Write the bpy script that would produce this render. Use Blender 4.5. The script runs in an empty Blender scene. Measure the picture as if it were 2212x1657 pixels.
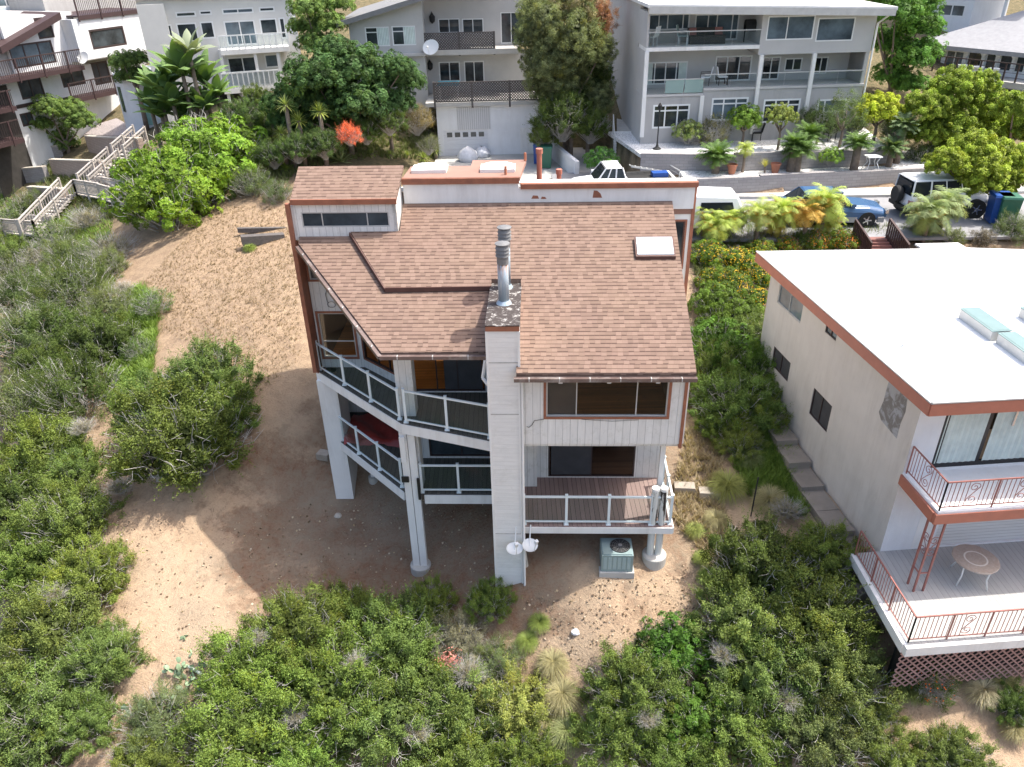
import bpy, math, random
import numpy as np
from mathutils import Vector
S=bpy.context.scene; COL=S.collection
R=math.radians
# ---------------- camera, sky, sun, exposure ----------------
cd=bpy.data.cameras.new('camera'); cam=bpy.data.objects.new('camera',cd); COL.objects.link(cam); S.camera=cam
FPX=1676.; CX,CY=1106.,828.5
cd.sensor_width=36; cd.lens=36*FPX/2212; cd.clip_start=.1; cd.clip_end=2000
PITCH,ROLL=R(30.3),R(1.3)
cf=np.array([0,math.cos(PITCH),-math.sin(PITCH)]); cu0=np.array([0,math.sin(PITCH),math.cos(PITCH)]); cr0=np.array([1.,0,0])
cr=cr0*math.cos(ROLL)-cu0*math.sin(ROLL); cu=cr0*math.sin(ROLL)+cu0*math.cos(ROLL)
from mathutils import Matrix
cam.matrix_world=Matrix([[cr[0],cu[0],-cf[0],0],[cr[1],cu[1],-cf[1],0],[cr[2],cu[2],-cf[2],0],[0,0,0,1]])
SUN=Vector((.5,.13,1)).normalized()
YAW=R(2.4)
SUN=Vector((SUN.x*math.cos(YAW)+SUN.y*math.sin(YAW),-SUN.x*math.sin(YAW)+SUN.y*math.cos(YAW),SUN.z))
ld=bpy.data.lights.new('sun','SUN'); ld.energy=2.8; ld.angle=R(.6); ld.color=(1,.955,.88)
sun=bpy.data.objects.new('sun',ld); COL.objects.link(sun); sun.rotation_euler=SUN.to_track_quat('Z','Y').to_euler()
w=bpy.data.worlds.new('World'); S.world=w; w.use_nodes=True
wn=w.node_tree.nodes; bg=wn['Background']; sk=wn.new('ShaderNodeTexSky'); sk.sky_type='NISHITA'; sk.sun_disc=False
sk.sun_elevation=math.asin(SUN.z); sk.sun_rotation=math.atan2(SUN.x,SUN.y); sk.dust_density=5.0; sk.air_density=1.0; sk.ozone_density=1.0
w.node_tree.links.new(sk.outputs[0],bg.inputs[0]); bg.inputs[1].default_value=.15
S.view_settings.view_transform='Standard'; S.view_settings.look='None'; S.view_settings.exposure=1.15; S.view_settings.gamma=1
S.render.engine='CYCLES'
S.cycles.max_bounces=6; S.cycles.transparent_max_bounces=12
# ---------------- pixel rays of the photograph, used to read off real distances ----------------
def ray(x,y): return cf+cr*(x-CX)/FPX+cu*(CY-y)/FPX
def hz(x,y,z): d=ray(x,y); return d*z/d[2]
def hp(x,y,P,n): d=ray(x,y); return d*(np.dot(P,n)/np.dot(d,n))
def depth(P): return float(np.dot(P,cf))
# ---------------- terrain ----------------
TP=np.array([(2.3,17.3,-16.3),(3.6,17.2,-16.4),(-.7,17.1,-17.45),(-3.9,18.5,-18.2),(-7,21.5,-17.6),(-11.6,20.1,-16.9),(-8.2,16.6,-17.6),(-9.3,14.6,-18.2),(0,14.5,-18.8),(3.2,15,-17.5),(0,11.5,-20.5),(7,14,-18),(9.3,16,-16.4),(9,26,-13.9),(6.5,20,-15.6),(5.5,26,-13.9),(12,12,-18),(13,9,-19.5),(-12,10,-20.5),(0,7,-23),(12,4,-22),
(-9,25,-14.6),(-11,30,-13.4),(-11.7,38,-12.6),(-16,40,-12.7),(-7.5,27,-13.8),(-16,30,-14.6),(-19,25,-17),(-18,18,-19),(-20,12,-21.5),(-25,30,-17.5),(-28,40,-17),(-36,50,-17.6),(-36,40,-19),(-35,25,-22),(-24,52,-12.2),(-22,46,-13),(-30,60,-13),(-30,52,-14.8),
(-3,30,-12.9),(3,30,-12.5),(-3.8,49,-12.5),(1,50,-12.5),(3,46,-12.3),(-5,40,-12.5),(6,37,-12.15),(12,36.5,-12.15),(20,36,-12.15),(30,36,-12.15),(45,36,-12),(10,31,-12.7),(20,30,-12.9),(4,34,-12.3),(9,42,-12),(20,43,-11.5),
(14,50,-8),(0,58,-8),(-10,46,-10.8),(-14,52,-9.5),(-14,60,-8),(-3,66,-5.5),(30,44,-11),(35,55,-8),(20,62,-6),
(0,80,-2),(40,80,-3),(-40,90,-6),(-60,70,-13),(-60,50,-19),(-50,30,-23),(0,150,10),(60,150,10),(-60,150,6),(60,50,-9),(60,20,-15),(50,5,-20),(-50,5,-28),(-90,60,-16),(0,260,24),(150,150,10),(-150,150,5),(150,0,-20),(-150,0,-34),(0,-60,-50)],float)
def _U(r2): return np.where(r2>0,r2*np.log(np.maximum(r2,1e-9)),0)
_n=len(TP); _K=_U(((TP[:,None,:2]-TP[None,:,:2])**2).sum(-1))+np.eye(_n)*.5
_A=np.zeros((_n+3,_n+3)); _A[:_n,:_n]=_K; _A[:_n,_n]=1; _A[:_n,_n+1:]=TP[:,:2]; _A[_n,:_n]=1; _A[_n+1:,:_n]=TP[:,:2].T
_w=np.linalg.solve(_A,np.concatenate([TP[:,2],np.zeros(3)]))
POLYS=[]   # flat sheets: (polygon xy, z, how far the ground lies beneath)
def inside(x,y,poly):
    x=np.asarray(x);y=np.asarray(y); c=np.zeros(x.shape,bool); n=len(poly)
    for i in range(n):
        x0,y0=poly[i][0],poly[i][1]; x1,y1=poly[(i+1)%n][0],poly[(i+1)%n][1]
        if y0==y1: continue
        c^=((y0>y)!=(y1>y))&(x<(x1-x0)*(y-y0)/(y1-y0)+x0)
    return c
_rn=np.random.default_rng(3); _NW=[(f,a,_rn.uniform(0,6.28),f*_rn.uniform(.8,1.3),_rn.uniform(0,6.28)) for f,a in ((.35,.08),(.9,.05),(2.1,.035),(4.7,.02)) for _ in range(4)]
def gnoise(X,Y):
    nz=0
    for f,a,th,k,ph in _NW: nz=nz+a*np.sin((X*math.cos(th)+Y*math.sin(th))*k+ph+1.5*np.sin(.7*f*(X*math.sin(th)-Y*math.cos(th))))*.7
    return nz*np.clip((38-Y)/8,.15,1)*np.where(Y<4,.0,1)
def ter(x,y):
    x=np.atleast_1d(np.asarray(x,float)); y=np.atleast_1d(np.asarray(y,float)); out=np.empty(x.shape)
    for i in range(0,x.size,4000):
        xs,ys=x.flat[i:i+4000],y.flat[i:i+4000]
        out.flat[i:i+4000]=_U((xs[:,None]-TP[None,:,0])**2+(ys[:,None]-TP[None,:,1])**2)@_w[:_n]+_w[_n]+_w[_n+1]*xs+_w[_n+2]*ys
    out=out+gnoise(x,y)
    for poly,z in POLYS:
        m=inside(x,y,poly); out=np.where(m,z-.25,out)
    return out
def gz(x,y): return float(ter(x,y)[0])
def hg(x,y,h=0.):
    """first point where the ray through pixel x,y comes within h of the ground"""
    d=ray(x,y); t=np.concatenate([np.arange(8,60,.25),np.arange(60,250,1.)]); P=d[None,:]*t[:,None]
    g=ter(P[:,0],P[:,1])+h; k=np.argmax(P[:,2]<=g)
    a,b=(g[k-1]-P[k-1,2]),(g[k]-P[k,2]); f=a/(a-b) if k>0 and a!=b else 0
    q=P[k-1]+(P[k]-P[k-1])*max(0,min(1,f)); return q
# ---------------- helpers: tags, things, mesh builder ----------------
OFF={}
def tag(o,label=None,cat=None,group=None,kind=None):
    if label: o['label']=label
    if cat: o['category']=cat
    if group: o['group']=group
    if kind: o['kind']=kind
    return o
def thing(name,label,cat,loc=(0,0,0),group=None,rz=0):
    o=bpy.data.objects.new(name,None); COL.objects.link(o); o.empty_display_size=.3
    o.location=tuple(float(v) for v in loc); o.rotation_euler=(0,0,rz); OFF[o.name]=np.array(loc,float); return tag(o,label,cat,group)
def add_mesh(name,me,mat,parent=None,kind=None):
    o=bpy.data.objects.new(name,me); COL.objects.link(o)
    for m in (mat if isinstance(mat,(list,tuple)) else [mat]): me.materials.append(m)
    if parent is not None: o.parent=parent; OFF[o.name]=OFF.get(parent.name,np.zeros(3))
    else: OFF[o.name]=np.zeros(3)
    if kind: o['kind']=kind
    return o
def auto_uv(me):
    n=len(me.polygons)
    if not n: return
    nr=np.empty(n*3); me.polygons.foreach_get('normal',nr); nr=nr.reshape(-1,3)
    lt=np.empty(n,int); me.polygons.foreach_get('loop_total',lt)
    vi=np.empty(len(me.loops),int); me.loops.foreach_get('vertex_index',vi)
    co=np.empty(len(me.vertices)*3); me.vertices.foreach_get('co',co); co=co.reshape(-1,3)[vi]
    fi=np.repeat(np.arange(n),lt); N_=nr[fi]
    h=np.stack([-N_[:,1],N_[:,0],np.zeros(len(N_))],1); l=np.linalg.norm(h,axis=1); flat=l<.02
    h[flat]=(1,0,0); l[flat]=1; h/=l[:,None]; v=np.cross(N_,h); v[flat]=(0,1,0)
    uv=np.stack([(co*h).sum(1),(co*v).sum(1)],1)
    L=me.uv_layers.new(name='UVMap'); L.data.foreach_set('uv',uv.astype(np.float32).ravel())
class Fr:
    """a local frame: a along the front, b into depth, z up"""
    def __init__(s,yaw=0,o=(0,0,0)):
        s.A=np.array([math.cos(yaw),-math.sin(yaw),0]); s.B=np.array([math.sin(yaw),math.cos(yaw),0]); s.o=np.array(o,float); s.yaw=yaw
    def p(s,a,b,z): return s.o+s.A*a+s.B*b+np.array([0,0,1.])*z
    def l(s,P): q=np.array(P)-s.o; return float(q@s.A),float(q@s.B),float(q[2])
    def hit(s,x,y,b): return s.l(hp(x,y,s.p(0,b,0),s.B))
    def rect(s,x0,y0,x1,y1,b=0):
        q=[s.hit(x,y,b) for x in (x0,x1) for y in (y0,y1)]
        return (q[0][0]+q[1][0])/2,(q[2][0]+q[3][0])/2,(q[1][2]+q[3][2])/2,(q[0][2]+q[2][2])/2   # a0,a1,z0,z1
def fr_px(x0,y0,x1,y1,z):
    P,Q=hz(x0,y0,z),hz(x1,y1,z); d=Q-P; f=Fr(-math.atan2(d[1],d[0]),(P[0],P[1],0)); f.len=float(np.linalg.norm(d)); return f
I=Fr(0)
class MB:
    def __init__(s): s.v=[]; s.f=[]; s.m=[]; s.mi=0
    def add(s,vs,fs):
        n=len(s.v); s.v+= [tuple(map(float,v)) for v in vs]; s.f+=[tuple(n+i for i in f) for f in fs]; s.m+=[s.mi]*len(fs); return s
    def hexa(s,q): # 4 bottom (ccw) + 4 top
        return s.add(q,[(3,2,1,0),(4,5,6,7),(0,1,5,4),(1,2,6,5),(2,3,7,6),(3,0,4,7)])
    def box(s,fr,a0,a1,b0,b1,z0,z1):
        if a0>a1:a0,a1=a1,a0
        if b0>b1:b0,b1=b1,b0
        if z0>z1:z0,z1=z1,z0
        return s.hexa([fr.p(*c) for c in ((a0,b0,z0),(a1,b0,z0),(a1,b1,z0),(a0,b1,z0),(a0,b0,z1),(a1,b0,z1),(a1,b1,z1),(a0,b1,z1))])
    def bar(s,P,Q,w,h=None,up=(0,0,1)):
        h=h or w; P=np.array(P,float);Q=np.array(Q,float); d=Q-P; L=np.linalg.norm(d)
        if L<1e-6: return s
        d/=L; u=np.array(up,float)
        if abs(d@u)>.98: u=np.array([0,1.,0])
        x=np.cross(d,u); x/=np.linalg.norm(x); y=np.cross(x,d)
        c=[(-w/2,-h/2),(w/2,-h/2),(w/2,h/2),(-w/2,h/2)]
        return s.hexa([P+x*i+y*j for i,j in c]+[Q+x*i+y*j for i,j in c])
    def tube(s,pts,r,n=6,cap=True):
        pts=[np.array(p,float) for p in pts]; rs=r if isinstance(r,(list,tuple)) else [r]*len(pts); V=[];F=[]
        px=None
        for i,p in enumerate(pts):
            d=pts[min(i+1,len(pts)-1)]-pts[max(i-1,0)]; d=d/(np.linalg.norm(d)+1e-9)
            if px is None:
                u=np.array([0,0,1.]) if abs(d[2])<.9 else np.array([1.,0,0]); px=np.cross(d,u)
            px=px-d*(px@d); px/=np.linalg.norm(px)+1e-9; py=np.cross(d,px)
            V+=[p+(px*math.cos(2*math.pi*k/n)+py*math.sin(2*math.pi*k/n))*rs[i] for k in range(n)]
        for i in range(len(pts)-1):
            for k in range(n):
                a=i*n+k;b=i*n+(k+1)%n; F.append((a,b,b+n,a+n))
        if cap: F.append(tuple(range(n))[::-1]); F.append(tuple(range((len(pts)-1)*n,len(pts)*n)))
        return s.add(V,F)
    def lathe(s,c,prof,n=20,fr=I):
        V=[];F=[]
        for r,z in prof: V+=[np.array(c)+np.array([math.cos(2*math.pi*k/n)*r,math.sin(2*math.pi*k/n)*r,z]) for k in range(n)]
        for i in range(len(prof)-1):
            for k in range(n):
                a=i*n+k;b=i*n+(k+1)%n; F.append((a,b,b+n,a+n))
        if prof[0][0]>1e-4: F.append(tuple(range(n))[::-1])
        if prof[-1][0]>1e-4: F.append(tuple(range((len(prof)-1)*n,len(prof)*n)))
        return s.add(V,F)
    def prism(s,poly,t):
        """polygon (3D points, ccw seen from the front) given thickness vector t"""
        n=len(poly); P=[np.array(p,float) for p in poly]; t=np.array(t,float)
        return s.add(P+[p+t for p in P],[tuple(range(n)),tuple(range(2*n-1,n-1,-1))]+[(i,i+n,(i+1)%n+n,(i+1)%n) for i in range(n)])
    def wall(s,fr,a0,a1,z0,z1,b0,b1,holes=()):
        """upright wall from b0 (front) to b1 with rectangular holes (a0,a1,z0,z1)"""
        H=[(max(h[0],a0),min(h[1],a1),max(h[2],z0),min(h[3],z1)) for h in holes]
        xs=sorted({a0,a1,*[h[0] for h in H],*[h[1] for h in H]}); zs=sorted({z0,z1,*[h[2] for h in H],*[h[3] for h in H]})
        nx,nz=len(xs)-1,len(zs)-1
        def solid(i,j):
            if i<0 or j<0 or i>=nx or j>=nz: return False
            x=(xs[i]+xs[i+1])/2; z=(zs[j]+zs[j+1])/2
            return not any(h[0]<x<h[1] and h[2]<z<h[3] for h in H)
        q=lambda a,b,z: fr.p(a,b,z)
        for i in range(nx):
            for j in range(nz):
                if not solid(i,j): continue
                x0,x1,y0,y1=xs[i],xs[i+1],zs[j],zs[j+1]
                s.add([q(x0,b0,y0),q(x1,b0,y0),q(x1,b0,y1),q(x0,b0,y1)],[(0,1,2,3)])
                s.add([q(x0,b1,y0),q(x1,b1,y0),q(x1,b1,y1),q(x0,b1,y1)],[(3,2,1,0)])
                if not solid(i-1,j): s.add([q(x0,b0,y0),q(x0,b1,y0),q(x0,b1,y1),q(x0,b0,y1)],[(3,2,1,0)])
                if not solid(i+1,j): s.add([q(x1,b0,y0),q(x1,b1,y0),q(x1,b1,y1),q(x1,b0,y1)],[(0,1,2,3)])
                if not solid(i,j-1): s.add([q(x0,b0,y0),q(x1,b0,y0),q(x1,b1,y0),q(x0,b1,y0)],[(3,2,1,0)])
                if not solid(i,j+1): s.add([q(x0,b0,y1),q(x1,b0,y1),q(x1,b1,y1),q(x0,b1,y1)],[(0,1,2,3)])
        return s
    def build(s,name,mat,parent=None,kind=None,smooth=False):
        me=bpy.data.meshes.new(name); off=OFF.get(parent.name,np.zeros(3)) if parent is not None else np.zeros(3)
        v=np.array(s.v,float).reshape(-1,3)-off
        me.from_pydata(v.tolist(),[],s.f); me.update(); auto_uv(me)
        if smooth: me.polygons.foreach_set('use_smooth',[True]*len(me.polygons))
        if len(set(s.m))>1: me.polygons.foreach_set('material_index',s.m)
        return add_mesh(name,me,mat,parent,kind)
# ---------------- materials ----------------
class NT:
    def __init__(s,name):
        s.m=bpy.data.materials.new(name); s.m.use_nodes=True; s.t=s.m.node_tree; s.b=s.t.nodes['Principled BSDF']; s.out=s.t.nodes['Material Output']
    def n(s,ty,*a,**k):
        x=s.t.nodes.new('ShaderNode'+ty)
        for i,v in enumerate(a):
            if v is not None: s.set(x.inputs[i],v)
        for kk,v in k.items():
            if kk.startswith('_'): setattr(x,kk[1:],v)
            else: s.set(x.inputs[kk.replace('_',' ')],v)
        return x
    def set(s,i,v):
        if hasattr(v,'is_output') or isinstance(v,bpy.types.NodeSocket): s.t.links.new(v,i)
        elif isinstance(v,bpy.types.Node): s.t.links.new(v.outputs[0],i)
        else:
            if isinstance(v,(tuple,list)) and len(v)==3 and i.type=='RGBA': v=(*v,1)
            i.default_value=v
    def math(s,op,a,b=0.,c=None): return s.n('Math',a,b,c,_operation=op).outputs[0]
    def mix(s,f,a,b,bt='MIX'):
        x=s.t.nodes.new('ShaderNodeMix'); x.data_type='RGBA'; x.blend_type=bt
        s.set(x.inputs[0],f); s.set(x.inputs[6],a); s.set(x.inputs[7],b); return x.outputs[2]
    def noise(s,sc,det=4,vec=None,rough=.6,dist=0.):
        x=s.n('TexNoise',Scale=sc,Detail=det,Roughness=rough,Distortion=dist)
        s.set(x.inputs['Vector'],vec if vec is not None else s.obj()); return x.outputs[0]
    def obj(s):
        if not hasattr(s,'_g'): s._g=s.n('NewGeometry').outputs['Position']
        return s._g
    def uv(s): return s.n('UVMap').outputs[0]
    def ramp(s,f,*stops):
        x=s.t.nodes.new('ShaderNodeValToRGB'); e=x.color_ramp.elements
        while len(e)<len(stops): e.new(.5)
        for i,(p,c) in enumerate(stops):
            e[i].position=p; e[i].color=(*c,1) if isinstance(c,(tuple,list)) else (c,c,c,1)
        s.set(x.inputs[0],f); return x.outputs[0]
    def done(s,col,rough=.7,bump=None,bs=.3,bd=.02,spec=None,**k):
        s.set(s.b.inputs['Base Color'],col); s.set(s.b.inputs['Roughness'],rough)
        if bump is not None: s.set(s.b.inputs['Normal'],s.n('Bump',Strength=bs,Distance=bd,Height=bump))
        if spec is not None: s.b.inputs['Specular IOR Level'].default_value=spec
        for kk,v in k.items(): s.set(s.b.inputs[kk.replace('_',' ')],v)
        return s.m
def scl(c,f): return tuple(min(1,x*f) for x in c)
def plain(name,c,rough=.6,var=.12,ns=3.,bump=0,metal=0,dirt=None,dirt_amt=.35):
    t=NT(name); n1=t.noise(ns,5); c1=t.mix(t.ramp(n1,(.3,0),(.7,1)),scl(c,1-var),scl(c,1+var))
    if dirt is not None:
        n2=t.noise(1.3,8,rough=.75,dist=.4); c1=t.mix(t.math('MULTIPLY',t.ramp(n2,(.5,0),(.75,1)),dirt_amt),c1,dirt)
    return t.done(c1,rough,t.noise(60,2) if bump else None,bump,.01,Metallic=metal)
def groove_mat(name,c,spacing,width=.06,axis=0,var=.1,rough=.65,dark=.45,wear=None,wear_amt=.5,depth_=.01,spec=None):
    """boards: thin dark grooves every `spacing` metres with a slight tone per board"""
    t=NT(name); uv=t.uv(); sp=t.n('SeparateXYZ',uv); u=sp.outputs[axis]; v=sp.outputs[1-axis]
    k=t.math('DIVIDE',u,spacing); fr_=t.math('FRACT',k); g=t.math('LESS_THAN',fr_,width)
    wn_=t.n('TexWhiteNoise',_noise_dimensions='1D'); t.set(wn_.inputs['W'],t.math('FLOOR',k))
    str_=t.n('CombineXYZ',t.math('MULTIPLY',u,9.),t.math('MULTIPLY',v,.9),0.)
    n1=t.noise(1.6,6,vec=str_.outputs[0],rough=.7)
    c1=t.mix(wn_.outputs[0],scl(c,1-var),scl(c,1+var)); c1=t.mix(t.ramp(n1,(.35,0),(.75,.55)),c1,scl(c,.72))
    if wear is not None:
        n2=t.noise(2.2,9,rough=.8,dist=.3); c1=t.mix(t.math('MULTIPLY',t.ramp(n2,(.52,0),(.68,1)),wear_amt),c1,wear)
    c2=t.mix(g,c1,scl(c,dark))
    return t.done(c2,rough,t.math('SUBTRACT',1.,g),.6,depth_,spec=spec)
def brick_mat(name,c1,c2,mortar,bw,bh,ms=.012,rough=.85,squash=.5,varscale=1.4,bs=.5):
    t=NT(name); uv=t.uv()
    b=t.n('TexBrick',Color1=c1,Color2=c2,Mortar=mortar,Scale=1.,**{'Mortar_Size':ms,'Mortar_Smooth':.1,'Bias':0.,'Brick_Width':bw,'Row_Height':bh}); t.set(b.inputs['Vector'],uv); b.offset=squash
    n=t.noise(varscale,6,rough=.7); m=t.mix(t.ramp(n,(.3,0),(.75,.5)),b.outputs[0],scl(c1,.7))
    sp=t.noise(90,2); m=t.mix(t.ramp(sp,(.35,.3),(.65,0)),m,scl(c1,.55))
    return t.done(m,rough,t.math('SUBTRACT',1.,b.outputs[1]),bs,.02)
def streaky(name,c,stain,amt=.5,bump=.5):
    t=NT(name); sp=t.n('SeparateXYZ',t.obj()); v=t.n('CombineXYZ',t.math('MULTIPLY',sp.outputs[0],2.6),t.math('MULTIPLY',sp.outputs[1],2.6),t.math('MULTIPLY',sp.outputs[2],.35)).outputs[0]
    n1=t.noise(1.,8,vec=v,rough=.72,dist=.3); n2=t.noise(.6,6,rough=.7); m=t.math('MULTIPLY',t.math('MULTIPLY',t.ramp(n1,(.45,0),(.72,1)),t.ramp(n2,(.35,.15),(.65,1))),amt)
    c1=t.mix(t.ramp(t.noise(1.5,5),(.3,0),(.7,1)),scl(c,.96),scl(c,1.04)); return t.done(t.mix(m,c1,stain),.92,t.noise(45,3),bump,.012,spec=.2)
def shingle_mat():
    t=NT('shingle'); uv=t.uv(); sp=t.n('SeparateXYZ',uv); u,v=sp.outputs[0],sp.outputs[1]
    rh=.13; row=t.math('FLOOR',t.math('DIVIDE',v,rh)); fv=t.math('FRACT',t.math('DIVIDE',v,rh))
    wr=t.n('TexWhiteNoise',_noise_dimensions='1D'); t.set(wr.inputs['W'],row)
    uu=t.math('ADD',t.math('DIVIDE',u,.14),t.math('MULTIPLY',wr.outputs[0],7.3)); cu_=t.math('FLOOR',uu); fu=t.math('FRACT',uu)
    wt=t.n('TexWhiteNoise',_noise_dimensions='2D'); t.set(wt.inputs['Vector'],t.n('CombineXYZ',cu_,row,0.).outputs[0]); tab=wt.outputs[0]
    raised=t.math('GREATER_THAN',tab,.52)
    c=t.ramp(tab,(0,(.165,.115,.090)),(.35,(.205,.142,.112)),(.7,(.25,.175,.138)),(1,(.185,.128,.10)))
    n=t.noise(.8,6,rough=.7); c=t.mix(t.ramp(n,(.35,0),(.7,.4)),c,(.27,.195,.135)); c=t.mix(t.ramp(t.noise(.45,4,rough=.6),(.5,0),(.8,.3)),c,(.24,.15,.12))
    c=t.mix(t.ramp(t.noise(70,2),(.3,.45),(.6,0)),c,(.2,.12,.1))
    drop=t.math('ADD',.13,t.math('MULTIPLY',t.math('SUBTRACT',1.,raised),.16))
    edge=t.math('LESS_THAN',fv,drop)  # dark band along each row paints the shadow line at its edge
    gap=t.math('MULTIPLY',t.math('LESS_THAN',fu,.06),.5)
    c=t.mix(t.math('MULTIPLY',edge,.72),c,(.06,.036,.03)); c=t.mix(gap,c,(.19,.11,.09))
    h=t.math('ADD',t.math('MULTIPLY',t.math('SUBTRACT',1.,fv),.6),t.math('MULTIPLY',raised,.5)); h=t.math('MULTIPLY',h,t.math('SUBTRACT',1.,edge))
    return t.done(c,.92,h,.7,.025,spec=.2)
def glass_mat(name,tint=(.85,.95,.93),alpha=.25,rough=.02,base=(.6,.75,.72),k=1.):
    t=NT(name); tr=t.n('BsdfTransparent',tint); gl=t.n('BsdfGlossy',(.9,.95,1.),rough); df=t.n('BsdfDiffuse',base)
    fz=t.n('LayerWeight',.5); m1=t.n('MixShader',alpha,tr.outputs[0],df.outputs[0])
    m2=t.n('MixShader',t.math('ADD',t.math('MULTIPLY',t.math('POWER',fz.outputs[1],5.),.55*k),.009*k),m1.outputs[0],gl.outputs[0]); t.t.links.new(m2.outputs[0],t.out.inputs[0]); return t.m
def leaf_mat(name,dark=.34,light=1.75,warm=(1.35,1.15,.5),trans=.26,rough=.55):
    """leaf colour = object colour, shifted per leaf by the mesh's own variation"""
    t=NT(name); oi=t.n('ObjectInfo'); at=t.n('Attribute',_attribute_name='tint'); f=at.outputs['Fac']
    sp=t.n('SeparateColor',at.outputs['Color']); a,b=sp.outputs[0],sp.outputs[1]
    c=t.mix(1.,oi.outputs['Color'],t.ramp(a,(0,(dark,)*3),(1,(light,)*3)),'MULTIPLY')  # wide tone range paints leaf highlights and dark gaps into the colour
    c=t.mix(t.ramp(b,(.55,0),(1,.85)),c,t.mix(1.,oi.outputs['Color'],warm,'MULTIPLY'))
    t.set(t.b.inputs['Base Color'],c); t.b.inputs['Roughness'].default_value=rough; t.b.inputs['Specular IOR Level'].default_value=.22
    tl=t.n('BsdfTranslucent',t.mix(1.,c,(1.3,1.35,.5),'MULTIPLY')); mx=t.n('MixShader',trans,t.b.outputs[0],tl.outputs[0])
    t.t.links.new(mx.outputs[0],t.out.inputs[0]); return t.m
M={}
M['shingle']=shingle_mat()
M['white_siding']=groove_mat('white_siding',(.78,.77,.735),.2,.05,0,.05,.7,.5,(.42,.41,.34),.5)
M['lap_siding']=groove_mat('lap_siding',(.80,.79,.76),.14,.03,1,.03,.7,.90,(.5,.49,.44),.35)
M['white_wood']=plain('white_wood',(.80,.79,.76),.6,.06,2,0,0,(.32,.3,.25),.3)
M['rail_white']=plain('rail_white',(.72,.79,.80),.4,.04)
M['brown_trim']=plain('brown_trim',(.30,.115,.065),.65,.18,4,0,0,(.12,.06,.05),.5)
M['dark_trim']=plain('dark_trim',(.10,.045,.035),.6,.2)
M['gutter']=plain('gutter',(.13,.09,.08),.4,.2,3,0,0,(.5,.48,.45),.6)
M['deck_grey']=groove_mat('deck_grey',(.085,.082,.07),.14,.09,0,.16,.85,.25,(.09,.08,.065),.7)
M['deck_brown']=groove_mat('deck_brown',(.27,.19,.17),.14,.09,0,.16,.8,.22,(.24,.2,.16),.5)
M['deck_pale']=groove_mat('deck_pale',(.42,.42,.405),.16,.06,0,.05,.75,.55,(.45,.42,.38),.4)
M['wood_floor']=groove_mat('wood_floor',(.66,.26,.06),.09,.04,1,.25,.35,.4,(.2,.07,.03),.5)
M['interior']=plain('interior',(.10,.075,.055),.8,.1)
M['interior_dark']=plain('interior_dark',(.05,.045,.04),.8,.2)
M['glass']=glass_mat('window_glass',(.90,.88,.85),.0)
M['rail_glass']=glass_mat('rail_glass',(.90,.93,.93),.012)
M['pane']=plain('pane_dark',(.045,.055,.062),.06,.75,.9)  # uneven tone paints patchy reflections into the pane colour
M['pane_blue']=plain('pane_blue',(.11,.145,.17),.05,.6,.7)  # blotchy blue tone stands in for varied reflections
M['pane_screen']=plain('insect_screen',(.055,.055,.06),.7,.15)
M['alu']=plain('alu',(.5,.5,.48),.4,.1)
M['white_frame']=plain('white_frame',(.75,.76,.75),.4,.03)
M['black_frame']=plain('black_frame',(.014,.014,.016),.35,.1)
M['brown_frame']=plain('brown_frame',(.05,.032,.03),.5,.1)
M['galv']=plain('galv',(.36,.44,.50),.45,.18,5,0,.3,(.30,.13,.04),.25)
M['cap_grey']=plain('cap_grey',(.17,.17,.17),.55,.15,4)
M['membrane']=plain('membrane',(.30,.17,.13),.9,.08,2,.2,0,(.22,.15,.12),.4)
t_=NT('white_roof'); _s=t_.n('SeparateXYZ',t_.uv()); _g=t_.math('LESS_THAN',t_.math('FRACT',t_.math('DIVIDE',_s.outputs[1],1.15)),.018); _nn=t_.noise(.55,9,rough=.75,dist=.5); _c=t_.mix(t_.ramp(_nn,(.5,0),(.72,.55)),(.80,.80,.79),(.56,.55,.53)); _c=t_.mix(t_.math('MULTIPLY',_g,.35),_c,(.45,.45,.45)); M['white_roof']=t_.done(_c,.6,_g,.3,.01)
M['salmon']=plain('salmon',(.40,.15,.10),.6,.08,3,0,0,(.26,.12,.09),.4)
M['iron_red']=plain('iron_red',(.30,.12,.10),.5,.12)
M['stucco_cream']=plain('stucco_cream',(.60,.555,.505),.9,.05,1.2,.5,0,(.47,.42,.37),.5)
M['stucco_white']=plain('stucco_white',(.74,.75,.76),.9,.03,1.2,.3)
M['stucco_grey']=plain('stucco_grey',(.42,.41,.40),.9,.07,.8,.4,0,(.31,.30,.29),.5)
M['stucco_greige']=plain('stucco_greige',(.50,.49,.475),.9,.05,.8,.4,0,(.38,.37,.36),.3)
M['stucco_cream']=streaky('stucco_cream_w',(.60,.56,.515),(.36,.31,.27),.5); M['stucco_grey']=streaky('stucco_grey_w',(.43,.42,.41),(.27,.26,.25),.6); M['stucco_white']=streaky('stucco_white_w',(.76,.765,.77),(.5,.48,.45),.35); M['white_wood']=streaky('white_wood_w',(.80,.79,.76),(.36,.32,.27),.42,.2)
M['concrete']=plain('concrete',(.46,.45,.42),.9,.1,1.5,.3,0,(.3,.29,.27),.5)
M['weathered_block']=plain('weathered_block',(.34,.30,.25),.9,.15,6,.5,0,(.22,.18,.14),.5)
M['old_wood']=plain('old_wood',(.10,.09,.085),.85,.25,8,.3,0,(.2,.17,.15),.4)
M['asphalt']=plain('asphalt',(.27,.27,.28),.95,.08,2,.4,0,(.17,.17,.18),.5)
M['tan_block']=brick_mat('tan_block',(.50,.39,.32),(.43,.33,.27),(.27,.21,.17),.4,.2)
M['grey_block']=brick_mat('grey_block',(.40,.38,.375),(.32,.295,.295),(.2,.2,.2),.45,.15,.008)
M['rubber']=plain('rubber',(.02,.02,.02),.8,.2)
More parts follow.
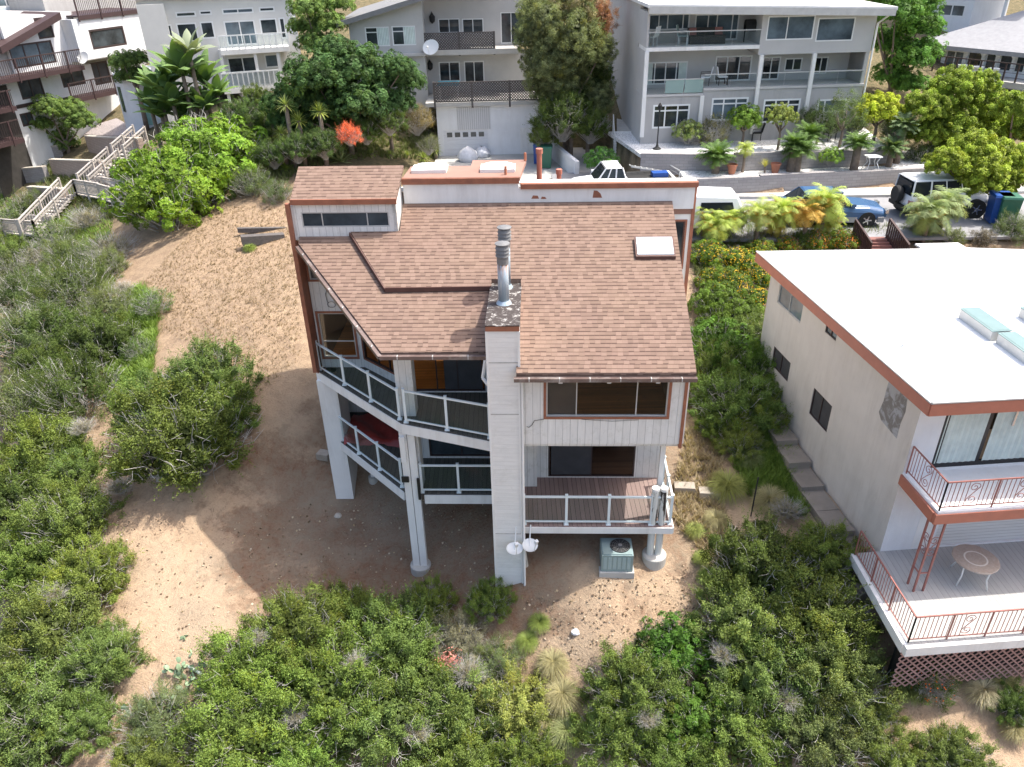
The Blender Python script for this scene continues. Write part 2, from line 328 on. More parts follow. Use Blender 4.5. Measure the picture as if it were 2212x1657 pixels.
M['chrome']=plain('chrome',(.6,.6,.62),.25,.05,3,0,.8)
M['car_white']=plain('car_white',(.78,.79,.80),.25,.01)
M['car_blue']=plain('car_blue',(.055,.12,.24),.22,.05)
M['car_glass']=plain('car_glass',(.02,.025,.03),.05,.2)
M['grey_plastic']=plain('grey_plastic',(.33,.33,.34),.5,.05)
M['bin_green']=plain('bin_green',(.03,.13,.08),.45,.05)
M['bin_blue']=plain('bin_blue',(.02,.08,.32),.4,.05)
M['bark']=plain('bark',(.20,.155,.12),.9,.25,6,.5)
M['twig_grey']=plain('twig_grey',(.42,.40,.37),.8,.2,5)
M['terracotta']=plain('terracotta',(.42,.17,.10),.8,.12)
M['teal_metal']=plain('teal_metal',(.27,.36,.36),.5,.05,3,0,.2,(.2,.2,.17),.3)
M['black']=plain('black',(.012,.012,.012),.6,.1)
M['pale_stucco']=plain('pale_stucco',(.66,.65,.62),.9,.04,.8,.4,0,(.5,.49,.47),.3)
M['stone']=plain('stone',(.50,.45,.38),.9,.15,6,.5)
M['curtain']=plain('curtain',(.58,.66,.62),.9,.12,3)
M['white_bag']=plain('white_bag',(.62,.63,.66),.4,.12,6)
M['leaf']=leaf_mat('leaf')
M['leaf_flat']=leaf_mat('leaf_flat',.75,1.25,(1.1,1.,.8),.2)
# ---------------- plants ----------------
def np_mesh(name,V,Q,tint=None,smooth=False):
    me=bpy.data.meshes.new(name); V=np.asarray(V,np.float32); Q=np.asarray(Q,np.int32); k=Q.shape[1]
    me.vertices.add(len(V)); me.vertices.foreach_set('co',V.ravel()); me.loops.add(Q.size); me.loops.foreach_set('vertex_index',Q.ravel())
    me.polygons.add(len(Q)); me.polygons.foreach_set('loop_start',np.arange(0,Q.size,k,dtype=np.int32))
    me.update(calc_edges=True)
    if tint is not None:
        a=me.attributes.new('tint','FLOAT_COLOR','POINT'); c=np.ones((len(V),4),np.float32); c[:,:tint.shape[1]]=tint; a.data.foreach_set('color',c.ravel())
    if smooth: me.polygons.foreach_set('use_smooth',[True]*len(Q))
    return me
def unit(v): return v/(np.linalg.norm(v,axis=-1,keepdims=True)+1e-9)
def leaves(rng,P,Nrm,size,tint,asp=.55):
    """rhombic leaves at P, roughly facing Nrm"""
    n=len(P); r=unit(rng.normal(size=(n,3))); t=unit(np.cross(Nrm,r)); b=np.cross(Nrm,t); s=size[:,None] if np.ndim(size) else size
    fold=Nrm*s*.12
    V=np.stack([P-t*s*.5,P+b*s*asp*.5+fold,P+t*s*.5,P-b*s*asp*.5+fold],1).reshape(-1,3)
    return V,np.arange(4*n).reshape(n,4),np.repeat(tint,4,0)
def crown(name,seed,n,nclump,cr_,leaf,flat=.85,up=.35,shoots=0,asp=.55,bottom=-.35,core=.18,lump=.2,rosette=0):
    """a crown of unit radius: leaves set on many clumps, loose shoots, larger leaves deep inside"""
    rng=np.random.default_rng(seed)
    i=np.arange(nclump)+.5; ph=np.arccos(1-(1-bottom)*i/nclump); th=math.pi*(1+5**.5)*i+rng.normal(size=nclump)*.35
    D=np.stack([np.cos(th)*np.sin(ph),np.sin(th)*np.sin(ph),np.cos(ph)],1); lob=rng.normal(size=(6,3)); lob=unit(lob)
    rad=(1-cr_*.75)*(1-lump*.5+lump*np.max(D@lob.T,1))*rng.uniform(.66,1.08,nclump)
    C=D*rad[:,None]*np.array([1,1,flat]); crr=cr_*rng.uniform(.6,1.3,nclump)
    ct=np.clip(rng.normal(.5,.22,nclump),0,1); cw=np.clip(rng.normal(.35,.25,nclump),0,1)
    if rosette:
        m=n//rosette; k=rng.integers(0,nclump,m); d=unit(rng.normal(size=(m,3))*.8+D[k]*.9+np.array([0,0,up])); P0=C[k]+d*crr[k][:,None]*rng.uniform(.7,1.05,(m,1))
        k=np.repeat(k,rosette); d0=np.repeat(d,rosette,0); side=unit(np.cross(d0,rng.normal(size=(m*rosette,3)))); P=np.repeat(P0,rosette,0)+side*leaf*.45+d0*leaf*.15
        Nm=unit(d0*.9+side*-.35+rng.normal(size=(m*rosette,3))*.15); nn=m*rosette
        t=unit(side+d0*.35); b=np.cross(Nm,t); s=leaf*rng.uniform(.8,1.25,(nn,1))
        V=np.stack([P-t*s*.5,P+b*s*asp*.5,P+t*s*.5,P-b*s*asp*.5],1).reshape(-1,3); Q=np.arange(4*nn).reshape(nn,4)
        T=np.repeat(np.stack([np.clip(ct[k]+rng.normal(0,.15,nn),0,1),np.clip(cw[k]+rng.normal(0,.22,nn),0,1)],1),4,0)
    else:
        k=rng.integers(0,nclump,n); d=unit(rng.normal(size=(n,3))+D[k]*.7); P=C[k]+d*crr[k][:,None]*rng.uniform(.25,1.05,(n,1))**.7
        Nm=unit(d*.7+rng.normal(size=(n,3))*.55+np.array([0,0,up])); T=np.stack([np.clip(ct[k]+rng.normal(0,.18,n),0,1),np.clip(cw[k]+rng.normal(0,.2,n),0,1)],1)
        V,Q,T=leaves(rng,P,Nm,leaf*rng.uniform(.65,1.35,n),T,asp)
    parts=[(V,Q,T)]
    if shoots:
        k=rng.integers(0,nclump,shoots); d=unit(D[k]*.8+rng.normal(size=(shoots,3))*.45+np.array([0,0,.55])); L=rng.uniform(.10,.34,shoots)*1.1; m=18
        s=np.tile(np.linspace(0,1,m),shoots)+rng.uniform(-.03,.03,shoots*m); kk=np.repeat(np.arange(shoots),m)
        base=C[k]+D[k]*crr[k][:,None]*.6; P=base[kk]+d[kk]*(L[kk]*s)[:,None]+rng.normal(size=(shoots*m,3))*.012
        Nm=unit(rng.normal(size=P.shape)*.7+d[kk]*.2+np.array([0,0,.5])); T=np.stack([np.clip(.65+rng.normal(0,.15,len(P)),0,1),np.clip(.5+rng.normal(0,.2,len(P)),0,1)],1)
        parts.append(leaves(rng,P,Nm,leaf*rng.uniform(.7,1.2,len(P)),T,asp))
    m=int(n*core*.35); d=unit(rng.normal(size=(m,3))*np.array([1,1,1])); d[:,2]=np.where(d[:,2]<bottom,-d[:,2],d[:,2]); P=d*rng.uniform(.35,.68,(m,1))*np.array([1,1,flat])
    parts.append(leaves(rng,P,unit(d+rng.normal(size=(m,3))*.4),leaf*3.2*rng.uniform(.7,1.2,m),np.tile([[.25,.2]],(m,1))+rng.uniform(-.1,.1,(m,2)),.7))  # inner leaves toned darker, painting the shade inside the crown
    V=[];Q=[];T=[];o=0
    for v,q,t in parts: V.append(v);Q.append(q+o);T.append(t);o+=len(v)
    me=np_mesh(name,np.concatenate(V),np.concatenate(Q),np.concatenate(T)); me.materials.append(M['leaf']); return me
def stems(name,seed,n=46,r=.012,base=-.75,flat=.85,reach=(.75,1.0),trunk=False):
    rng=np.random.default_rng(seed); mb=MB()
    if trunk: mb.tube([(0,0,base),(.02,.01,base*.5),(0,0,-.05)],[.07,.055,.045],8)
    for i in range(n):
        d=unit(rng.normal(size=3)); d[2]=abs(d[2])*.9+.05; d=unit(d); L=rng.uniform(*reach)
        s=np.array([0,0,-.05 if trunk else base])+np.array([rng.normal()*.05,rng.normal()*.05,0]); e=d*L*np.array([1,1,flat]); m1=s*.5+e*.5+rng.normal(size=3)*.07; m2=s*.2+e*.8+rng.normal(size=3)*.05
        mb.tube([s,m1,m2,e],[r*1.6,r,r*.6,r*.3],4,False)
        for j in range(3):
            q=m1*(1-j*.4)+e*(j*.4); e2=q+unit(rng.normal(size=3)+d)*rng.uniform(.12,.3); mb.tube([q,(q+e2)/2+rng.normal(size=3)*.03,e2],[r*.5,r*.35,r*.15],3,False)
    me=bpy.data.meshes.new(name); me.from_pydata(mb.v,[],mb.f); me.update(); return me
PRO={}
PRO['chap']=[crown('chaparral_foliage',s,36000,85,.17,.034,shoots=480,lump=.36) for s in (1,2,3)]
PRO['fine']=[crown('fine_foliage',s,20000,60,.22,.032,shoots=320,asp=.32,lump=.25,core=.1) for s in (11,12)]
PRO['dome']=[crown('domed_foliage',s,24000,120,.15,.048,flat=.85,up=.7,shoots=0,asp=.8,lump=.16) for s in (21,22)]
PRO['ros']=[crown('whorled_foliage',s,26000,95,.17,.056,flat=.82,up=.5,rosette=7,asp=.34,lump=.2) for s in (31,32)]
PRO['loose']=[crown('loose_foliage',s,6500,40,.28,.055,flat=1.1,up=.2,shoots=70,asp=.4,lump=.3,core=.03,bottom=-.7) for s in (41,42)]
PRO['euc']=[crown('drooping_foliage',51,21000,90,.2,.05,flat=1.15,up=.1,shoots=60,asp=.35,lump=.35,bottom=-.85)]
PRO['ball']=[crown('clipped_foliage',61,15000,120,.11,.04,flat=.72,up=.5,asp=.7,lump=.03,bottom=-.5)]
STM=[stems('stems',s,110,.0095,reach=(.8,1.14)) for s in (5,6)]; STM_T=[stems('limbs',8,30,.014,-1.3,1.0,(.5,.9),True)]
TWIG=[stems('dry_twigs',s,150,.0065,-.5,.8,(.7,1.05)) for s in (9,10)]
for me in STM_T: me.materials.append(M['bark'])
for me in STM: me.materials.append(M['twig_grey'])
for me in TWIG: me.materials.append(M['twig_grey'])
_pc=[0]
def obj_of(name,me,parent,loc=(0,0,0),sc=(1,1,1),rz=0,col=None):
    o=bpy.data.objects.new(name,me); COL.objects.link(o); o.parent=parent; o.location=loc; o.scale=sc; o.rotation_euler=(0,0,rz)
    if col: o.color=(*col,1)
    return o
def bush_at(P,Rr,kind,col,name,label,cat,group=None,sz=1.,sx=1.,stm='bark',trunk_h=None,var=None):
    """P: centre of the crown in space, Rr: its radius"""
    _pc[0]+=1; k=_pc[0]; rng=random.Random(k*7+1)
    g=gz(P[0],P[1]); t=thing(name,label,cat,(P[0],P[1],min(g,P[2]-Rr*.3)),group)
    j=rng.uniform(.84,1.14); col=(col[0]*j*rng.uniform(.92,1.1),col[1]*j,col[2]*j*rng.uniform(.85,1.15)); h=P[2]-t.location[2]; pr=PRO[kind]; me=pr[(k if var is None else var)%len(pr)]; rz=rng.uniform(0,6.28)
    f=obj_of('foliage',me,t,(0,0,h),(Rr*sx,Rr,Rr*sz),rz,col)
    if trunk_h:
        mb=MB(); r=Rr*.07; mb.tube([(0,0,-.3),(.05*Rr,0,h*.45),(0,.03*Rr,h*.85)],[r*1.3,r,r*.8],8); 
        for a in range(6):
            q=np.array([0,0,h*.6]); e=np.array([math.cos(a*1.05)*Rr*.55,math.sin(a*1.05)*Rr*.55,h+Rr*.1]); mb.tube([q,(q+e)/2+np.array([0,0,-.1*Rr]),e],[r*.7,r*.5,r*.2],5)
        o=mb.build('trunk',M['bark'],None,smooth=True); o.parent=t
    else: 
        s=obj_of('trunk',(TWIG if stm=='twig' else STM)[k%2],t,(0,0,h),(Rr,Rr,Rr),rz)
    return t
def bush(x,y,rp,kind,col,name,label,cat='bush',group=None,lift=.35,**k):
    """crown seen at photo pixel x,y with pixel radius rp; it stands on the ground there"""
    Rr=1.5
    for _ in range(6): P=hg(x,y,Rr*lift); Rr=rp*depth(P)/FPX
    return bush_at(P,Rr,kind,col,name,label,cat,group,**k)
def rosette_mesh(name,seed,n,L,W,droop,elev,seg=4,feather=0,mat='leaf',fold=.25):
    """spiky or feathery leaves springing from one point; feather = leaflets per side"""
    rng=np.random.default_rng(seed); V=[];Q=[];T=[];
    for i in range(n):
        az=i*2.39996+rng.normal()*.15; f=i/max(1,n-1); el=elev[0]+(elev[1]-elev[0])*f+rng.normal()*.07; l=L*rng.uniform(.85,1.1); hd=np.array([math.cos(az),math.sin(az),0]); sd=np.array([-math.sin(az),math.cos(az),0])
        pts=[]; p=np.zeros(3); e=el
        for j in range(seg+1):
            pts.append(p.copy()); p=p+(hd*math.cos(e)+np.array([0,0,1])*math.sin(e))*l/seg; e-=droop/seg*(1+.5*j/seg)
        tv=[rng.uniform(.3,.8),rng.uniform(.1,.9) if f<.35 else rng.uniform(0,.5)]
        if feather:
            m=feather
            for j in range(m):
                u=(j+.7)/m*seg; a=int(min(seg-1,u)); fr_=u-a; c=pts[a]*(1-fr_)+pts[a+1]*fr_; d=unit(pts[a+1]-pts[a]); nrm=np.cross(sd,d)
                ll=L*.30*math.sin(math.pi*min(.97,.12+.85*(j+.5)/m))**.6
                for sg in (-1,1):
                    e_=c+sd*sg*ll*.85+d*ll*.5-np.array([0,0,ll*.28])+nrm*rng.normal()*.03*L; wv=d*W
                    b=len(V); V+= [c-wv,c+wv,e_+wv*.2,e_-wv*.2]; Q.append((b,b+1,b+2,b+3)); T+=[tv]*4
            w=W*.5
        else: w=W
        b=len(V)
        for j,p_ in enumerate(pts):
            ww=w*(math.sin(math.pi*(.12+.88*j/seg))**.7 if not feather else 1-.7*j/seg) if j<seg else w*.06
            d=unit(pts[min(j+1,seg)]-pts[max(0,j-1)]); nrm=np.cross(sd,d)
            V+= [p_-sd*ww+nrm*ww*fold,p_,p_+sd*ww+nrm*ww*fold]; T+=[tv]*3
        for j in range(seg):
            o=b+3*j; Q+= [(o,o+1,o+4,o+3),(o+1,o+2,o+5,o+4)]
    me=np_mesh(name,np.array(V),np.array(Q),np.array(T)); me.materials.append(M[mat]); return me
ROS={'yucca':rosette_mesh('yucca_leaves',1,70,1.,.035,.5,(-.5,1.45)),
 'agave':rosette_mesh('agave_leaves',2,34,1.,.085,.35,(.1,1.4)),
 'cycad':rosette_mesh('cycad_fronds',3,46,1.,.022,.9,(.1,1.25),5,22),
 'palm':rosette_mesh('palm_fronds',4,34,1.,.015,1.5,(-.1,1.35),6,26),
 'flax':rosette_mesh('flax_leaves',5,60,1.,.02,.35,(.75,1.5)),
 'grass':rosette_mesh('grass_blades',6,900,1.,.0065,1.7,(.5,1.55),4),
 'banana':rosette_mesh('banana_leaves',7,15,1.,.17,.9,(.65,1.5),7,0,'leaf_flat',.35),
 'fan':rosette_mesh('fan_fronds',8,36,1.,.05,.9,(-.2,1.3),4,12)}
def rosette(P,L,kind,col,name,label,cat,group=None,trunk=0,tr=.12,tm='bark',skirt=None,rz=None):
    """plant with a rosette whose heart is `trunk` metres above P"""
    _pc[0]+=1; t=thing(name,label,cat,P,group); rz=_pc[0]*1.3 if rz is None else rz
    obj_of('leaves' if kind not in('palm','cycad','fan') else 'fronds',ROS[kind],t,(0,0,trunk),(L,L,L),rz,col)
    if skirt: obj_of('dead_fronds',ROS[kind],t,(0,0,trunk*.96),(L*.75,L*.75,-L*.6),rz+1,skirt)
    if trunk:
        mb=MB(); mb.tube([(0,0,-.2),(.02,0,trunk*.5),(0,0,trunk+.03)],[tr*1.15,tr,tr*.9],10); o=mb.build('trunk',M[tm],None,smooth=True); o.parent=t
    return t
def ros_px(x,y,rp,kind,col,name,label,cat,group=None,trunk_f=0,z=None,**k):
    """heart of the rosette seen at pixel x,y; leaf length rp pixels"""
    L=.8
    for _ in range(5):
        tr=L*trunk_f; P=hz(x,y,z+tr) if z is not None else hg(x,y,tr); L=rp*depth(P)/FPX
    P=P.copy(); P[2]-=L*trunk_f; return rosette(P,L,kind,col,name,label,cat,group,trunk=L*trunk_f,**k)

def bigtree(lobes,Y,kind,col,name,label,cat='tree',trunk=True,cols=None,dy=1.6,sz=.95,group=None):
    """one tree whose crown is several overlapping masses; lobes (pixel x, y, radius) about distance Y"""
    C=[]
    if Y is None: q=max(lobes,key=lambda l:l[1]+l[2]); Y=float(hg(q[0],q[1]+q[2]*.7)[1])
    for i,(x,y,r_) in enumerate(lobes):
        d=ray(x,y); yy=Y+((i*37)%5-2)/2*dy*.5; P=d*yy/d[1]; C.append((P,r_*depth(P)/FPX))
    cx=sum(c[0][0] for c in C)/len(C); cy=sum(c[0][1] for c in C)/len(C); g=gz(cx,cy); t=thing(name,label,cat,(cx,cy,g),group); o=np.array([cx,cy,g]); pr=PRO[kind]
    for i,(P,r_) in enumerate(C):
        c=col if not cols or i not in cols else cols[i]; obj_of('crown',pr[i%len(pr)],t,tuple(P-o),(r_,r_,r_*sz),i*1.9+Y,c)
    if trunk:
        top=max(c[0][2] for c in C)-g; low=min(c[0][2] for c in C)-g; mb=MB(); r0=.10+.010*top; mb.tube([(0,0,-.5),(.05,0,low*.5),(0,.05,max(low,1.))],[r0*1.3,r0,r0*.8],9)
        for P,r_ in C: q=np.array([0,0,max(low*.8,.6)]); e=P-o; mb.tube([q,q*.4+e*.6+[0,0,-.2],e],[r0*.6,r0*.35,r0*.12],6,False)
        ob=mb.build('trunk',M['bark'],None,smooth=True); ob.parent=t
    return t
def ros_y(x,y,rp,Y,kind,col,name,label,cat,group=None,**k):
    """rosette heart at pixel x,y at distance Y, on a stem from the ground"""
    d=ray(x,y); P=d*Y/d[1]; L=rp*depth(P)/FPX; g=gz(P[0],P[1]); h=max(.1,P[2]-g); return rosette(np.array([P[0],P[1],P[2]-h]),L,kind,col,name,label,cat,group,trunk=h,**k)
# ---------------- ground, street, driveway ----------------
def c2(x,y): return ((850+x*.5128)/1.38879,(950+y*.5128)/1.38879)
def zr(ox,oy,s):
    return lambda x,y: ((ox+x*s)/1.38879,(oy+y*s)/1.38879)
k1=zr(0,0,.42254); k2=zr(800,0,.49729); k3=zr(1750,0,.45208); k4=zr(2400,0,.4587)   # zoomed views of the photograph
def sheet(name,poly,z,mat,th=.12):
    mb=MB(); n=len(poly); mb.prism([(x,y,z) for x,y in poly],(0,0,-th)); o=mb.build(name,M[mat],None,'structure'); return o
def xy(P): return (float(P[0]),float(P[1]))
STZ=-12.0
far_=[hz(1480,421,STZ),hz(1625,417,STZ),hz(1928,408,STZ),hz(2212,404,STZ)]
d_=unit(far_[3]-far_[2])
street_poly=[(2.5,33.3),(12,32.6),(24,32.2),(60,33.5),(60,39.2)]+[xy(hz(1990,425,STZ)),xy(hz(1625,430,STZ)),(9,38.9),(8.6,45),(2.5,44)]
drive_poly=[(-4.6,41.5),(2.45,40),(2.45,44.05),(8.2,45.2),(4.8,51.5),(-4.4,51.2)]
walk_poly=[(9,38.95),xy(hz(1625,430,STZ)),xy(hz(1990,425,STZ)),(60,39.25),(60,40.7),xy(hz(1985,408,STZ)),xy(hz(1620,417,STZ)),(9,40.0)]
POLYS+= [(street_poly,STZ),(drive_poly,-12.25)]
RW=dict(w1=[hz(1480,386,-11.1)[:2],hz(1640,380,-11.1)[:2],hz(1800,372,-11.1)[:2],hz(1992,362,-11.1)[:2]])
RW['w2']=[hz(1383,331,-10.35)[:2],hz(1585,334,-10.35)[:2],hz(1750,328,-10.35)[:2],hz(1925,321,-10.35)[:2]]
ter1=[xy(p) for p in RW['w1']]+[(24,44),(9.2,44)]
ter2=[xy(p) for p in RW['w2']]+[(21,47),(6,47)]
POLYS+= [(ter1,-11.15),(ter2,-10.38)]
def ground():
    xs=np.unique(np.concatenate([np.linspace(-400,-60,18),np.arange(-60,-16,.8),np.arange(-16,16,.22),np.arange(16,50,.8),np.linspace(50,400,20)]))
    ys=np.unique(np.concatenate([np.linspace(-200,4,12),np.arange(4,30,.22),np.arange(30,70,.6),np.linspace(70,500,30)]))
    X,Y=np.meshgrid(xs,ys,indexing='ij'); Z=ter(X.ravel(),Y.ravel()).reshape(X.shape)
    V=np.stack([X,Y,Z],-1).reshape(-1,3); ny=len(ys); i=np.arange(len(xs)-1)[:,None]*ny+np.arange(ny-1)[None]; Q=np.stack([i,i+ny,i+ny+1,i+1],-1).reshape(-1,4)
    me=np_mesh('ground',V,Q,None,True)
    t=NT('dirt'); 
    a=t.noise(.55,8,rough=.7); b=t.noise(3.2,8,rough=.72,dist=.5); c_=t.noise(14,6,rough=.7); s=t.noise(38,3,rough=.55)
    c=t.ramp(a,(.3,(.39,.28,.188)),(.5,(.455,.33,.222)),(.7,(.36,.255,.168)))
    c=t.mix(t.ramp(b,(.45,0),(.7,.6)),c,(.30,.205,.135)); c=t.mix(t.ramp(b,(.2,.55),(.42,0)),c,(.50,.385,.255))
    c=t.mix(t.ramp(c_,(.56,0),(.68,.7)),c,(.27,.185,.125)); c=t.mix(t.ramp(s,(.67,0),(.71,.6)),c,(.12,.09,.07)); g4=t.noise(.8,3,dist=2.2); ln_=t.math('SUBTRACT',1.,t.math('MULTIPLY',t.math('ABSOLUTE',t.math('SUBTRACT',g4,.5)),55.)); c=t.mix(t.math('MULTIPLY',t.math('MAXIMUM',ln_,0.),t.ramp(b,(.4,0),(.6,.55))),c,(.15,.105,.075)); c=t.mix(t.ramp(s,(.26,.8),(.30,0)),c,(.66,.58,.47))
    # raw reddish earth under the house with its shade painted in, greyer litter away
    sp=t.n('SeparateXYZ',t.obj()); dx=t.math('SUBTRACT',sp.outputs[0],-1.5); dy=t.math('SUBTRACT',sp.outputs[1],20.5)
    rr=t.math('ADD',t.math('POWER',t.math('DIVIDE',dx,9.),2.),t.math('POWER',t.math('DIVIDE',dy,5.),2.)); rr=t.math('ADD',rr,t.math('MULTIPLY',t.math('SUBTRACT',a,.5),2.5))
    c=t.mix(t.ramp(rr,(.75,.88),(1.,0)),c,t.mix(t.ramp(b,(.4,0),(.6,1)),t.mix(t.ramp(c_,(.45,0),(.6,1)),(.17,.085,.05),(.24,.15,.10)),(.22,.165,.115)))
    c=t.mix(t.ramp(t.noise(.25,3),(.45,0),(.6,.35)),c,(.36,.31,.23)); upb=t.n('MapRange',t.math('ADD',sp.outputs[1],t.math('MULTIPLY',a,6.)),25.,29.,0.,1.).outputs[0]; c=t.mix(t.math('MULTIPLY',upb,.88),c,t.mix(t.ramp(b,(.35,0),(.62,1)),(.235,.165,.112),(.37,.27,.178))); far=t.n('MapRange',t.math('ADD',sp.outputs[1],t.math('MULTIPLY',b,4.)),43.,47.,0.,.9).outputs[0]; c=t.mix(far,c,t.mix(t.ramp(b,(.4,0),(.6,1)),(.10,.10,.055),(.20,.16,.09)))
    h=t.math('ADD',t.math('MULTIPLY',b,1.2),t.math('ADD',c_,t.math('MULTIPLY',s,.35)))
    t.done(c,.97,h,.65,.08,spec=.1); return add_mesh('ground',me,t.m,None,'structure')
ground()
sheet('street',street_poly,STZ,'asphalt'); sheet('pavement',walk_poly,STZ+.13,'concrete',.3)
sheet('driveway',drive_poly,-12.25,'concrete')
def gravel(name,poly,z):
    t=NT(name); v=t.n('TexVoronoi',Scale=14.); t.set(v.inputs['Vector'],t.obj()); c=t.ramp(v.outputs[0],(0,(.95,.95,.93)),(.45,(.82,.81,.79)),(.8,(.45,.44,.42)))
    c=t.mix(t.ramp(t.noise(.8,5),(.55,0),(.75,.35)),c,(.5,.48,.44)); t.done(c,.9,v.outputs[0],.6,.03)
    mb=MB(); mb.prism([(x,y,z) for x,y in poly],(0,0,-.2)); return mb.build(name,t.m,None,'structure')
gravel('gravel_terrace',ter1,-11.15); gravel('upper_gravel_terrace',ter2,-10.38)
# ---------------- the hillside house ----------------
H=Fr(YAW)
house=thing('hillside_house','white sided house on posts with shingle roofs, tall chimney and glass railed decks','house',H.p(-1,20,-17))
SL=.4877
rz_=lambda b: -9.64+SL*(b-17.0)
def slab(fr,poly,zf,th,mat,name,parent):
    mb=MB(); mb.prism([fr.p(a,b,zf(b)) for a,b in poly],(0,0,-th)); return mb.build(name,mat,parent)
up=[(-.6,17.0),(3.91,17.0),(3.89,22.56),(-4.05,22.56),(-4.05,21.5),(-5.5,21.5),(-4.24,19.56),(-1.33,19.6),(-1.33,19.81),(-.52,19.81),(-.52,17.25),(-.6,17.25)]
roof=slab(H,up,rz_,.13,M['shingle'],'roof',house)
lowr=slab(H,[(-6.99,21.24),(-4.13,17.72),(-1.33,17.74),(-1.33,20.2),(-3.8,20.2),(-4.6,21.6),(-6.99,21.6)],lambda b:rz_(b)-.135,.12,M['shingle'],'lower_roof',house)
mb=MB(); mb.bar(H.p(-5.52,21.46,rz_(21.46)-.055),H.p(-4.255,19.545,rz_(19.545)-.055),.03,.125); mb.bar(H.p(-4.255,19.545,rz_(19.545)-.055),H.p(-1.34,19.58,rz_(19.58)-.055),.03,.125); mb.build('step_edge_shade',M['dark_trim'],roof)  # dark strip on the step's edge face; diagonal run paints its shadow line
# eaves: fascia + gutter
def gutter(pts,parent):
    mb=MB(); P=[H.p(*p) for p in pts]
    for i in range(len(P)-1): mb.bar(P[i],P[i+1],.11,.10)
    g=mb.build('gutter',M['gutter'],parent); mb=MB()
    for i in range(len(P)-1):
        n=max(1,int(np.linalg.norm(P[i+1]-P[i])/.75))
        for k in range(n): q=P[i]+(P[i+1]-P[i])*(k+.5)/n; mb.box(I,q[0]-.012,q[0]+.012,q[1]-.07,q[1]+.03,q[2]-.03,q[2]+.062)
    mb.build('gutter_strap',M['alu'],g); return g
gutter([(-.66,16.94,-9.80),(3.93,16.94,-9.80)],house); gutter([(-7.03,21.2,-7.82),(-4.17,17.66,-9.54),(-1.4,17.66,-9.54)],house)
# clerestory
cz=lambda b:-6.47+SL*(b-21.45)
cl_roof=slab(H,[(-7.08,21.42),(-4.06,21.42),(-3.98,22.68),(-7.08,22.68)],lambda b:cz(b)+.0,.11,M['shingle'],'clerestory_roof',house)
mb=MB(); mb.box(H,-7.09,-4.05,21.38,21.42,-6.63,-6.475); mb.box(H,-7.09,-7.05,21.42,22.68,-6.62,-6.5); mb.build('fascia',M['brown_trim'],cl_roof)
def windowset(parent,fr,a0,a1,z0,z1,b,frm='alu',pane='pane',splits=(),fw=.05,trim=None,tw=.08,rows=(),proud=.02,name='window',inset=.05,curt=None,glassonly=False):
    """frame + panes; splits: fractions along the width, rows: fractions of height"""
    mb=MB(); P=b+inset
    for x in (a0,a1-fw): mb.box(fr,x,x+fw,P-.04,P+.03,z0,z1)
    mb.box(fr,a0+fw,a1-fw,P-.04,P+.03,z0,z0+fw); mb.box(fr,a0+fw,a1-fw,P-.04,P+.03,z1-fw,z1)
    for f in splits: x=a0+(a1-a0)*f; mb.box(fr,x-fw*.4,x+fw*.4,P-.035,P+.025,z0+fw,z1-fw)
    for f in rows: z=z0+(z1-z0)*f; mb.box(fr,a0+fw,a1-fw,P-.03,P+.02,z-fw*.4,z+fw*.4)
    wobj=mb.build(name,M[frm],parent)
    mb=MB(); mb.box(fr,a0+fw*.5,a1-fw*.5,P-.006,P+.006,z0+fw*.5,z1-fw*.5); mb.build('pane',M[pane],wobj)
    if trim:
        mb=MB()
        for x in (a0-tw,a1): mb.box(fr,x,x+tw,b-proud,b+.04,z0-tw,z1+tw)
        mb.box(fr,a0,a1,b-proud,b+.04,z0-tw,z0); mb.box(fr,a0,a1,b-proud,b+.04,z1,z1+tw); mb.build('trim',M[trim],wobj)
    if curt:
        for (f0,f1) in curt:
            mb=MB(); n=14; x0=a0+(a1-a0)*f0; x1=a0+(a1-a0)*f1; V=[fr.p(x0+(x1-x0)*i/n,P-.05+.02*(i%2),z) for i in range(n+1) for z in (z0+fw,z1-fw)]
            mb.add(V,[(2*i,2*i+2,2*i+3,2*i+1) for i in range(n)]); mb.build('curtain',M['curtain'],wobj)
    return wobj
# clerestory front wall and cheek
mb=MB(); mb.wall(H,-7.05,-4.1,-7.6,-6.6,21.48,21.6,[(-6.86,-4.32,-7.32,-6.87)]); cw=mb.build('clerestory_wall',M['white_siding'],house)
windowset(cw,H,-6.86,-4.32,-7.32,-6.87,21.48,'alu','pane',(.235,.75),.035)
mb=MB(); mb.prism([H.p(-4.1,21.48,rz_(21.48)-.1),H.p(-4.1,22.66,rz_(22.66)-.1),H.p(-4.1,22.66,cz(22.66)-.1),H.p(-4.1,21.48,cz(21.48)-.1)],H.A*-.1); mb.build('cheek_wall',M['white_wood'],house)
# parapet and flat roof behind the ridge
mb=MB(); mb.box(H,-4.02,-.62,22.5,22.62,-7.2,-6.36); mb.box(H,-.62,4.52,22.5,22.62,-7.2,-6.53); mb.build('parapet_wall',M['white_wood'],house)
mb=MB(); mb.box(H,-4.05,-.6,22.44,22.62,-6.38,-6.21); mb.box(H,-.56,4.6,22.44,22.62,-6.55,-6.40); mb.build('parapet_fascia',M['brown_trim'],house)
mb=MB(); mb.prism([H.p(-.6,22.62,-6.40),H.p(4.58,22.62,-6.40),H.p(4.58,23.0,-6.42),H.p(-.6,23.0,-6.42)],(0,0,-.1)); mb.build('coping',M['white_wood'],house)
frf=MB(); frf.prism([H.p(-4.02,22.5,-6.2),H.p(-.58,22.5,-6.2),H.p(-.42,24.45,-6.2),H.p(-2.1,24.45,-6.2),H.p(-2.1,23.8,-6.2),H.p(-3.95,23.8,-6.2)],(0,0,-.12)); fr_=frf.build('flat_roof',M['membrane'],house)
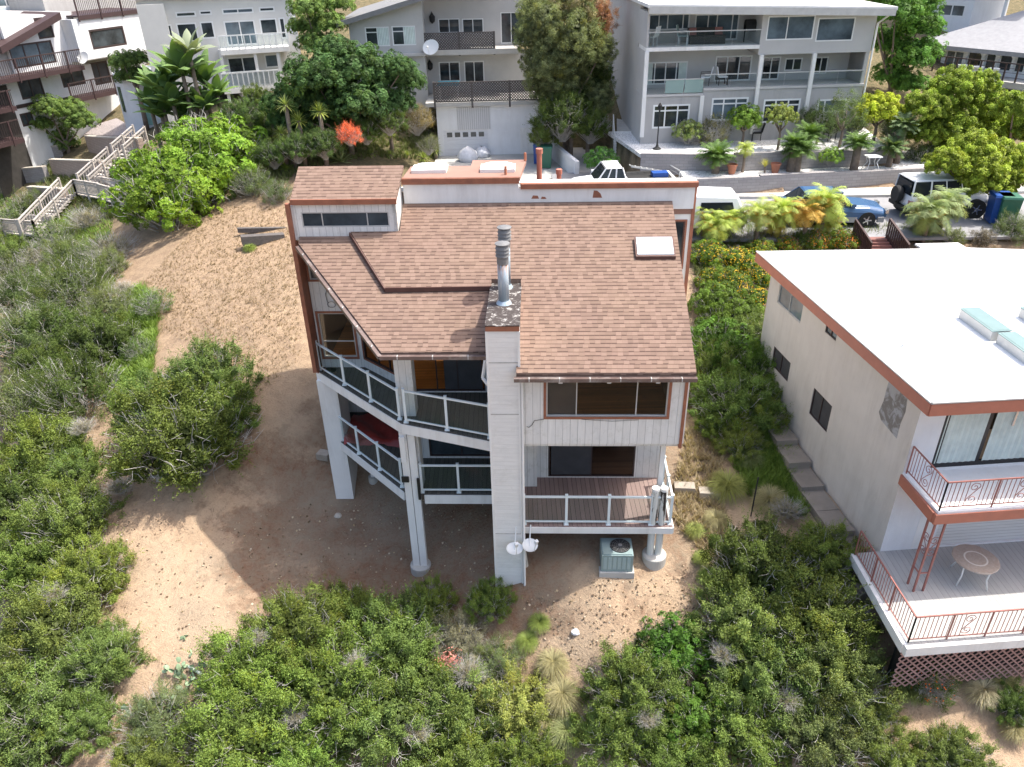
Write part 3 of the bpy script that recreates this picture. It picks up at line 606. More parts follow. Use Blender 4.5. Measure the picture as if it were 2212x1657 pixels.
for (a,b_) in ((-3.3,23.3),(-1.25,23.3)):
    mb=MB(); mb.box(H,a-.52,a+.52,b_-.32,b_+.32,-6.2,-6.1); s=mb.build('skylight',M['white_wood'],fr_)
    mb=MB(); V=[];n=8
    for i in range(n+1):
        for j in range(n+1):
            u,v=i/n,j/n; V.append(H.p(a-.49+.98*u,b_-.29+.58*v,-6.1+.10*min(1,6*min(u,1-u))*min(1,6*min(v,1-v))))
    mb.add(V,[(i*(n+1)+j,(i+1)*(n+1)+j,(i+1)*(n+1)+j+1,i*(n+1)+j+1) for i in range(n) for j in range(n)]); mb.build('dome',M['white_roof'],fr_,smooth=True)
mb=MB(); mb.box(H,-.5,4.5,22.62,25.8,-7.4,-7.25); mb.build('rear_flat_roof',M['membrane'],house)
for (px,py,h,r_) in ((1165,392,.95,.11),(1207,392,.3,.1)):
    q=H.l(hz(px,py,-7.0)); mb=MB(); mb.tube([H.p(q[0],24.6,-7.3),H.p(q[0],24.6,-7.0+h)],r_*.75,12); mb.tube([H.p(q[0],24.6,-7.0+h),H.p(q[0],24.6,-6.85+h)],r_,12); mb.build('vent_pipe',M['salmon'],house,smooth=False)
for (a,b_) in ((-1.35,24.3),(-1.0,22.75)):
    mb=MB(); mb.tube([H.p(a+.9*(b_>24),b_,-6.2),H.p(a+.9*(b_>24),b_,-5.95)],.04,8); mb.build('vent_pipe',M['terracotta'],house)
for pp_ in (((1.55,-6.84),(1.83,-6.84),(1.78,-6.72),(1.68,-6.63),(1.58,-6.62)),((-.25,-6.85),(-.02,-6.85),(-.06,-6.76),(-.2,-6.75)),((.03,-6.86),(.2,-6.86),(.16,-6.80),(.06,-6.79))):
    mb=MB(); mb.prism([H.p(a,22.496,z) for a,z in pp_],H.B*.003); mb.build('bare_patch',M['brown_trim'],house)
# side return wall on the right, with its window
mb=MB(); mb.wall(H,3.6,4.5,-12.6,-6.53,22.64,22.76,[(4.02,4.36,-9.1,-7.62)]); rw=mb.build('return_wall',M['white_wood'],house)
windowset(rw,H,4.02,4.36,-9.1,-7.62,22.64,'dark_trim','pane',(),.04,'brown_trim',.05)
mb=MB(); mb.box(H,4.5,4.6,22.6,22.78,-12.6,-6.53); mb.build('corner_trim',M['brown_trim'],house)
# enclosing walls and rooms
mb=MB(); mb.box(H,-7.1,4.5,25.7,25.8,-14.5,-7.4); mb.box(H,4.4,4.5,22.8,25.7,-14.5,-7.4); mb.build('rear_wall',M['white_siding'],house)
mb=MB()
mb.prism([H.p(3.85,17.35,-12.03),H.p(3.85,22.64,-13.5),H.p(3.85,22.64,rz_(22.64)-.2),H.p(3.85,17.35,rz_(17.35)-.2)],H.A*-.1); mb.build('side_wall',M['white_siding'],house); mb=MB()
mb.prism([H.p(-7.13,22.0,-15.5),H.p(-7.13,25.7,-14),H.p(-7.13,25.7,-7.4),H.p(-7.13,22.6,-6.2),H.p(-7.13,21.5,-6.7),H.p(-7.13,21.5,-7.7),H.p(-7.13,22.0,-8)],H.A*.1); mb.build('side_wall',M['white_siding'],house)

fl=MB(); fl.prism([H.p(-1.25,17.48,-12.0),H.p(3.74,17.48,-12.0),H.p(3.74,22.4,-12.0),H.p(-1.25,22.4,-12.0)],(0,0,-.06)); fl.prism([H.p(-3.93,20.45,-12.14),H.p(-1.26,20.45,-12.14),H.p(-1.26,25.5,-12.14),H.p(-7.0,25.5,-12.14),H.p(-7.0,22.1,-12.14),H.p(-5.6,22.1,-12.14)],(0,0,-.06)); fl.build('floor',M['wood_floor'],house); fl=MB(); fl.prism([H.p(.0,19.9,-14.98),H.p(3.7,19.9,-14.98),H.p(3.7,24.4,-14.98),H.p(.0,24.4,-14.98)],(0,0,-.06)); fl.build('lower_floor',groove_mat('dull_floor',(.26,.16,.11),.1,.04,1,.2,.4,.5),house)
mb=MB(); mb.box(H,-1.2,3.7,22.3,22.4,-12.0,-7.3); mb.box(H,-1.25,-1.2,17.6,22.3,-12.0,-9.3); mb.build('room_wall',plain('room_wall',(.24,.17,.11),.8,.1),house); mb=MB(); mb.box(H,-1.4,-1.3,19.9,25.5,-12.2,-8.6); mb.box(H,-7.0,-1.5,25.5,25.6,-12.2,-7.5); mb.box(H,-7.02,-6.99,22.05,25.5,-12.2,-7.0); mb.prism([H.p(3.7,17.5,-12),H.p(3.7,22.4,-12),H.p(3.7,22.4,rz_(22.4)-.2),H.p(3.7,17.5,rz_(17.5)-.2)],H.A*-.02); mb.box(H,-6.98,-1.4,22.9,25.5,-8.0,-7.9); mb.box(H,-.2,3.9,24.4,24.5,-15,-12.3); mb.box(H,-.2,-.12,19.9,24.4,-15,-12.3); mb.box(H,3.72,3.83,20,24.4,-15,-12.3)
mb.box(H,-4.0,-1.4,23.2,23.3,-14.8,-12.3); mb.box(H,-4.1,-4.0,20.7,23.2,-14.8,-12.3); mb.build('interior_wall',M['interior'],house)
mb=MB(); mb.box(H,-7.03,3.74,22.1,25.6,-12.4,-12.25); mb.build('floor_structure',M['interior_dark'],house)
# upper front wall on the right (big three part window)
WZ=(-11.17,-9.87)
mb=MB(); mb.wall(H,-.5,3.73,-12.05,-9.72,17.35,17.47,[(.16,3.33,*WZ)])
mb.box(H,-.5,3.85,17.47,19.7,-12.2,-12.08); fw=mb.build('front_wall',M['white_siding'],house)
mb=MB(); mb.box(H,3.73,3.81,17.32,17.47,-12.17,-9.75); mb.build('corner_trim',M['brown_trim'],house)
windowset(fw,H,.16,3.33,*WZ,17.35,'alu','glass',(.25,.745),.035,'brown_trim',.07)
mb=MB(); mb.box(H,.2,.96,17.42,17.43,WZ[0]+.03,WZ[1]-.03); mb.build('insect_screen',M['pane_screen'],fw)
for a in (.52,1.75,2.98):
    mb=MB(); mb.box(H,a-.05,a+.05,17.02,17.3,-9.96,-9.87); mb.build('eave_bracket',M['white_wood'],house)
mb=MB(); mb.tube([H.p(.1,17.33,-11.24),H.p(-.15,17.33,-11.28),H.p(-.22,17.33,-11.42),H.p(-.3,17.33,-11.5),H.p(-.36,17.33,-11.47)],.008,4); mb.tube([H.p(1.1,17.33,-11.24),H.p(1.9,17.33,-11.3),H.p(2.6,17.33,-11.26)],.006,4); mb.build('cable',M['black'],house)
# middle: lower right wall with sliding door
mb=MB(); mb.wall(H,-.1,3.85,-15.1,-12.08,19.75,19.87,[(.25,2.95,-14.97,-12.85)]); mb.box(H,-.53,-.1,19.28,19.4,-15.1,-12.08); mb.box(H,-.12,-.1,19.4,19.75,-15.1,-12.08); lw=mb.build('lower_wall',M['white_siding'],house)
sd=windowset(lw,H,.25,2.95,-14.97,-12.85,19.75,'brown_frame','glass',(.5,),.05,None,name='sliding_door')
mb=MB(); mb.box(H,.34,1.6,19.77,19.785,-14.9,-12.9); mb.build('insect_screen',M['pane_screen'],sd)
mb=MB(); mb.box(H,.08,.13,19.72,19.75,-13.55,-13.45); mb.build('wall_socket',M['cap_grey'],lw)
# chimney
mb=MB(); mb.box(H,-1.33,-.53,17.2,19.8,-18.2,-8.56); ch=mb.build('chimney',M['lap_siding'],house)
mb=MB(); mb.box(H,-1.35,-.51,17.18,19.82,-8.56,-8.42); mb.build('chimney_band',M['brown_trim'],ch)
t=NT('flaky_cap'); n=t.noise(3.5,12,rough=.8,dist=1.2); t.done(t.mix(t.ramp(n,(.53,0),(.60,1)),(.045,.035,.032),(.50,.48,.45)),.8,n,.4,.01)
mb=MB(); mb.box(H,-1.36,-.50,17.17,19.83,-8.42,-8.39); mb.build('chimney_cap',t.m,ch)
mb=MB()
for a in (-1.36,-.56): mb.box(H,a,a+.06,17.17,17.2,-18.2,-8.57)
mb.box(H,-.53,-.5,17.17,17.26,-18.2,-9.9); mb.build('corner_board',M['white_wood'],ch)
for z in (-9.45,-11.0,-15.1): 
    mb=MB(); mb.box(H,-1.3,-.56,17.192,17.2,z-.012,z+.012); mb.build('joint_strip',M['twig_grey'],ch)
def flue(a,b,zt,rust):
    c=H.p(a,b,0); mb=MB(); mb.tube([H.p(a,b,-8.39),H.p(a,b,-8.30)],[.20,.145],20); mb.tube([H.p(a,b,-8.3),H.p(a,b,zt-.52)],.14,20); f=mb.build('flue_pipe',rust,ch,smooth=False)
    for p in f.data.polygons: p.use_smooth=abs(p.normal.z)<.5
    mb=MB(); z=zt-.52; mb.tube([H.p(a,b,z-.05),H.p(a,b,z+.18)],.15,20)
    for i in range(3): mb.lathe(H.p(a,b,z+.16+i*.095),[(.135,.0),(.185,.0),(.15,.085),(.12,.085)],20)
    mb.lathe(H.p(a,b,z+.46),[(.19,.0),(.19,.025),(.10,.055),(0.0005,.065)],20); mb.build('flue_cap',M['cap_grey'],f)
t=NT('rusty_galvanised'); sp=t.n('SeparateXYZ',t.obj()); n=t.noise(9,6,vec=t.n('CombineXYZ',t.math('MULTIPLY',sp.outputs[0],3.),sp.outputs[1],t.math('MULTIPLY',sp.outputs[2],.25)).outputs[0])
zf=t.n('MapRange',sp.outputs[2],-7.75,-7.25,0.,1.).outputs[0]; t.done(t.mix(t.math('MULTIPLY',t.ramp(n,(.42,0),(.55,1)),zf),t.mix(t.ramp(n,(.4,0),(.6,1)),(.36,.45,.52),(.46,.53,.58)),(.34,.13,.03)),.45,None,Metallic=.25)
flue(-.94,18.5,-6.72,t.m); flue(-.93,19.55,-6.66,M['galv'])
# gutter outlets beside the chimney
mb=MB(); mb.bar(H.p(-1.42,17.62,-9.6),H.p(-1.5,17.55,-10.1),.06); mb.bar(H.p(-1.5,17.55,-10.1),H.p(-1.36,17.3,-10.15),.06); mb.tube([H.p(-.47,17.22,-9.85),H.p(-.47,17.15,-15),H.p(-.47,17.12,-17.3)],.035,8); mb.build('downpipe',M['white_wood'],house)
# roof skylight
mb=MB(); a0,a1,b0,b1=2.66,3.76,20.42,21.1
mb.prism([H.p(a,b,rz_(b)+.1) for a,b in ((a0,b0),(a1,b0),(a1,b1),(a0,b1))],(0,0,-.22)); sk_=mb.build('roof_skylight',M['dark_trim'],roof)
mb=MB(); mb.prism([H.p(a,b,rz_(b)+.125) for a,b in ((a0+.05,b0+.05),(a1-.05,b0+.05),(a1-.05,b1-.05),(a0+.05,b1-.05))],(0,0,-.03)); mb.build('skylight_pane',plain('skylight_white',(.78,.84,.86),.15,.04),sk_)
# left upper block: far front wall, slanting wall, sliding door wall, column
mb=MB(); mb.wall(H,-7.1,-5.7,-12.25,-7.95,21.93,22.03,[(-6.98,-5.9,-11.82,-10.26),(-7.04,-6.1,-9.13,-8.0)]); w1=mb.build('front_wall',M['white_siding'],house)
windowset(w1,H,-6.98,-5.9,-11.82,-10.26,21.93,'alu','glass',(),.035,'brown_trim',.07,(.36,)); windowset(w1,H,-7.04,-6.1,-9.13,-8.0,21.93,'alu','pane',(),.035,'brown_trim',.06)
P0=H.p(-5.7,21.93,0); P1=H.p(-3.93,20.36,0); dd=P1-P0; G=Fr(-math.atan2(dd[1],dd[0]),P0); LL=float(np.linalg.norm(dd))
mb=MB(); mb.wall(G,0,LL,-12.25,-8.6,0,.1,[(.05,1.75,-11.85,-10.2)]); w2=mb.build('slanting_wall',M['white_siding'],house)
windowset(w2,G,.05,1.75,-11.85,-10.2,0,'brown_frame','glass',(.42,.75),.04,'brown_trim',.04)
mb=MB(); mb.wall(H,-3.95,-1.33,-12.25,-8.7,20.33,20.45,[(-3.86,-1.66,-12.16,-9.9)]); w3=mb.build('door_wall',M['white_siding'],house)
sd=windowset(w3,H,-3.86,-1.66,-12.16,-9.9,20.33,'brown_frame','glass',(.33,.62),.045,name='sliding_door')
mb=MB(); mb.box(H,-2.9,-1.75,20.355,20.37,-12.1,-9.95); mb.build('insect_screen',M['pane_screen'],sd)
mb=MB(); mb.wall(H,-4.0,-1.33,-15.0,-12.4,20.6,20.72,[(-3.6,-1.5,-14.8,-13.0)]); w4=mb.build('under_wall',M['white_siding'],house)
windowset(w4,H,-3.6,-1.5,-14.8,-13.0,20.6,'brown_frame','pane',(.5,),.05,name='sliding_door')
mb=MB(); mb.box(H,-7.2,-7.0,22.3,22.4,-15,-12.4); mb.box(H,-7.0,-4.0,23.4,23.5,-15.2,-12.4); mb.build('under_wall_side',M['white_siding'],house)
mb=MB(); mb.box(H,-4.12,-3.62,18.98,19.45,-15.0,-8.95); mb.build('column',M['white_siding'],house)
mb=MB(); mb.box(H,-7.25,-7.13,21.38,21.52,-12.1,-6.6); mb.prism([H.p(-7.16,21.52,-12.2),H.p(-7.16,22.0,-12.2),H.p(-7.16,22.0,-7.6),H.p(-7.16,21.52,-7.6)],H.A*.03); mb.build('corner_trim',M['brown_trim'],house)
# wire hanging on the wall
mb=MB(); pts=[H.p(-6.5,21.9,-9.3),H.p(-6.62,21.89,-9.6),H.p(-6.6,21.89,-9.85)]+[H.p(-6.48+.13*math.cos(a),21.89,-9.95+.1*math.sin(a)) for a in np.linspace(2.5,9,12)]; mb.tube(pts,.008,4); mb.build('cable',M['black'],house)
# decks
def deck(name,poly,z,mat,parent,rim_edges,rim_h=.32,th=.05):
    mb=MB(); mb.prism([H.p(a,b,z) for a,b in poly],(0,0,-th)); d=mb.build(name,M[mat],parent)
    mb=MB()
    for i,j in rim_edges:
        P=H.p(*poly[i],z-.03-rim_h/2);Q=H.p(*poly[j],z-.03-rim_h/2); mb.bar(P,Q,.06,rim_h)
    mb.build('rim_board',M['white_wood'],d); return d
def glass_rail(parent,pts,z,h,n,tall=None,name='glass_railing',ends=(1,1)):
    """white rail with posts and clear panels between two points"""
    P=H.p(*pts[0],z);Q=H.p(*pts[1],z); u=unit(Q-P); mb=MB(); up_=np.array([0,0,1.])
    mb.bar(P+up_*(h-.03),Q+up_*(h-.03),.055,.05); mb.bar(P+up_*.1,Q+up_*.1,.045,.04); r=mb.build(name,M['rail_white'],parent)
    for i in range(n+1):
        if (i==0 and not ends[0]) or (i==n and not ends[1]): continue
        c=P+(Q-P)*i/n; mb=MB(); mb.bar(c,c+up_*(h+.03),.07); mb.bar(c,c+up_*.03,.14); mb.bar(c+up_*(h+.03),c+up_*(h+.05),.09); mb.build('post',M['rail_white'],r)
    for i in range(n):
        a=P+(Q-P)*i/n+u*.05; b=P+(Q-P)*(i+1)/n-u*.05; mb=MB(); mb.bar(a+up_*.5*(h+.04),b+up_*.5*(h+.04),.01,h-.2); mb.build('glass_panel',M['rail_glass'],r)
ZU,ZL,ZR=-12.2,-14.87,-15.0
up_poly=[(-7.25,21.75),(-4.0,18.62),(-1.33,17.72),(-1.33,20.33),(-3.93,20.36),(-5.7,21.93),(-7.2,21.93)]
du=deck('upper_deck',up_poly,ZU,'deck_grey',house,[(0,1),(1,2)])
glass_rail(du,((-7.14,21.78),(-4.07,18.82)),ZU,1.0,3); glass_rail(du,((-3.86,18.66),(-1.40,17.86)),ZU,1.08,2)
lo_poly=[(-7.0,21.8),(-4.2,18.86),(-3.55,18.72),(-1.33,18.72),(-1.33,20.6),(-4.0,20.6),(-4.0,23.4),(-7.0,23.4)]
dl=deck('lower_deck',lo_poly,ZL,'deck_grey',house,[(0,1),(2,3)])
glass_rail(dl,((-6.85,21.72),(-4.28,19.08)),ZL,1.02,3); glass_rail(dl,((-3.62,18.82),(-1.36,18.82)),ZL,1.04,2,ends=(1,0))
# right deck
rd=[(-.53,17.42),(3.84,17.42),(3.84,19.75),(-.1,19.75),(-.1,19.28),(-.53,19.28)]
dr=deck('right_deck',rd,ZR,'deck_brown',house,[(0,1),(1,2)],.22)
glass_rail(dr,((-.47,17.52),(3.2,17.52)),ZR,1.03,3); glass_rail(dr,((3.76,17.55),(3.79,19.4)),ZR,1.03,2)
mb=MB(); mb.bar(H.p(3.2,17.52,ZR+1.0),H.p(3.76,17.52,ZR+1.0),.055,.05); mb.bar(H.p(3.2,17.52,ZR+.1),H.p(3.76,17.52,ZR+.1),.045,.04); mb.build('rail',M['rail_white'],dr)
mb=MB(); mb.box(H,3.36,3.5,17.85,17.99,-15,-12.05); mb.build('porch_post',M['white_wood'],house)
# twin timber posts on round footings
def twin(a,b,z0,z1,zf,stain=None,gap=.2,w=.19,rf=.34):
    for s in (-1,1):
        mb=MB(); mb.box(H,a+s*gap*.5-w/2,a+s*gap*.5+w/2,b-.1,b+.1,z0,z1); p=mb.build('timber_post',M['white_wood'],house)
    mb=MB(); mb.lathe(H.p(a,b,zf),[(rf*1.0,-.9),(rf,.28),(rf*.93,.3),(.0005,.3)],28); mb.build('footing',M['concrete'],house)
gq_=gz(*H.p(-3.9,18.78,0)[:2]); twin(-3.9,18.78,gq_-.05,-12.55,gq_-.12,gap=.235,w=.215)
t=NT('peeling_post'); sp=t.n('SeparateXYZ',t.obj()); n=t.noise(4.5,6,vec=t.n('CombineXYZ',t.math('MULTIPLY',sp.outputs[0],1.6),sp.outputs[1],t.math('MULTIPLY',sp.outputs[2],.16)).outputs[0],dist=.25); t.done(t.mix(t.math('MULTIPLY',t.ramp(n,(.50,0),(.52,1)),t.math('GREATER_THAN',sp.outputs[2],-15.05)),(.66,.66,.62),(.03,.022,.02)),.7)
for s in (0,1):
    mb=MB(); c=H.p(3.27+.24*s,17.56,0); mb.tube([c+np.array([0,0,-16.4]),c+np.array([0,0,-13.72])],.105,14); mb.build('timber_post',t.m if s or 1 else M['white_wood'],house)
    mb=MB(); mb.lathe(c+np.array([0,0,-13.78]),[(.112,0),(.112,.09),(.0005,.1)],14); mb.build('post_cap',M['white_wood'],house)
mb=MB(); mb.lathe(H.p(3.4,17.56,-16.35),[(.36,-.9),(.36,.18),(.33,.21),(.0005,.21)],28); mb.build('footing',M['concrete'],house)
mb=MB(); mb.box(H,-4.18,-3.96,18.62,18.66,-14.35,-14.15); mb.box(H,-3.72,-3.64,18.6,18.65,-15,-14.2); mb.build('tar_patch',M['black'],house)
mb=MB(); mb.box(H,-4.12,-3.96,18.6,18.68,-13.6,-12.7); mb.build('post_cover',M['white_wood'],house)
# boxed pier on the left
mb=MB(); mb.box(H,-7.25,-6.62,21.55,22.6,-17.35,-12.5); mb.box(H,-7.0,-6.6,21.6,22.6,-12.6,-12.2); pier=mb.build('boxed_pier',M['white_wood'],house)
for a in (-7.12,-6.72):
    mb=MB(); mb.box(H,a-.09,a+.09,21.6,21.8,-18.0,-17.3); mb.build('stub_post',M['white_wood'],pier)
for (a,b,z) in ((-6.0,22.2,-16.9),(-4.9,22.3,-17.2)):
    g=-17.0; mb=MB(); mb.tube([H.p(a,b,g-.3),H.p(a,b,-15.1)],.08,8); mb.build('slim_post',M['white_wood'],house); q=H.p(a,b,0); mb=MB(); mb.lathe(np.array([q[0],q[1],gz(q[0],q[1])]),[(.2,-.4),(.17,.15),(.0005,.16)],16); mb.build('footing',M['concrete'],house)
# ceiling of lower porch, red tarpaulin lying on the lower deck
tarp=MB(); n=14; V=[]
rr=random.Random(4)
for i in range(n+1):
    for j in range(n+1): V.append(H.p(-6.6+2.4*i/n,21.3+1.7*j/n-(.0 if i<8 else .22*(i-8)/6),ZL+.17+.07*math.sin(i*1.1+j*.7)+.05*rr.random()-(.16 if j==0 else 0)))
tarp.add(V,[(i*(n+1)+j,(i+1)*(n+1)+j,(i+1)*(n+1)+j+1,i*(n+1)+j+1) for i in range(n) for j in range(n)])
tp=tarp.build('tarpaulin',plain('red_tarp',(.27,.035,.028),.4,.2),None,smooth=True); tag(tp,'crumpled red tarpaulin lying on the lower left deck under the upper deck','tarpaulin')
# ---------------- things round the house ----------------
q=H.p(2.3,17.2,0); acz=gz(*H.p(2.3,17.1,0)[:2])+.06; A_=Fr(YAW,H.p(1.78,16.95,acz))
ac=thing('air_conditioner','boxy grey green air conditioning unit with round fan grille under the right deck','air conditioner',A_.p(.5,.4,0))
mb=MB(); mb.box(A_,-.05,.97,-.06,.82,-.4,.02); mb.build('pad',M['concrete'],ac)
mb=MB(); mb.box(A_,0,.92,0,.76,.03,.64); mb.box(A_,.03,.89,.03,.73,.64,.67); mb.build('cabinet',M['teal_metal'],ac)
mb=MB()
for i in range(6): x=.06+i*.137; mb.box(A_,x,x+.10,-.008,0,.12,.57)
mb.build('louvre_panel',plain('teal_light',(.33,.43,.43),.5,.05),ac)
c=A_.p(.56,.39,.67); mb=MB(); mb.lathe(c,[(.30,.0),(.30,.015),(.0005,.016)],28); f=mb.build('fan_hole_shade',M['black'],ac)  # black disc painted as the dark inside of the fan hole
mb=MB(); 
for k in range(5): r_=.06+.055*k; mb.tube([c+np.array([math.cos(a)*r_,math.sin(a)*r_,.03]) for a in np.linspace(0,6.28,25)],.004,3,False)
for a in np.linspace(0,6.28,13): mb.bar(c+np.array([0,0,.035]),c+np.array([math.cos(a)*.3,math.sin(a)*.3,.03]),.006)
mb.lathe(c+np.array([0,0,.02]),[(.06,0),(.06,.03),(.0005,.035)],12); mb.build('fan_grille',M['cap_grey'],ac)
def dish(P,label,yaw,face,r_=.3,mat='white_frame',mount=None):
    """tilted reflector with arm and feed; P centre of the reflector, face = direction it looks"""
    t=thing('satellite_dish',label,'satellite dish',P); n=unit(np.array(face,float)); s=unit(np.cross(n,[0,0,1.])); u=np.cross(s,n); P=np.array(P)
    V=[P+n*-.05]; F=[]; N=22; rings=5
    for i in range(1,rings+1):
        for k in range(N): a=2*math.pi*k/N; f=i/rings; V.append(P+(s*math.cos(a)+u*math.sin(a)*.9)*r_*f+n*(-.05+.07*f*f))
    for k in range(N): F.append((0,1+k,1+(k+1)%N))
    for i in range(rings-1):
        for k in range(N): a=1+i*N+k;b=1+i*N+(k+1)%N; F.append((a,a+N,b+N,b))
    mb=MB(); mb.add(V,F); n0=len(V); mb.add([v-n*.012 for v in V],[tuple(reversed(f)) for f in F]); mb.build('reflector',M[mat],t,smooth=True)
    mb=MB(); e=P-u*r_*.9; g=P+n*.42-u*.16; mb.tube([e,g],.014,6); mb.build('feed_arm',M[mat],t); mb=MB(); mb.bar(g-n*.05,g+n*.09,.09); mb.build('feed_horn',M[mat],t)
    if mount is not None: mb=MB(); mb.tube([P-n*.06,(P-n*.1+np.array(mount))/2+np.array([0,0,-.02]),mount],.02,8); mb.build('mast',M[mat],t)
    return t
dish(H.p(-.74,16.92,-15.42),'round white dish against the chimney face, left of the two',0,(.05,-.25,.95),.24,mount=H.p(-.7,17.2,-14.85))
dish(H.p(-.3,17.0,-15.36),'white dish with hanging feed box under the deck corner beside the chimney',0,(.2,-.3,.9),.24,mount=H.p(-.28,17.42,-14.95))
def slabby(name,P,dims,rz,mat,label,cat,tilt=0,group=None):
    t=thing(name,label,cat,P,group,rz) if False else None
    F_=Fr(rz,P); mb=MB(); a,b,c=dims; mb.box(F_,-a/2,a/2,-b/2,b/2,-.05,c)
    if tilt:
        P=np.array(P,float); mb.v=[tuple(np.array(v)+np.array([0,0,1])*((np.array(v)-P)@F_.A)*tilt) for v in mb.v]
    o=mb.build(name,M[mat],None); return tag(o,label,cat,group)
P=hg(*c2(240,820)); slabby('concrete_block',P,(.45,.35,.2),.3,'weathered_block','pale concrete block lying on the dirt left of the boxed pier','block')
P=hg(*zr(1400,1050,.4526)(1440,935)); 
for i,(dx,dy,dz) in enumerate(((0,0,.35),(.75,-.25,.3))): slabby('concrete_block',P+np.array([dx,dy,0]),(.65,.35,dz*.7),.1,'weathered_block',['large pale block set in dry grass right of the deck corner','smaller pale block beside the larger one right of the deck'][i],'block')
P=hg(*zr(1400,1050,.4526)(398,1440)); mb=MB(); mb.bar(P,P+np.array([-.12,.25,.9]),.12,.03); tag(mb.build('plank',M['stone'],None),'pale plank leaning beside the foot of the chimney','plank')
P=hg(573,499); slabby('timber_beam',P,(2.6,.2,.18),-.15,'old_wood','thin dark timber lying on the dry slope behind the bigger beam','timber',tilt=-.06)
P=hg(798,524); slabby('timber_beam',hg(570,524),(2.0,.4,.4),-.42,'old_wood','thick weathered timber lying on the dry slope beside a weed tuft','timber',tilt=-.1)
def rock(P,r_,seed,label,mat='stone',group=None):
    rng=np.random.default_rng(seed); mb=MB(); V=[];n,m=9,6
    for j in range(m+1):
        for i in range(n):
            a=2*math.pi*i/n; b=math.pi*j/m; V.append(P+np.array([math.cos(a)*math.sin(b),math.sin(a)*math.sin(b),.65*math.cos(b)])*r_*rng.uniform(.8,1.15))
    mb.add(V,[(j*n+i,j*n+(i+1)%n,(j+1)*n+(i+1)%n,(j+1)*n+i)[::-1] for j in range(m) for i in range(n)]); o=mb.build('rock',M[mat],None,smooth=False); return tag(o,label,'rock',group)
rock(hg(1243,1365),.13,1,'round white stone lying alone on the bare slope below the deck','white_bag')
rock(hg(445,990),.22,2,'grey boulder between the big round bush and the left thicket'); rock(hg(345,825),.4,3,'pale flat boulder among weeds above the big bush')
rock(hg(*c2(320,1165)),.13,4,'small pale stone on the shaded dirt below the pier'); rock(hg(355,1030),.3,6,'boulder half hidden at the left rim of the big bush')
mb=MB(); P=hg(1568,930); mb.tube([P,P+np.array([0,0,1.5])],.025,6); tag(mb.build('fence_post',M['rubber'],None),'thin dark metal stake in the weeds left of the garden path','stake')
mb=MB(); P=hg(1622,1115); mb.tube([P,P+np.array([.02,0,1.5])],.022,6); tag(mb.build('fence_post',M['rubber'],None),'thin dark stake standing in dry grass above the big right shrubs','stake')
mb=MB(); pts=[hg(x,y)+np.array([0,0,.15]) for x,y in ((410,1448),(440,1465),(475,1490),(505,1512),(550,1545))]; mb.tube(pts,.05,6); tag(mb.build('plastic_pipe',plain('pale_pipe',(.45,.52,.45),.6,.1),None,smooth=True),'pale pipe lying across the foot of the sunlit dirt patch','pipe')
# ---------------- neighbour on the right ----------------
Nb=Fr(R(-3.9)); kn=zr(2200,700,.4828); k5=lambda x,y:((2400+x*.6043)/1.38879,(1300+y*.6041)/1.38879)
M['clear_glass']=glass_mat('clear_glass',(.9,.93,.92),.0)
nb=thing('flat_roofed_house','cream stucco house with a flat white roof, salmon fascia and red iron balcony railings','house',Nb.p(14,18,-15.3))
ZT=-9.7; rp_=[(10.78,14.56),(26,14.4),(26,23.2),(19.1,23.6),(17.35,24.0),(17.35,24.5),(15.85,24.6),(15.85,24.1),(10.22,24.6)]
mb=MB(); mb.prism([Nb.p(a,b,ZT) for a,b in rp_],(0,0,-.06)); nroof=mb.build('roof',M['white_roof'],nb)
mb=MB()
for i in (8,0): 
    j=(i+1)%len(rp_); P,Q=Nb.p(*rp_[i],ZT-.2),Nb.p(*rp_[j],ZT-.2); mb.bar(P,Q,.05,.32)
mb.build('fascia',M['salmon'],nroof)
mb=MB()
for i in (8,0): j=(i+1)%len(rp_); mb.bar(Nb.p(*rp_[i],ZT+.0),Nb.p(*rp_[j],ZT+.0),.08,.035)
mb.build('drip_edge',M['alu'],nroof)
mb=MB(); mb.prism([Nb.p(a,b,ZT-.1) for a,b in ((10.9,14.7),(25.9,14.6),(25.9,23),(10.4,24.3))],(0,0,-.12)); mb.build('soffit',M['stucco_cream'],nroof)
S0,S1=Nb.p(10.72,24.3,0),Nb.p(11.3,15.57,0); dS=S1-S0; Sd=Fr(-math.atan2(dS[1],dS[0]),S0); SL_=float(np.linalg.norm(dS))
def rect4(fr,k,q,b=0):
    h=[fr.hit(*k(*p),b) for p in q]; return (h[0][0]+h[2][0])/2,(h[1][0]+h[3][0])/2,(h[2][2]+h[3][2])/2,(h[0][2]+h[1][2])/2
ws=[rect4(Sd,kn,q) for q in (((290,290),(440,412),(275,425),(415,568)),((580,545),(650,600),(570,610),(635,675)),((255,695),(355,812),(235,812),(335,930)),((500,952),(612,1078),(472,1118),(578,1245)))]
ws=[(a,b,c,min(d,ZT-.4)) for a,b,c,d in ws]
mb=MB(); mb.wall(Sd,0,SL_,-18.2,ZT-.2,0,.15,ws); sw=mb.build('side_wall',M['stucco_cream'],nb)
for i,(a,b,c,d) in enumerate(ws): windowset(sw,Sd,a,b,c,d,0,'brown_frame' if i else 'alu','pane_screen' if i>1 else 'pane_blue',(.48,),.035,inset=.06)
mb=MB(); rng=np.random.default_rng(5); ctr=np.mean([Sd.hit(*kn(x,y),0) for x,y in ((975,900),(1088,990),(1010,1265),(915,1130))],0)
pp=[Sd.hit(*kn(x,y),0) for x,y in ((975,895),(1010,945),(1088,990),(1070,1110),(1040,1180),(1015,1275),(960,1210),(918,1160),(905,1110),(935,1040),(955,960))]
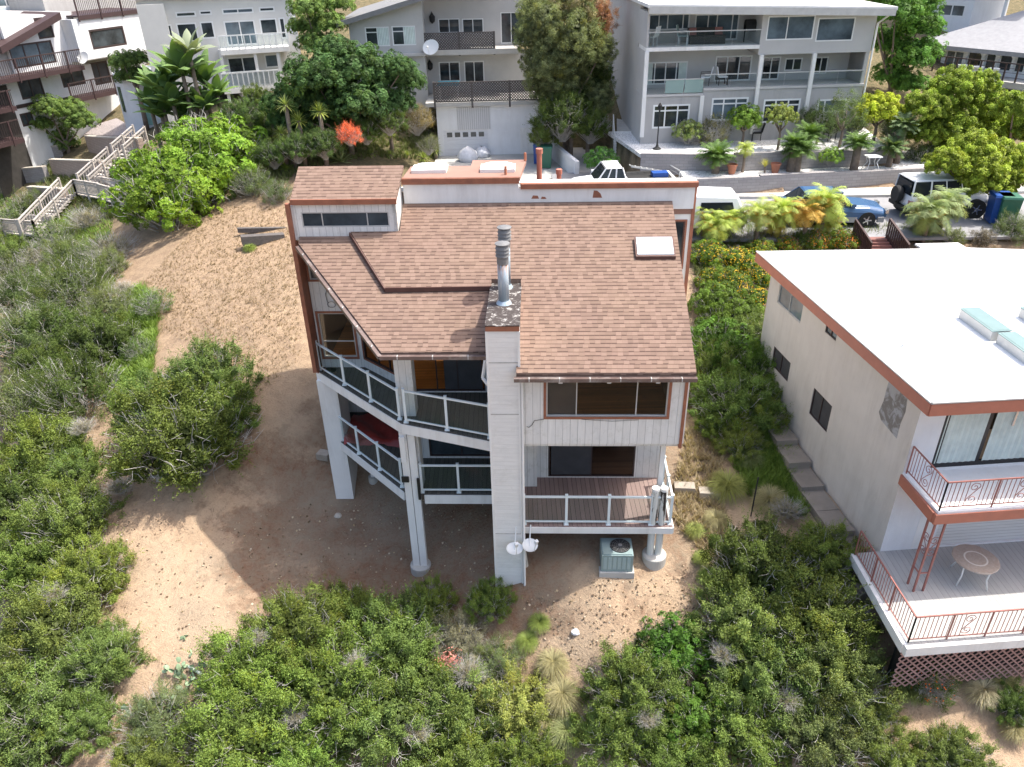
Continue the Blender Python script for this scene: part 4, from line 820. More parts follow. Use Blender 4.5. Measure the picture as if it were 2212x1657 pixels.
mb.prism([Sd.p(a,-.006,z) for a,_,z in pp[::-1]],Sd.B*.004); t=NT('cement_patch'); n=t.noise(3,8,dist=.8); t.done(t.mix(t.ramp(n,(.45,0),(.55,1)),(.20,.185,.17),(.36,.36,.37)),.95,n,.5,.02); mb.build('cement_patch',t.m,sw)
# front, lower and upper floors
FB=15.57; h5=lambda x,y,b=FB: Nb.hit(*k5(x,y),b)
fd=(h5(690,30)[0]+.0,18.2,-12.42,-10.2)
lo=h5(712,440); shut=(lo[0]-.1,18.0,-15.2,-13.1)
mb=MB(); mb.wall(Nb,11.3,26,-18,ZT-.2,FB,FB+.15,[fd,shut]); fwn=mb.build('front_wall',M['stucco_white'],nb)
windowset(fwn,Nb,*fd,FB,'black_frame','clear_glass',(.2,.42,.64,.86),.14,curt=((.01,.19),(.22,.41),(.44,.63),(.67,.85)),name='folding_door')
mb=MB(); mb.box(Nb,fd[0],18.2,FB+1.6,FB+1.65,-12.45,-10); mb.build('interior_wall',M['interior'],nb)
t=groove_mat('shutter',(.72,.72,.70),.11,.12,1,.02,.6,.6); mb=MB(); mb.box(Nb,shut[0],shut[1],FB+.06,FB+.1,shut[2],shut[3]); mb.build('roller_shutter',t,fwn)
mb=MB(); mb.wall(Nb,shut[0]-.62,shut[0]-.1,-15.2,-13.2,FB-.01,FB,[]); mb.build('door_panel',M['white_wood'],fwn)
ub=[(11.33,13.93),(26,13.93),(26,FB),(11.3,FB)]
mb=MB(); mb.prism([Nb.p(a,b,-12.5) for a,b in ub],(0,0,-.08)); ubal=mb.build('upper_balcony',M['stucco_white'],nb)
mb=MB(); mb.box(Nb,11.27,26,13.9,14.0,-12.86,-12.56); mb.box(Nb,11.25,11.35,14.0,FB,-12.86,-12.56); mb.box(Nb,11.4,26,14.05,FB,-12.75,-12.6); mb.build('fascia',M['salmon'],ubal)
def scroll(mb,c,u,s,r_=.011):
    """an S shaped scroll centred at c, u sideways, height s"""
    z=np.array([0,0,1.])
    for sg in (-1,1):
        o=c+z*s*.27*sg; pts=[]
        for k in range(22):
            a=k*.42; rr_=s*.20*(1-k/26); pts.append(o+u*math.cos(a)*rr_*sg+z*math.sin(a)*rr_*sg)
        mb.tube(pts,r_,3,False)
    mb.tube([c+z*s*.27+u*s*.2,c+z*.02*s,c-z*s*.27-u*s*.2],r_,3,False)
def iron_rail(parent,fr,pts,z,h,bays,scrolls,name='iron_railing',mat='iron_red'):
    P=fr.p(*pts[0],z);Q=fr.p(*pts[1],z); L=np.linalg.norm(Q-P); u=(Q-P)/L; up_=np.array([0,0,1.]); mb=MB()
    mb.bar(P+up_*h,Q+up_*h,.035,.03); mb.bar(P+up_*.1,Q+up_*.1,.025,.02); r=mb.build(name,M[mat],parent)
    mb=MB(); n=int(L/.115)
    for i in range(1,n):
        x=L*i/n
        if any(abs(x-L*s)<.11 for s in scrolls): continue
        mb.bar(P+u*x+up_*.1,P+u*x+up_*h,.013)
    mb.build('balusters',M[mat],r)
    for s in scrolls: mb=MB(); scroll(mb,P+u*L*s+up_*(h/2+.05),u,h*.8); mb.build('scroll',M[mat],r)
    for i in range(bays+1): mb=MB(); c=P+(Q-P)*i/bays; mb.bar(c-up_*.15,c+up_*h,.03); mb.build('post',M[mat],r)
iron_rail(ubal,Nb,((11.36,FB-.05),(11.38,14.0)),-12.5,.86,1,(.5,)); iron_rail(ubal,Nb,((11.38,14.0),(26,14.0)),-12.5,.86,11,(.05,.135,.22,.31,.40))
ld_=[(10.38,12.35),(26,12.35),(26,FB),(10.58,FB)]
mb=MB(); mb.prism([Nb.p(a,b,-15.25) for a,b in ld_],(0,0,-.06)); ldk=mb.build('lower_deck',M['deck_pale'],nb)
ldk.data.uv_layers[0].data.foreach_get; 
mb=MB(); mb.bar(Nb.p(10.3,12.3,-15.4),Nb.p(26,12.3,-15.4),.14,.28); mb.bar(Nb.p(10.33,12.37,-15.4),Nb.p(10.53,FB,-15.4),.14,.28); mb.build('rim_board',M['white_wood'],ldk)
iron_rail(ldk,Nb,((10.55,FB-.05),(10.42,12.42)),-15.25,.86,3,()); iron_rail(ldk,Nb,((10.42,12.42),(26,12.42)),-15.25,.86,16,(.09,.22,.34))
mb=MB(); mb.box(Nb,10.6,26,12.9,13.0,-18.5,-15.35); mb.box(Nb,10.8,26,12.9,15.5,-18.5,-18.4); mb.build('under_deck_shade',M['black'],ldk)  # black sheets stand in for the shade beneath the deck
mb=MB()
for i in range(-10,110):
    x=10.4+i*.21
    for sg in (1,-1):
        xa,xb=x,x+1.5*sg; za,zb=-17.0,-15.5
        lo_,hi_=10.4,25.9
        def cl(xx): return min(max(xx,lo_),hi_)
        f0=0 if xb==xa else (cl(xa)-xa)/(xb-xa); f1=(cl(xb)-xa)/(xb-xa)
        if f1-f0<.05: continue
        mb.bar(Nb.p(cl(xa),12.5+.008*sg,za+(zb-za)*f0),Nb.p(cl(xb),12.5+.008*sg,za+(zb-za)*f1),.045,.012,up=Nb.B)
mb.build('lattice_skirt',plain('dusty_red',(.40,.235,.205),.85,.15),ldk)
col=MB(); tops=[(11.55,14.05),(11.7,14.0),(11.95,14.0)]; bases=[(11.19,14.12),(11.2,13.9),(11.42,13.9)]
bases=[(11.42,14.3),(11.42,14.02),(11.68,14.02)]
for (a,b) in bases: col.bar(Nb.p(a,b,-15.25),Nb.p(a,b,-12.86),.045)
for z in (-14.6,): col.bar(Nb.p(11.42,14.3,z),Nb.p(11.42,14.02,z),.03); col.bar(Nb.p(11.42,14.02,z),Nb.p(11.68,14.02,z),.03)
scroll(col,Nb.p(11.42,14.16,-13.7),Nb.B,.7); scroll(col,Nb.p(11.55,14.02,-13.7),Nb.A,.7)
col.build('iron_column',M['iron_red'],nb)
# skylights, roof vents
sks=[((1405,462),(1520,460),(1738,600),(1620,605)),((1645,615),(1760,613),(1960,755),(1850,758)),((1785,455),(1900,453),(2110,590),(2000,592))]
for q in sks:
    p=[Nb.l(hz(*kn(*c),ZT+.3)) for c in q]; a0=(p[0][0]+p[3][0])/2; a1=(p[1][0]+p[2][0])/2; b0=(p[2][1]+p[3][1])/2; b1=(p[0][1]+p[1][1])/2
    mb=MB(); mb.box(Nb,a0,a1,b0,b1,ZT,ZT+.27); s=mb.build('skylight',M['alu'],nroof); mb=MB(); mb.box(Nb,a0-.02,a1+.02,b0-.02,b1+.02,ZT+.27,ZT+.29); mb.box(Nb,a0+.04,a1-.04,b0+.04,b1-.04,ZT+.29,ZT+.295); mb.build('skylight_pane',plain('teal_glass',(.17,.25,.235),.12,.05),s)
for (x,y,h) in ((850,375,.25),(795,490,.25),(1155,482,.15),(1055,705,.4)):
    P=hz(*kn(x,y),ZT); mb=MB(); mb.lathe(P,[(.09,0),(.05,.04),(.035,.05),(.035,h),(.0005,h+.005)],12); mb.build('vent_pipe',M['white_roof'],nroof)
mb=MB(); P=Sd.p(*[Sd.hit(*kn(942,850),-.1)[i] if i!=1 else -.1 for i in range(3)]); mb.lathe(P,[(.03,-.1),(.07,-.05),(.06,.06),(.0005,.08)],10); mb.build('floodlight',M['rubber'],sw)
mb=MB(); mb.bar(Nb.p(fd[0]+(fd[1]-fd[0])*.3,FB-.02,-10.6),Nb.p(fd[0]+(fd[1]-fd[0])*.3,FB-.02,-11.2),.05); mb.build('wall_lamp',M['chrome'],fwn)
# round patio table
tp_=Nb.l(hz(*k5(872,625),-14.55)); T=thing('patio_table','round mosaic topped patio table with bent white legs on the pale lower deck','table',Nb.p(tp_[0],tp_[1],-15.25))
c=Nb.p(tp_[0],tp_[1],0); t=NT('mosaic'); sp=t.n('VectorMath',t.obj(),tuple(c),_operation='SUBTRACT'); l=t.n('VectorMath',t.n('VectorMath',sp.outputs[0],(1,1,0),_operation='MULTIPLY').outputs[0],_operation='LENGTH').outputs[1]
v=t.n('TexVoronoi',Scale=22.); t.set(v.inputs['Vector'],t.obj()); cc=t.mix(v.outputs[1],(.33,.27,.22),(.40,.34,.29)); ring=t.math('LESS_THAN',t.math('ABSOLUTE',t.math('SUBTRACT',l,.27)),.02); cc=t.mix(ring,cc,(.6,.56,.5)); t.done(cc,.6)
mb=MB(); mb.lathe(c+np.array([0,0,-14.56]),[(.5,0),(.56,.0),(.57,.02),(.55,.035),(.0005,.035)],40); mb.build('table_top',t.m,T,smooth=False)
for k in range(4):
    a=k*math.pi/2+.5; d=np.array([math.cos(a),math.sin(a),0]); mb=MB(); mb.tube([c+d*.30+np.array([0,0,-14.57]),c+d*.45+np.array([0,0,-14.66]),c+d*.42+np.array([0,0,-14.95]),c+d*.52+np.array([0,0,-15.24])],.02,8); mb.build('leg',M['white_frame'],T,smooth=True)
# stepped garden path between the houses
mb=MB(); n=12
for i in range(n):
    f0,f1=i/n,(i+1)/n; b0=26.2-11.5*f0; b1=26.2-11.5*f1; aw=lambda b:11.3-.0637*(b-15.57)
    lw_=.95 if i<5 else .8; P=[Nb.p(aw(b0)-lw_-.05,b0,0),Nb.p(aw(b0)-.12,b0,0),Nb.p(aw(b1)-.12,b1,0),Nb.p(aw(b1)-lw_-.05,b1,0)]
    z=max(gz(p[0],p[1]) for p in P)+.12; mb.prism([np.array([p[0],p[1],z]) for p in P[::-1]],(0,0,-.5))
mb.build('garden_path',plain('worn_path',(.27,.235,.20),.9,.15,1.5,.4,0,(.2,.17,.14),.5),None,'structure')
M['iron_dark']=plain('dark_red_wood',(.055,.03,.03),.6,.1)
# ---------------- houses up the hill ----------------
def zpts(fr,k,b=0): return (lambda x,y,bb=b: fr.hit(*k(x,y),bb))
# grey three storey building
G=fr_px(1381,311,1856,296,-10.38); g=zpts(G,k3)
gb=thing('grey_apartment_house','grey stucco three storey house with glass fronted balconies behind the white gravel terraces','apartment house',G.p(6,5,-10.2))
aL=g(392,700)[0]; a1=g(793,620)[0]; a2=g(1165,500)[0]; a3=g(1508,520)[0]; aR=g(1862,560)[0]
zA=g(590,640)[2]; zB=g(1000,596)[2]; zC=g(780,333)[2]; zD=g(780,308)[2]; zE=g(1200,62)[2]; zF=g(1200,22)[2]; zW=g(1500,355)[2]; zr1=g(600,525)[2]; zr2=g(1000,487)[2]; zr3=g(800,203)[2]
aB=g(1182,200)[0]; DPT=1.9
R_=lambda x0,y0,x1,y1,b=0: G.rect(*k3(x0,y0),*k3(x1,y1),b)
w1=[R_(460,693,703,850),R_(848,648,1088,800),R_(1190,657,1433,812),R_(1553,658,1740,748)]
w1=[(a,b,c,min(d,(zA if i==0 else zB)-.12)) for i,(a,b,c,d) in enumerate(w1)]
mb=MB(); mb.wall(G,aL,a1,-10.8,zA-.02,0,.2,w1[:1]); mb.wall(G,a1,aR,-10.8,zB-.02,0,.2,w1[1:]); f1=mb.build('ground_floor_wall',M['stucco_grey'],gb)
for i,r4 in enumerate(w1): windowset(f1,G,*r4,0,'white_frame','pane' if i%2==0 else 'pane_blue',(.33,.67) if i<3 else (.25,),.09,rows=(.74,) if i<3 else (),inset=.03)
mb=MB(); mb.box(G,aL-.02,a1,-.05,DPT,zA,zA+.12); mb.box(G,a1,aR,-.05,DPT,zB,zB+.12); s2=mb.build('balcony_slab',M['stucco_greige'],gb)
mb=MB(); mb.box(G,aL,aB,-.05,DPT,zC,zD); mb.build('balcony_slab',M['white_wood'],gb)
wr2=[R_(402,410,688,560,DPT),R_(872,370,1112,572,DPT),R_(1182,377,1300,580,DPT),R_(1337,385,1452,470,DPT),R_(1530,377,1622,490,DPT)]
zc2=zC-.02
wr2=[(a,b,max(c,(zA if i==0 else zB)+.14),min(d,zc2-.1)) for i,(a,b,c,d) in enumerate(wr2)]
mb=MB(); mb.wall(G,aL,aR,zA,zc2,DPT,DPT+.2,wr2); mb.box(G,aR-.2,aR,.05,DPT,zB,zc2); mb.box(G,aL,aL+.15,.0,DPT,zA,zC); f2=mb.build('middle_floor_wall',M['stucco_greige'],gb)
for i,r4 in enumerate(wr2): windowset(f2,G,*r4,DPT,'white_frame','pane',((.25,.5,.75) if i==0 else (.33,.66) if i==1 else (.5,)),.07,curt=((.02,.2),(.8,.98)) if i==0 else None)
wr3=[R_(415,92,706,200,DPT),R_(737,92,1028,300,DPT)]; wf3=[R_(1220,104,1531,264),R_(1550,117,1796,273)]
wr3=[(a,b,max(c,zD+.05),min(d,zE-.1)) for a,b,c,d in wr3]; wf3=[(a,b,c,min(d,zE-.1)) for a,b,c,d in wf3]
mb=MB(); mb.wall(G,aL,aB,zD,zE,DPT,DPT+.2,wr3); mb.wall(G,aB,aR,zW,zE,0,.2,wf3); mb.box(G,aB,aB+.2,.2,DPT,zW,zE); mb.box(G,aL,aL+.12,0,DPT,zD,zE); mb.box(G,aB,aR,.2,DPT,zW+.0,zW+.1); f3=mb.build('top_floor_wall',M['stucco_greige'],gb)
for r4 in wr3: windowset(f3,G,*r4,DPT,'white_frame','pane_blue',(.3,.5,.85),.07)
for i,r4 in enumerate(wf3): windowset(f3,G,*r4,0,'white_frame','pane_blue',(.43,) if i==0 else (),.06,inset=.03)
for bx_ in ((aL,aL+.2,DPT+.2,13,-10.8,zE+.2),(aR-.2,aR,.2,13,-10.8,zE),(aL,aR,12.8,13,-10.5,zE)): mb=MB(); mb.box(G,*bx_); mb.build('side_wall',M['stucco_greige'],gb)
mb=MB(); mb.box(G,aL,aL+.15,.2,DPT+.2,-10.8,zA); mb.build('side_wall',M['stucco_greige'],gb)
mb=MB(); zf=lambda a: 0
mb.prism([G.p(aL-.15,-.7,zE+.42),G.p(aR+.65,-.7,zE+.02),G.p(aR+.65,13.2,zE+.02),G.p(aL-.15,13.2,zE+.42)],(0,0,-.16)); mb.build('roof',M['white_roof'],gb)
mb=MB(); mb.bar(G.p(aL-.1,-.68,zE+.17),G.p(aR+.6,-.68,zE-.23),.06,.34); mb.bar(G.p(aL,-.02,zE+.05),G.p(aR,-.02,zE-.25),.25,.3); mb.build('fascia',M['alu'],gb)
for a,z0_,z1_ in ((a1-.03,-10,zA),(a2,-10.,zW),(a3,-10.,zW),(aL+.06,-10,zC)): 
    mb=MB(); mb.box(G,a-.1,a+.1,-.12,.05,z0_,z1_); mb.build('column',M['white_wood'],gb)
mb=MB(); mb.tube([G.p(aR+.4,-.6,zE-.3),G.p(aR+.05,-.1,zE-.8),G.p(aR+.05,-.1,-10)],.05,6); mb.build('downpipe',M['white_wood'],gb)
def grail(parent,fr,a0,a1,b,z0,z1,n,frost=None):
    mb=MB(); mb.box(fr,a0,a1,b-.03,b+.03,z1-.05,z1); r=mb.build('glass_railing',M['alu'],parent)
    for i in range(n):
        x0=a0+(a1-a0)*i/n+.03;x1=a0+(a1-a0)*(i+1)/n-.03; mb=MB(); mb.box(fr,x0,x1,b-.01,b+.01,z0+.05,z1-.05); mb.build('glass_panel',M['rail_glass'] if not (frost and i in frost) else M['frosted'],r)
M['frosted']=glass_mat('frosted_glass',(.6,.75,.7),.55,.1,(.45,.58,.55))
grail(gb,G,aL+.1,aB,.0,zD,zr3,4); grail(gb,G,aL+.1,a1,.0,zA+.12,zr1,3,(1,2)); grail(gb,G,a1,a2-.1,.0,zB+.12,zr2,2); grail(gb,G,a2+.1,a3-.1,.0,zB+.12,zr2,2); grail(gb,G,a3+.1,aR-.15,.0,zB+.12,zr2,2)
# balcony furniture
def chair(P,rz,label,mat='white_frame',cush=None):
    F=Fr(rz,P); t=thing('patio_chair',label,'chair',P)
    mb=MB(); mb.box(F,-.26,.26,-.25,.25,.40,.46); mb.build('seat',M[cush or mat],t); mb=MB(); mb.prism([F.p(-.26,.25,.46),F.p(.26,.25,.46),F.p(.26,.36,.95),F.p(-.26,.36,.95)],F.B*.04); mb.build('backrest',M[cush or mat],t)
    for x in (-.25,.25):
        mb=MB(); mb.tube([F.p(x,-.26,0),F.p(x,-.24,.64),F.p(x,.28,.66)],.02,5); mb.build('arm',M[mat],t)
        for y in (-.22,.22): mb=MB(); mb.bar(F.p(x*.9,y,0),F.p(x*.9,y,.42),.035); mb.build('leg',M[mat],t)
    return t
def gq(kx,b,z): return G.p(g(kx,300,b)[0],b,z)
chair(gq(450,.8,zD+.01),2.2,'white framed chair at the left end of the top balcony'); chair(gq(660,.9,zD+.01),-1.2,'white framed chair with green cushion on the top balcony, right of the pair','white_frame','teal_metal')
chair(gq(830,.9,zB+.13),1.8,'dark patio chair with pale seat at the left of the middle glass balcony','brown_frame','stucco_white'); chair(gq(945,.9,zB+.13),-1.6,'dark patio chair with pale seat right of its twin on the middle balcony','brown_frame','stucco_white')
F=Fr(0,gq(810,1.1,zD+.01)); t=thing('sofa','dark outdoor sofa with red striped cushions on the top balcony','sofa',F.o); mb=MB(); mb.box(F,-.95,.95,-.35,.35,.0,.4); mb.build('seat',M['interior_dark'],t); mb=MB(); mb.box(F,-.95,.95,.3,.42,.1,.75); mb.build('backrest',M['interior_dark'],t)
for x in (-.7,.7): mb=MB(); mb.prism([F.p(x-.2,.15,.4),F.p(x+.2,.15,.4),F.p(x+.2,.28,.75),F.p(x-.2,.28,.75)],F.B*.1); mb.build('cushion',M['red_c'] if 'red_c' in M else M['iron_red'],t)
F=Fr(0,gq(1095,1.1,zD+.01)); t=thing('barbecue','black barbecue with a domed lid on the top balcony','barbecue',F.o); mb=MB(); mb.box(F,-.3,.3,-.25,.25,.55,.85); mb.build('body',M['rubber'],t); mb=MB(); mb.tube([F.p(-.3,0,.88),F.p(.3,0,.88)],.24,12); mb.build('lid',M['rubber'],t,smooth=True)
for x in (-.28,.28): mb=MB(); mb.bar(F.p(x,0,0),F.p(x,0,.6),.05); mb.build('leg',M['rubber'],t)
# retaining walls of the terraces
def rwall(name,pts,z0,z1,mat,label,th=.3,cat='retaining wall',steps=None,cap=None,fence=None):
    t=thing(name,label,cat,(pts[0][0],pts[0][1],z0)); mb=MB(); cp=MB()
    for i in range(len(pts)-1):
        P=np.array([*pts[i][:2],0.]);Q=np.array([*pts[i+1][:2],0.]); d=unit(Q-P); n=np.array([-d[1],d[0],0]); za=(z1[i] if isinstance(z1,(list,tuple)) else z1)+(steps or 0)*(i%2)
        zb=za if not isinstance(z1,(list,tuple)) or steps is not None else z1[i+1]
        b0=z0 if not isinstance(z0,(list,tuple)) else z0[i]
        mb.hexa([P+[0,0,b0],Q+[0,0,b0],Q+n*th+[0,0,b0],P+n*th+[0,0,b0],P+[0,0,za],Q+[0,0,zb],Q+n*th+[0,0,zb],P+n*th+[0,0,za]])
        if cap: o=-n*.03; cp.hexa([P+o+[0,0,za],Q+o+[0,0,zb],Q+n*(th+.03)+[0,0,zb],P+n*(th+.03)+[0,0,za],P+o+[0,0,za+.07],Q+o+[0,0,zb+.07],Q+n*(th+.03)+[0,0,zb+.07],P+n*(th+.03)+[0,0,za+.07]])
    mb.build('wall_face',M[mat],t)
    if cap: cp.build('coping',M[cap],t)
    return t
rwall('retaining_wall',[np.array(p)+np.array([0,-.28]) for p in RW['w1']],-12.4,-11.07,'grey_block','grey block retaining wall along the pavement, below the lower gravel bed',steps=.06)
rwall('retaining_wall',[np.array(p)+np.array([0,-.28]) for p in RW['w2']],-11.4,-10.3,'grey_block','grey block retaining wall between the two gravel beds',steps=.06)
# walled steps beside the grey building
P0=hz(*k3(300,1110),-12.0); st=thing('concrete_stairs','white concrete stairs with a metal handrail climbing left of the grey building','stairs',P0)
P1=hz(*k3(285,870),-10.3); n=13; u=unit((P1-P0)*np.array([1,1,0])); s_=np.array([u[1],-u[0],0]); mb=MB()
for i in range(n):
    c=P0+(P1-P0)*i/n; c2_=P0+(P1-P0)*(i+1)/n; z=c2_[2]; mb.hexa([np.array([*(c-s_*.8)[:2],z-1]),np.array([*(c+s_*.8)[:2],z-1]),np.array([*(c2_+s_*.8)[:2],z-1]),np.array([*(c2_-s_*.8)[:2],z-1]),np.array([*(c-s_*.8)[:2],z]),np.array([*(c+s_*.8)[:2],z]),np.array([*(c2_+s_*.8)[:2],z]),np.array([*(c2_-s_*.8)[:2],z])])
mb.build('steps',M['white_wood'],st)
for sg in (-1,1):
    mb=MB(); mb.tube([P0+s_*.8*sg+[0,0,.95],P1+s_*.8*sg+[0,0,.95]],.035,6); 
    for i in range(5): c=P0+(P1-P0)*i/4+s_*.8*sg; mb.tube([c+[0,0,0],c+[0,0,.95]],.025,5)
    mb.build('handrail',M['alu'],st)
mb=MB(); Q=[hz(*k3(x,y),-10.28) for x,y in ((225,865),(340,870),(300,600),(215,600))]; mb.prism(Q[::1],(0,0,-.5)); mb.build('side_path',M['concrete'],None,'structure')
Q=[hz(*k3(x,y),-11.9) for x,y in ((240,1120),(640,1130),(790,1190),(240,1200))]; mb=MB(); mb.prism(Q[::-1],(0,0,-.5)); mb.build('landing',M['white_wood'],None,'structure')
fc=thing('cable_railing','metal post and cable railing round the white landing beside the pickup','railing',Q[0]); pts=[hz(*k3(x,y),-10.9) for x,y in ((370,1055),(475,1072),(545,1080),(640,1132))]
mb=MB(); mb.tube(pts,.03,6); mb.build('top_rail',M['alu'],fc); mb=MB()
for k in range(1,5): mb.tube([p-[0,0,.2*k] for p in pts],.008,4)
mb.build('cables',M['alu'],fc)
for p in pts: mb=MB(); mb.tube([p,p-[0,0,1.05]],.03,6); mb.build('post',M['alu'],fc)
# ---- middle house with garage and lattice terraces
Mh=fr_px(961,345.5,1124,341,-12.5); m=zpts(Mh,k2); mR=lambda x0,y0,x1,y1,b=0: Mh.rect(*k2(x0,y0),*k2(x1,y1),b)
mh=thing('terraced_house','greige house with lattice fronted terraces and a low sloping roof above a white garage','house',Mh.p(3,3,-12.5))
mL=m(1025,700)[0]; mRt=m(1760,700)[0]; zt=m(1300,632)[2]; gd=mR(1070,785,1335,965); gd=(gd[0],gd[1],-12.6,gd[3])
mb=MB(); mb.wall(Mh,mL,mRt,-13,zt,0,.2,[gd]); mb.box(Mh,mL,mL+.2,.2,5,-13,zt); gw=mb.build('garage_wall',M['stucco_white'],mh)
mb=MB(); mb.box(Mh,gd[0],gd[1],.06,.12,gd[2],gd[3]); dr_=mb.build('garage_door',groove_mat('garage_door',(.72,.73,.75),.3,.04,1,.02,.5,.7),gw)
for i in range(5): x=gd[0]+(gd[1]-gd[0])*(.08+.18*i); mb=MB(); mb.box(Mh,x,x+(gd[1]-gd[0])*.12,.04,.06,gd[3]-.42,gd[3]-.14); mb.build('door_pane',M['pane'],dr_)
c4_=mR(1150,640,1350,780); mb=MB(); mb.box(Mh,c4_[0],c4_[1],-.04,0,c4_[2],c4_[3]-.05); mb.build('ribbed_panel',groove_mat('ribbed',(.62,.62,.62),.13,.25,0,.03,.6,.6),gw)
c4_=mR(1530,770,1640,940); mb=MB(); mb.box(Mh,c4_[0],c4_[1],-.04,0,c4_[2],c4_[3]); mb.build('side_gate',M['white_wood'],gw)
mb=MB(); mb.box(Mh,mL-.6,mRt,-.35,5.2,zt,zt+.22); tr=mb.build('terrace',M['concrete'],mh)
def lattice(parent,fr,a0,a1,b,z0,z1,post,mat='old_wood',name='lattice_railing',d=.16):
    mb=MB(); mb.box(fr,a0,a1,b-.04,b+.04,z1-.06,z1); mb.box(fr,a0,a1,b-.03,b+.03,z0,z0+.06); r=mb.build(name,M[mat],parent); mb=MB(); h=z1-z0; n=int((a1-a0)/d)
    for i in range(-int(h/d),n+1):
        for sg in (1,-1):
            xa=a0+i*d; xb=xa+h
            if sg<0: xa,xb=xb,xa
            f0=0;f1=1
            lo_,hi_=a0,a1
            if xb!=xa:
                t0=(lo_-xa)/(xb-xa);t1=(hi_-xa)/(xb-xa); f0=max(0,min(t0,t1));f1=min(1,max(t0,t1))
            if f1-f0<.05: continue
            mb.bar(fr.p(xa+(xb-xa)*f0,b+.008*sg,z0+h*f0),fr.p(xa+(xb-xa)*f1,b+.008*sg,z0+h*f1),.065,.012,up=fr.B)
    mb.build('lattice',M[mat],r)
    n=max(1,round((a1-a0)/post))
    for i in range(n+1): mb=MB(); x=a0+(a1-a0)*i/n; mb.box(fr,x-.06,x+.06,b-.06,b+.06,z0-.35,z1+.02); mb.build('post',M[mat],r)
lattice(tr,Mh,m(1012,550)[0],m(1690,550)[0],-.3,zt+.25,m(1300,490,-.3)[2],2.2)
BW=3.2; mb_=lambda x,y:m(x,y,BW)
w2=[mR(1040,372,1168,492,BW),mR(1192,368,1313,500,BW)]; w2=[(a,b,max(c,zt+.3),d) for a,b,c,d in w2]
zu=m(1200,300,BW-1.2)[2]; zl=mb_(1200,310)[2]
mb=MB(); mb.wall(Mh,mb_(945,400)[0],mb_(1720,400)[0],zt,zl,BW,BW+.2,w2); lwl=mb.build('lower_storey_wall',M['stucco_greige'],mh)
for r4 in w2: windowset(lwl,Mh,*r4,BW,'white_frame','pane',(.5,),.07)
mb=MB(); mb.box(Mh,mb_(945,300)[0],mb_(1520,300)[0],BW-1.6,BW+.2,zl,zl+.3); ubc=mb.build('upper_terrace',M['concrete'],mh)
lattice(ubc,Mh,m(948,240,BW-1.5)[0],m(1372,240,BW-1.5)[0],BW-1.5,zl+.3,m(1150,195,BW-1.5)[2],2.)
w3_=[mR(1036,112,1165,200,BW),mR(1180,112,1308,200,BW),mR(1412,72,1592,262,BW)]; w3_=[(a,b,max(c,zl+.4),d) for a,b,c,d in w3_]; ztop=mb_(1300,-60)[2]
mb=MB(); mb.wall(Mh,mb_(935,100)[0],mb_(1760,100)[0],zl+.3,ztop,BW,BW+.2,w3_); uw=mb.build('upper_storey_wall',M['stucco_greige'],mh)
for i,r4 in enumerate(w3_): windowset(uw,Mh,*r4,BW,'white_frame','pane',(.5,) if i<2 else (.35,.75),.06)
for (x,y) in ((998,110),(985,395)):
    a,_,z=m(x,y,BW-.15); mb=MB(); mb.lathe(Mh.p(a,BW-.18,z-.3),[(.02,0),(.16,.12),(.18,.4),(.1,.5),(.03,.62),(.0005,.7)],8); mb.build('wall_lantern',M['rubber'],mh)
# left wing, nearer, with its sloping roof
WB=1.6; mw=lambda x,y:m(x,y,WB); ww=[mR(596,162,741,280,WB),mR(757,156,899,274,WB)]; xl,xr=mw(505,250)[0],mw(950,250)[0]; zb_=mw(700,325)[2]
zl0=mw(505,135)[2]; zr0=mw(945,5)[2]
mb=MB(); mb.wall(Mh,xl,xr,zb_-3.5,zl0,WB,WB+.2,ww); mb.prism([Mh.p(xl,WB,zl0),Mh.p(xr,WB,zl0),Mh.p(xr,WB,zr0)],Mh.B*.2); mb.box(Mh,xr-.2,xr,WB+.2,BW,zb_-2,zr0); mb.box(Mh,xl,xl+.2,WB+.2,9,zb_-3,zl0); wg=mb.build('wing_wall',M['stucco_greige'],mh)
for r4 in ww: windowset(wg,Mh,*r4,WB,'white_frame','pane',(.5,),.07,rows=(.72,),curt=((.5,.97),))
mb=MB(); q0=mw(430,140); q1=mw(915,-12); ex=q1[0]+5; ez=q1[2]+(q1[2]-q0[2])/(q1[0]-q0[0])*5
mb.prism([Mh.p(q0[0],WB-.7,q0[2]+.1),Mh.p(ex,WB-.7,ez+.1),Mh.p(ex,WB+9,ez+.1),Mh.p(q0[0],WB+9,q0[2]+.1)],(0,0,-.28)); mb.build('roof',plain('grey_roof',(.20,.20,.20),.85,.12),mh)
mb=MB(); mb.box(Mh,xl,xr,WB-.25,WB,zb_-.15,zb_); mb.build('ledge',M['stucco_greige'],mh)
dish(Mh.p(*[m(990,285,.9)[0],.9,m(990,285,.9)[2]]),'large white satellite dish on the terraced house corner beside its lattice balcony',0,(-.3,-.8,.5),.52,mount=Mh.p(m(945,345,1.5)[0],1.5,m(945,345,1.5)[2]))
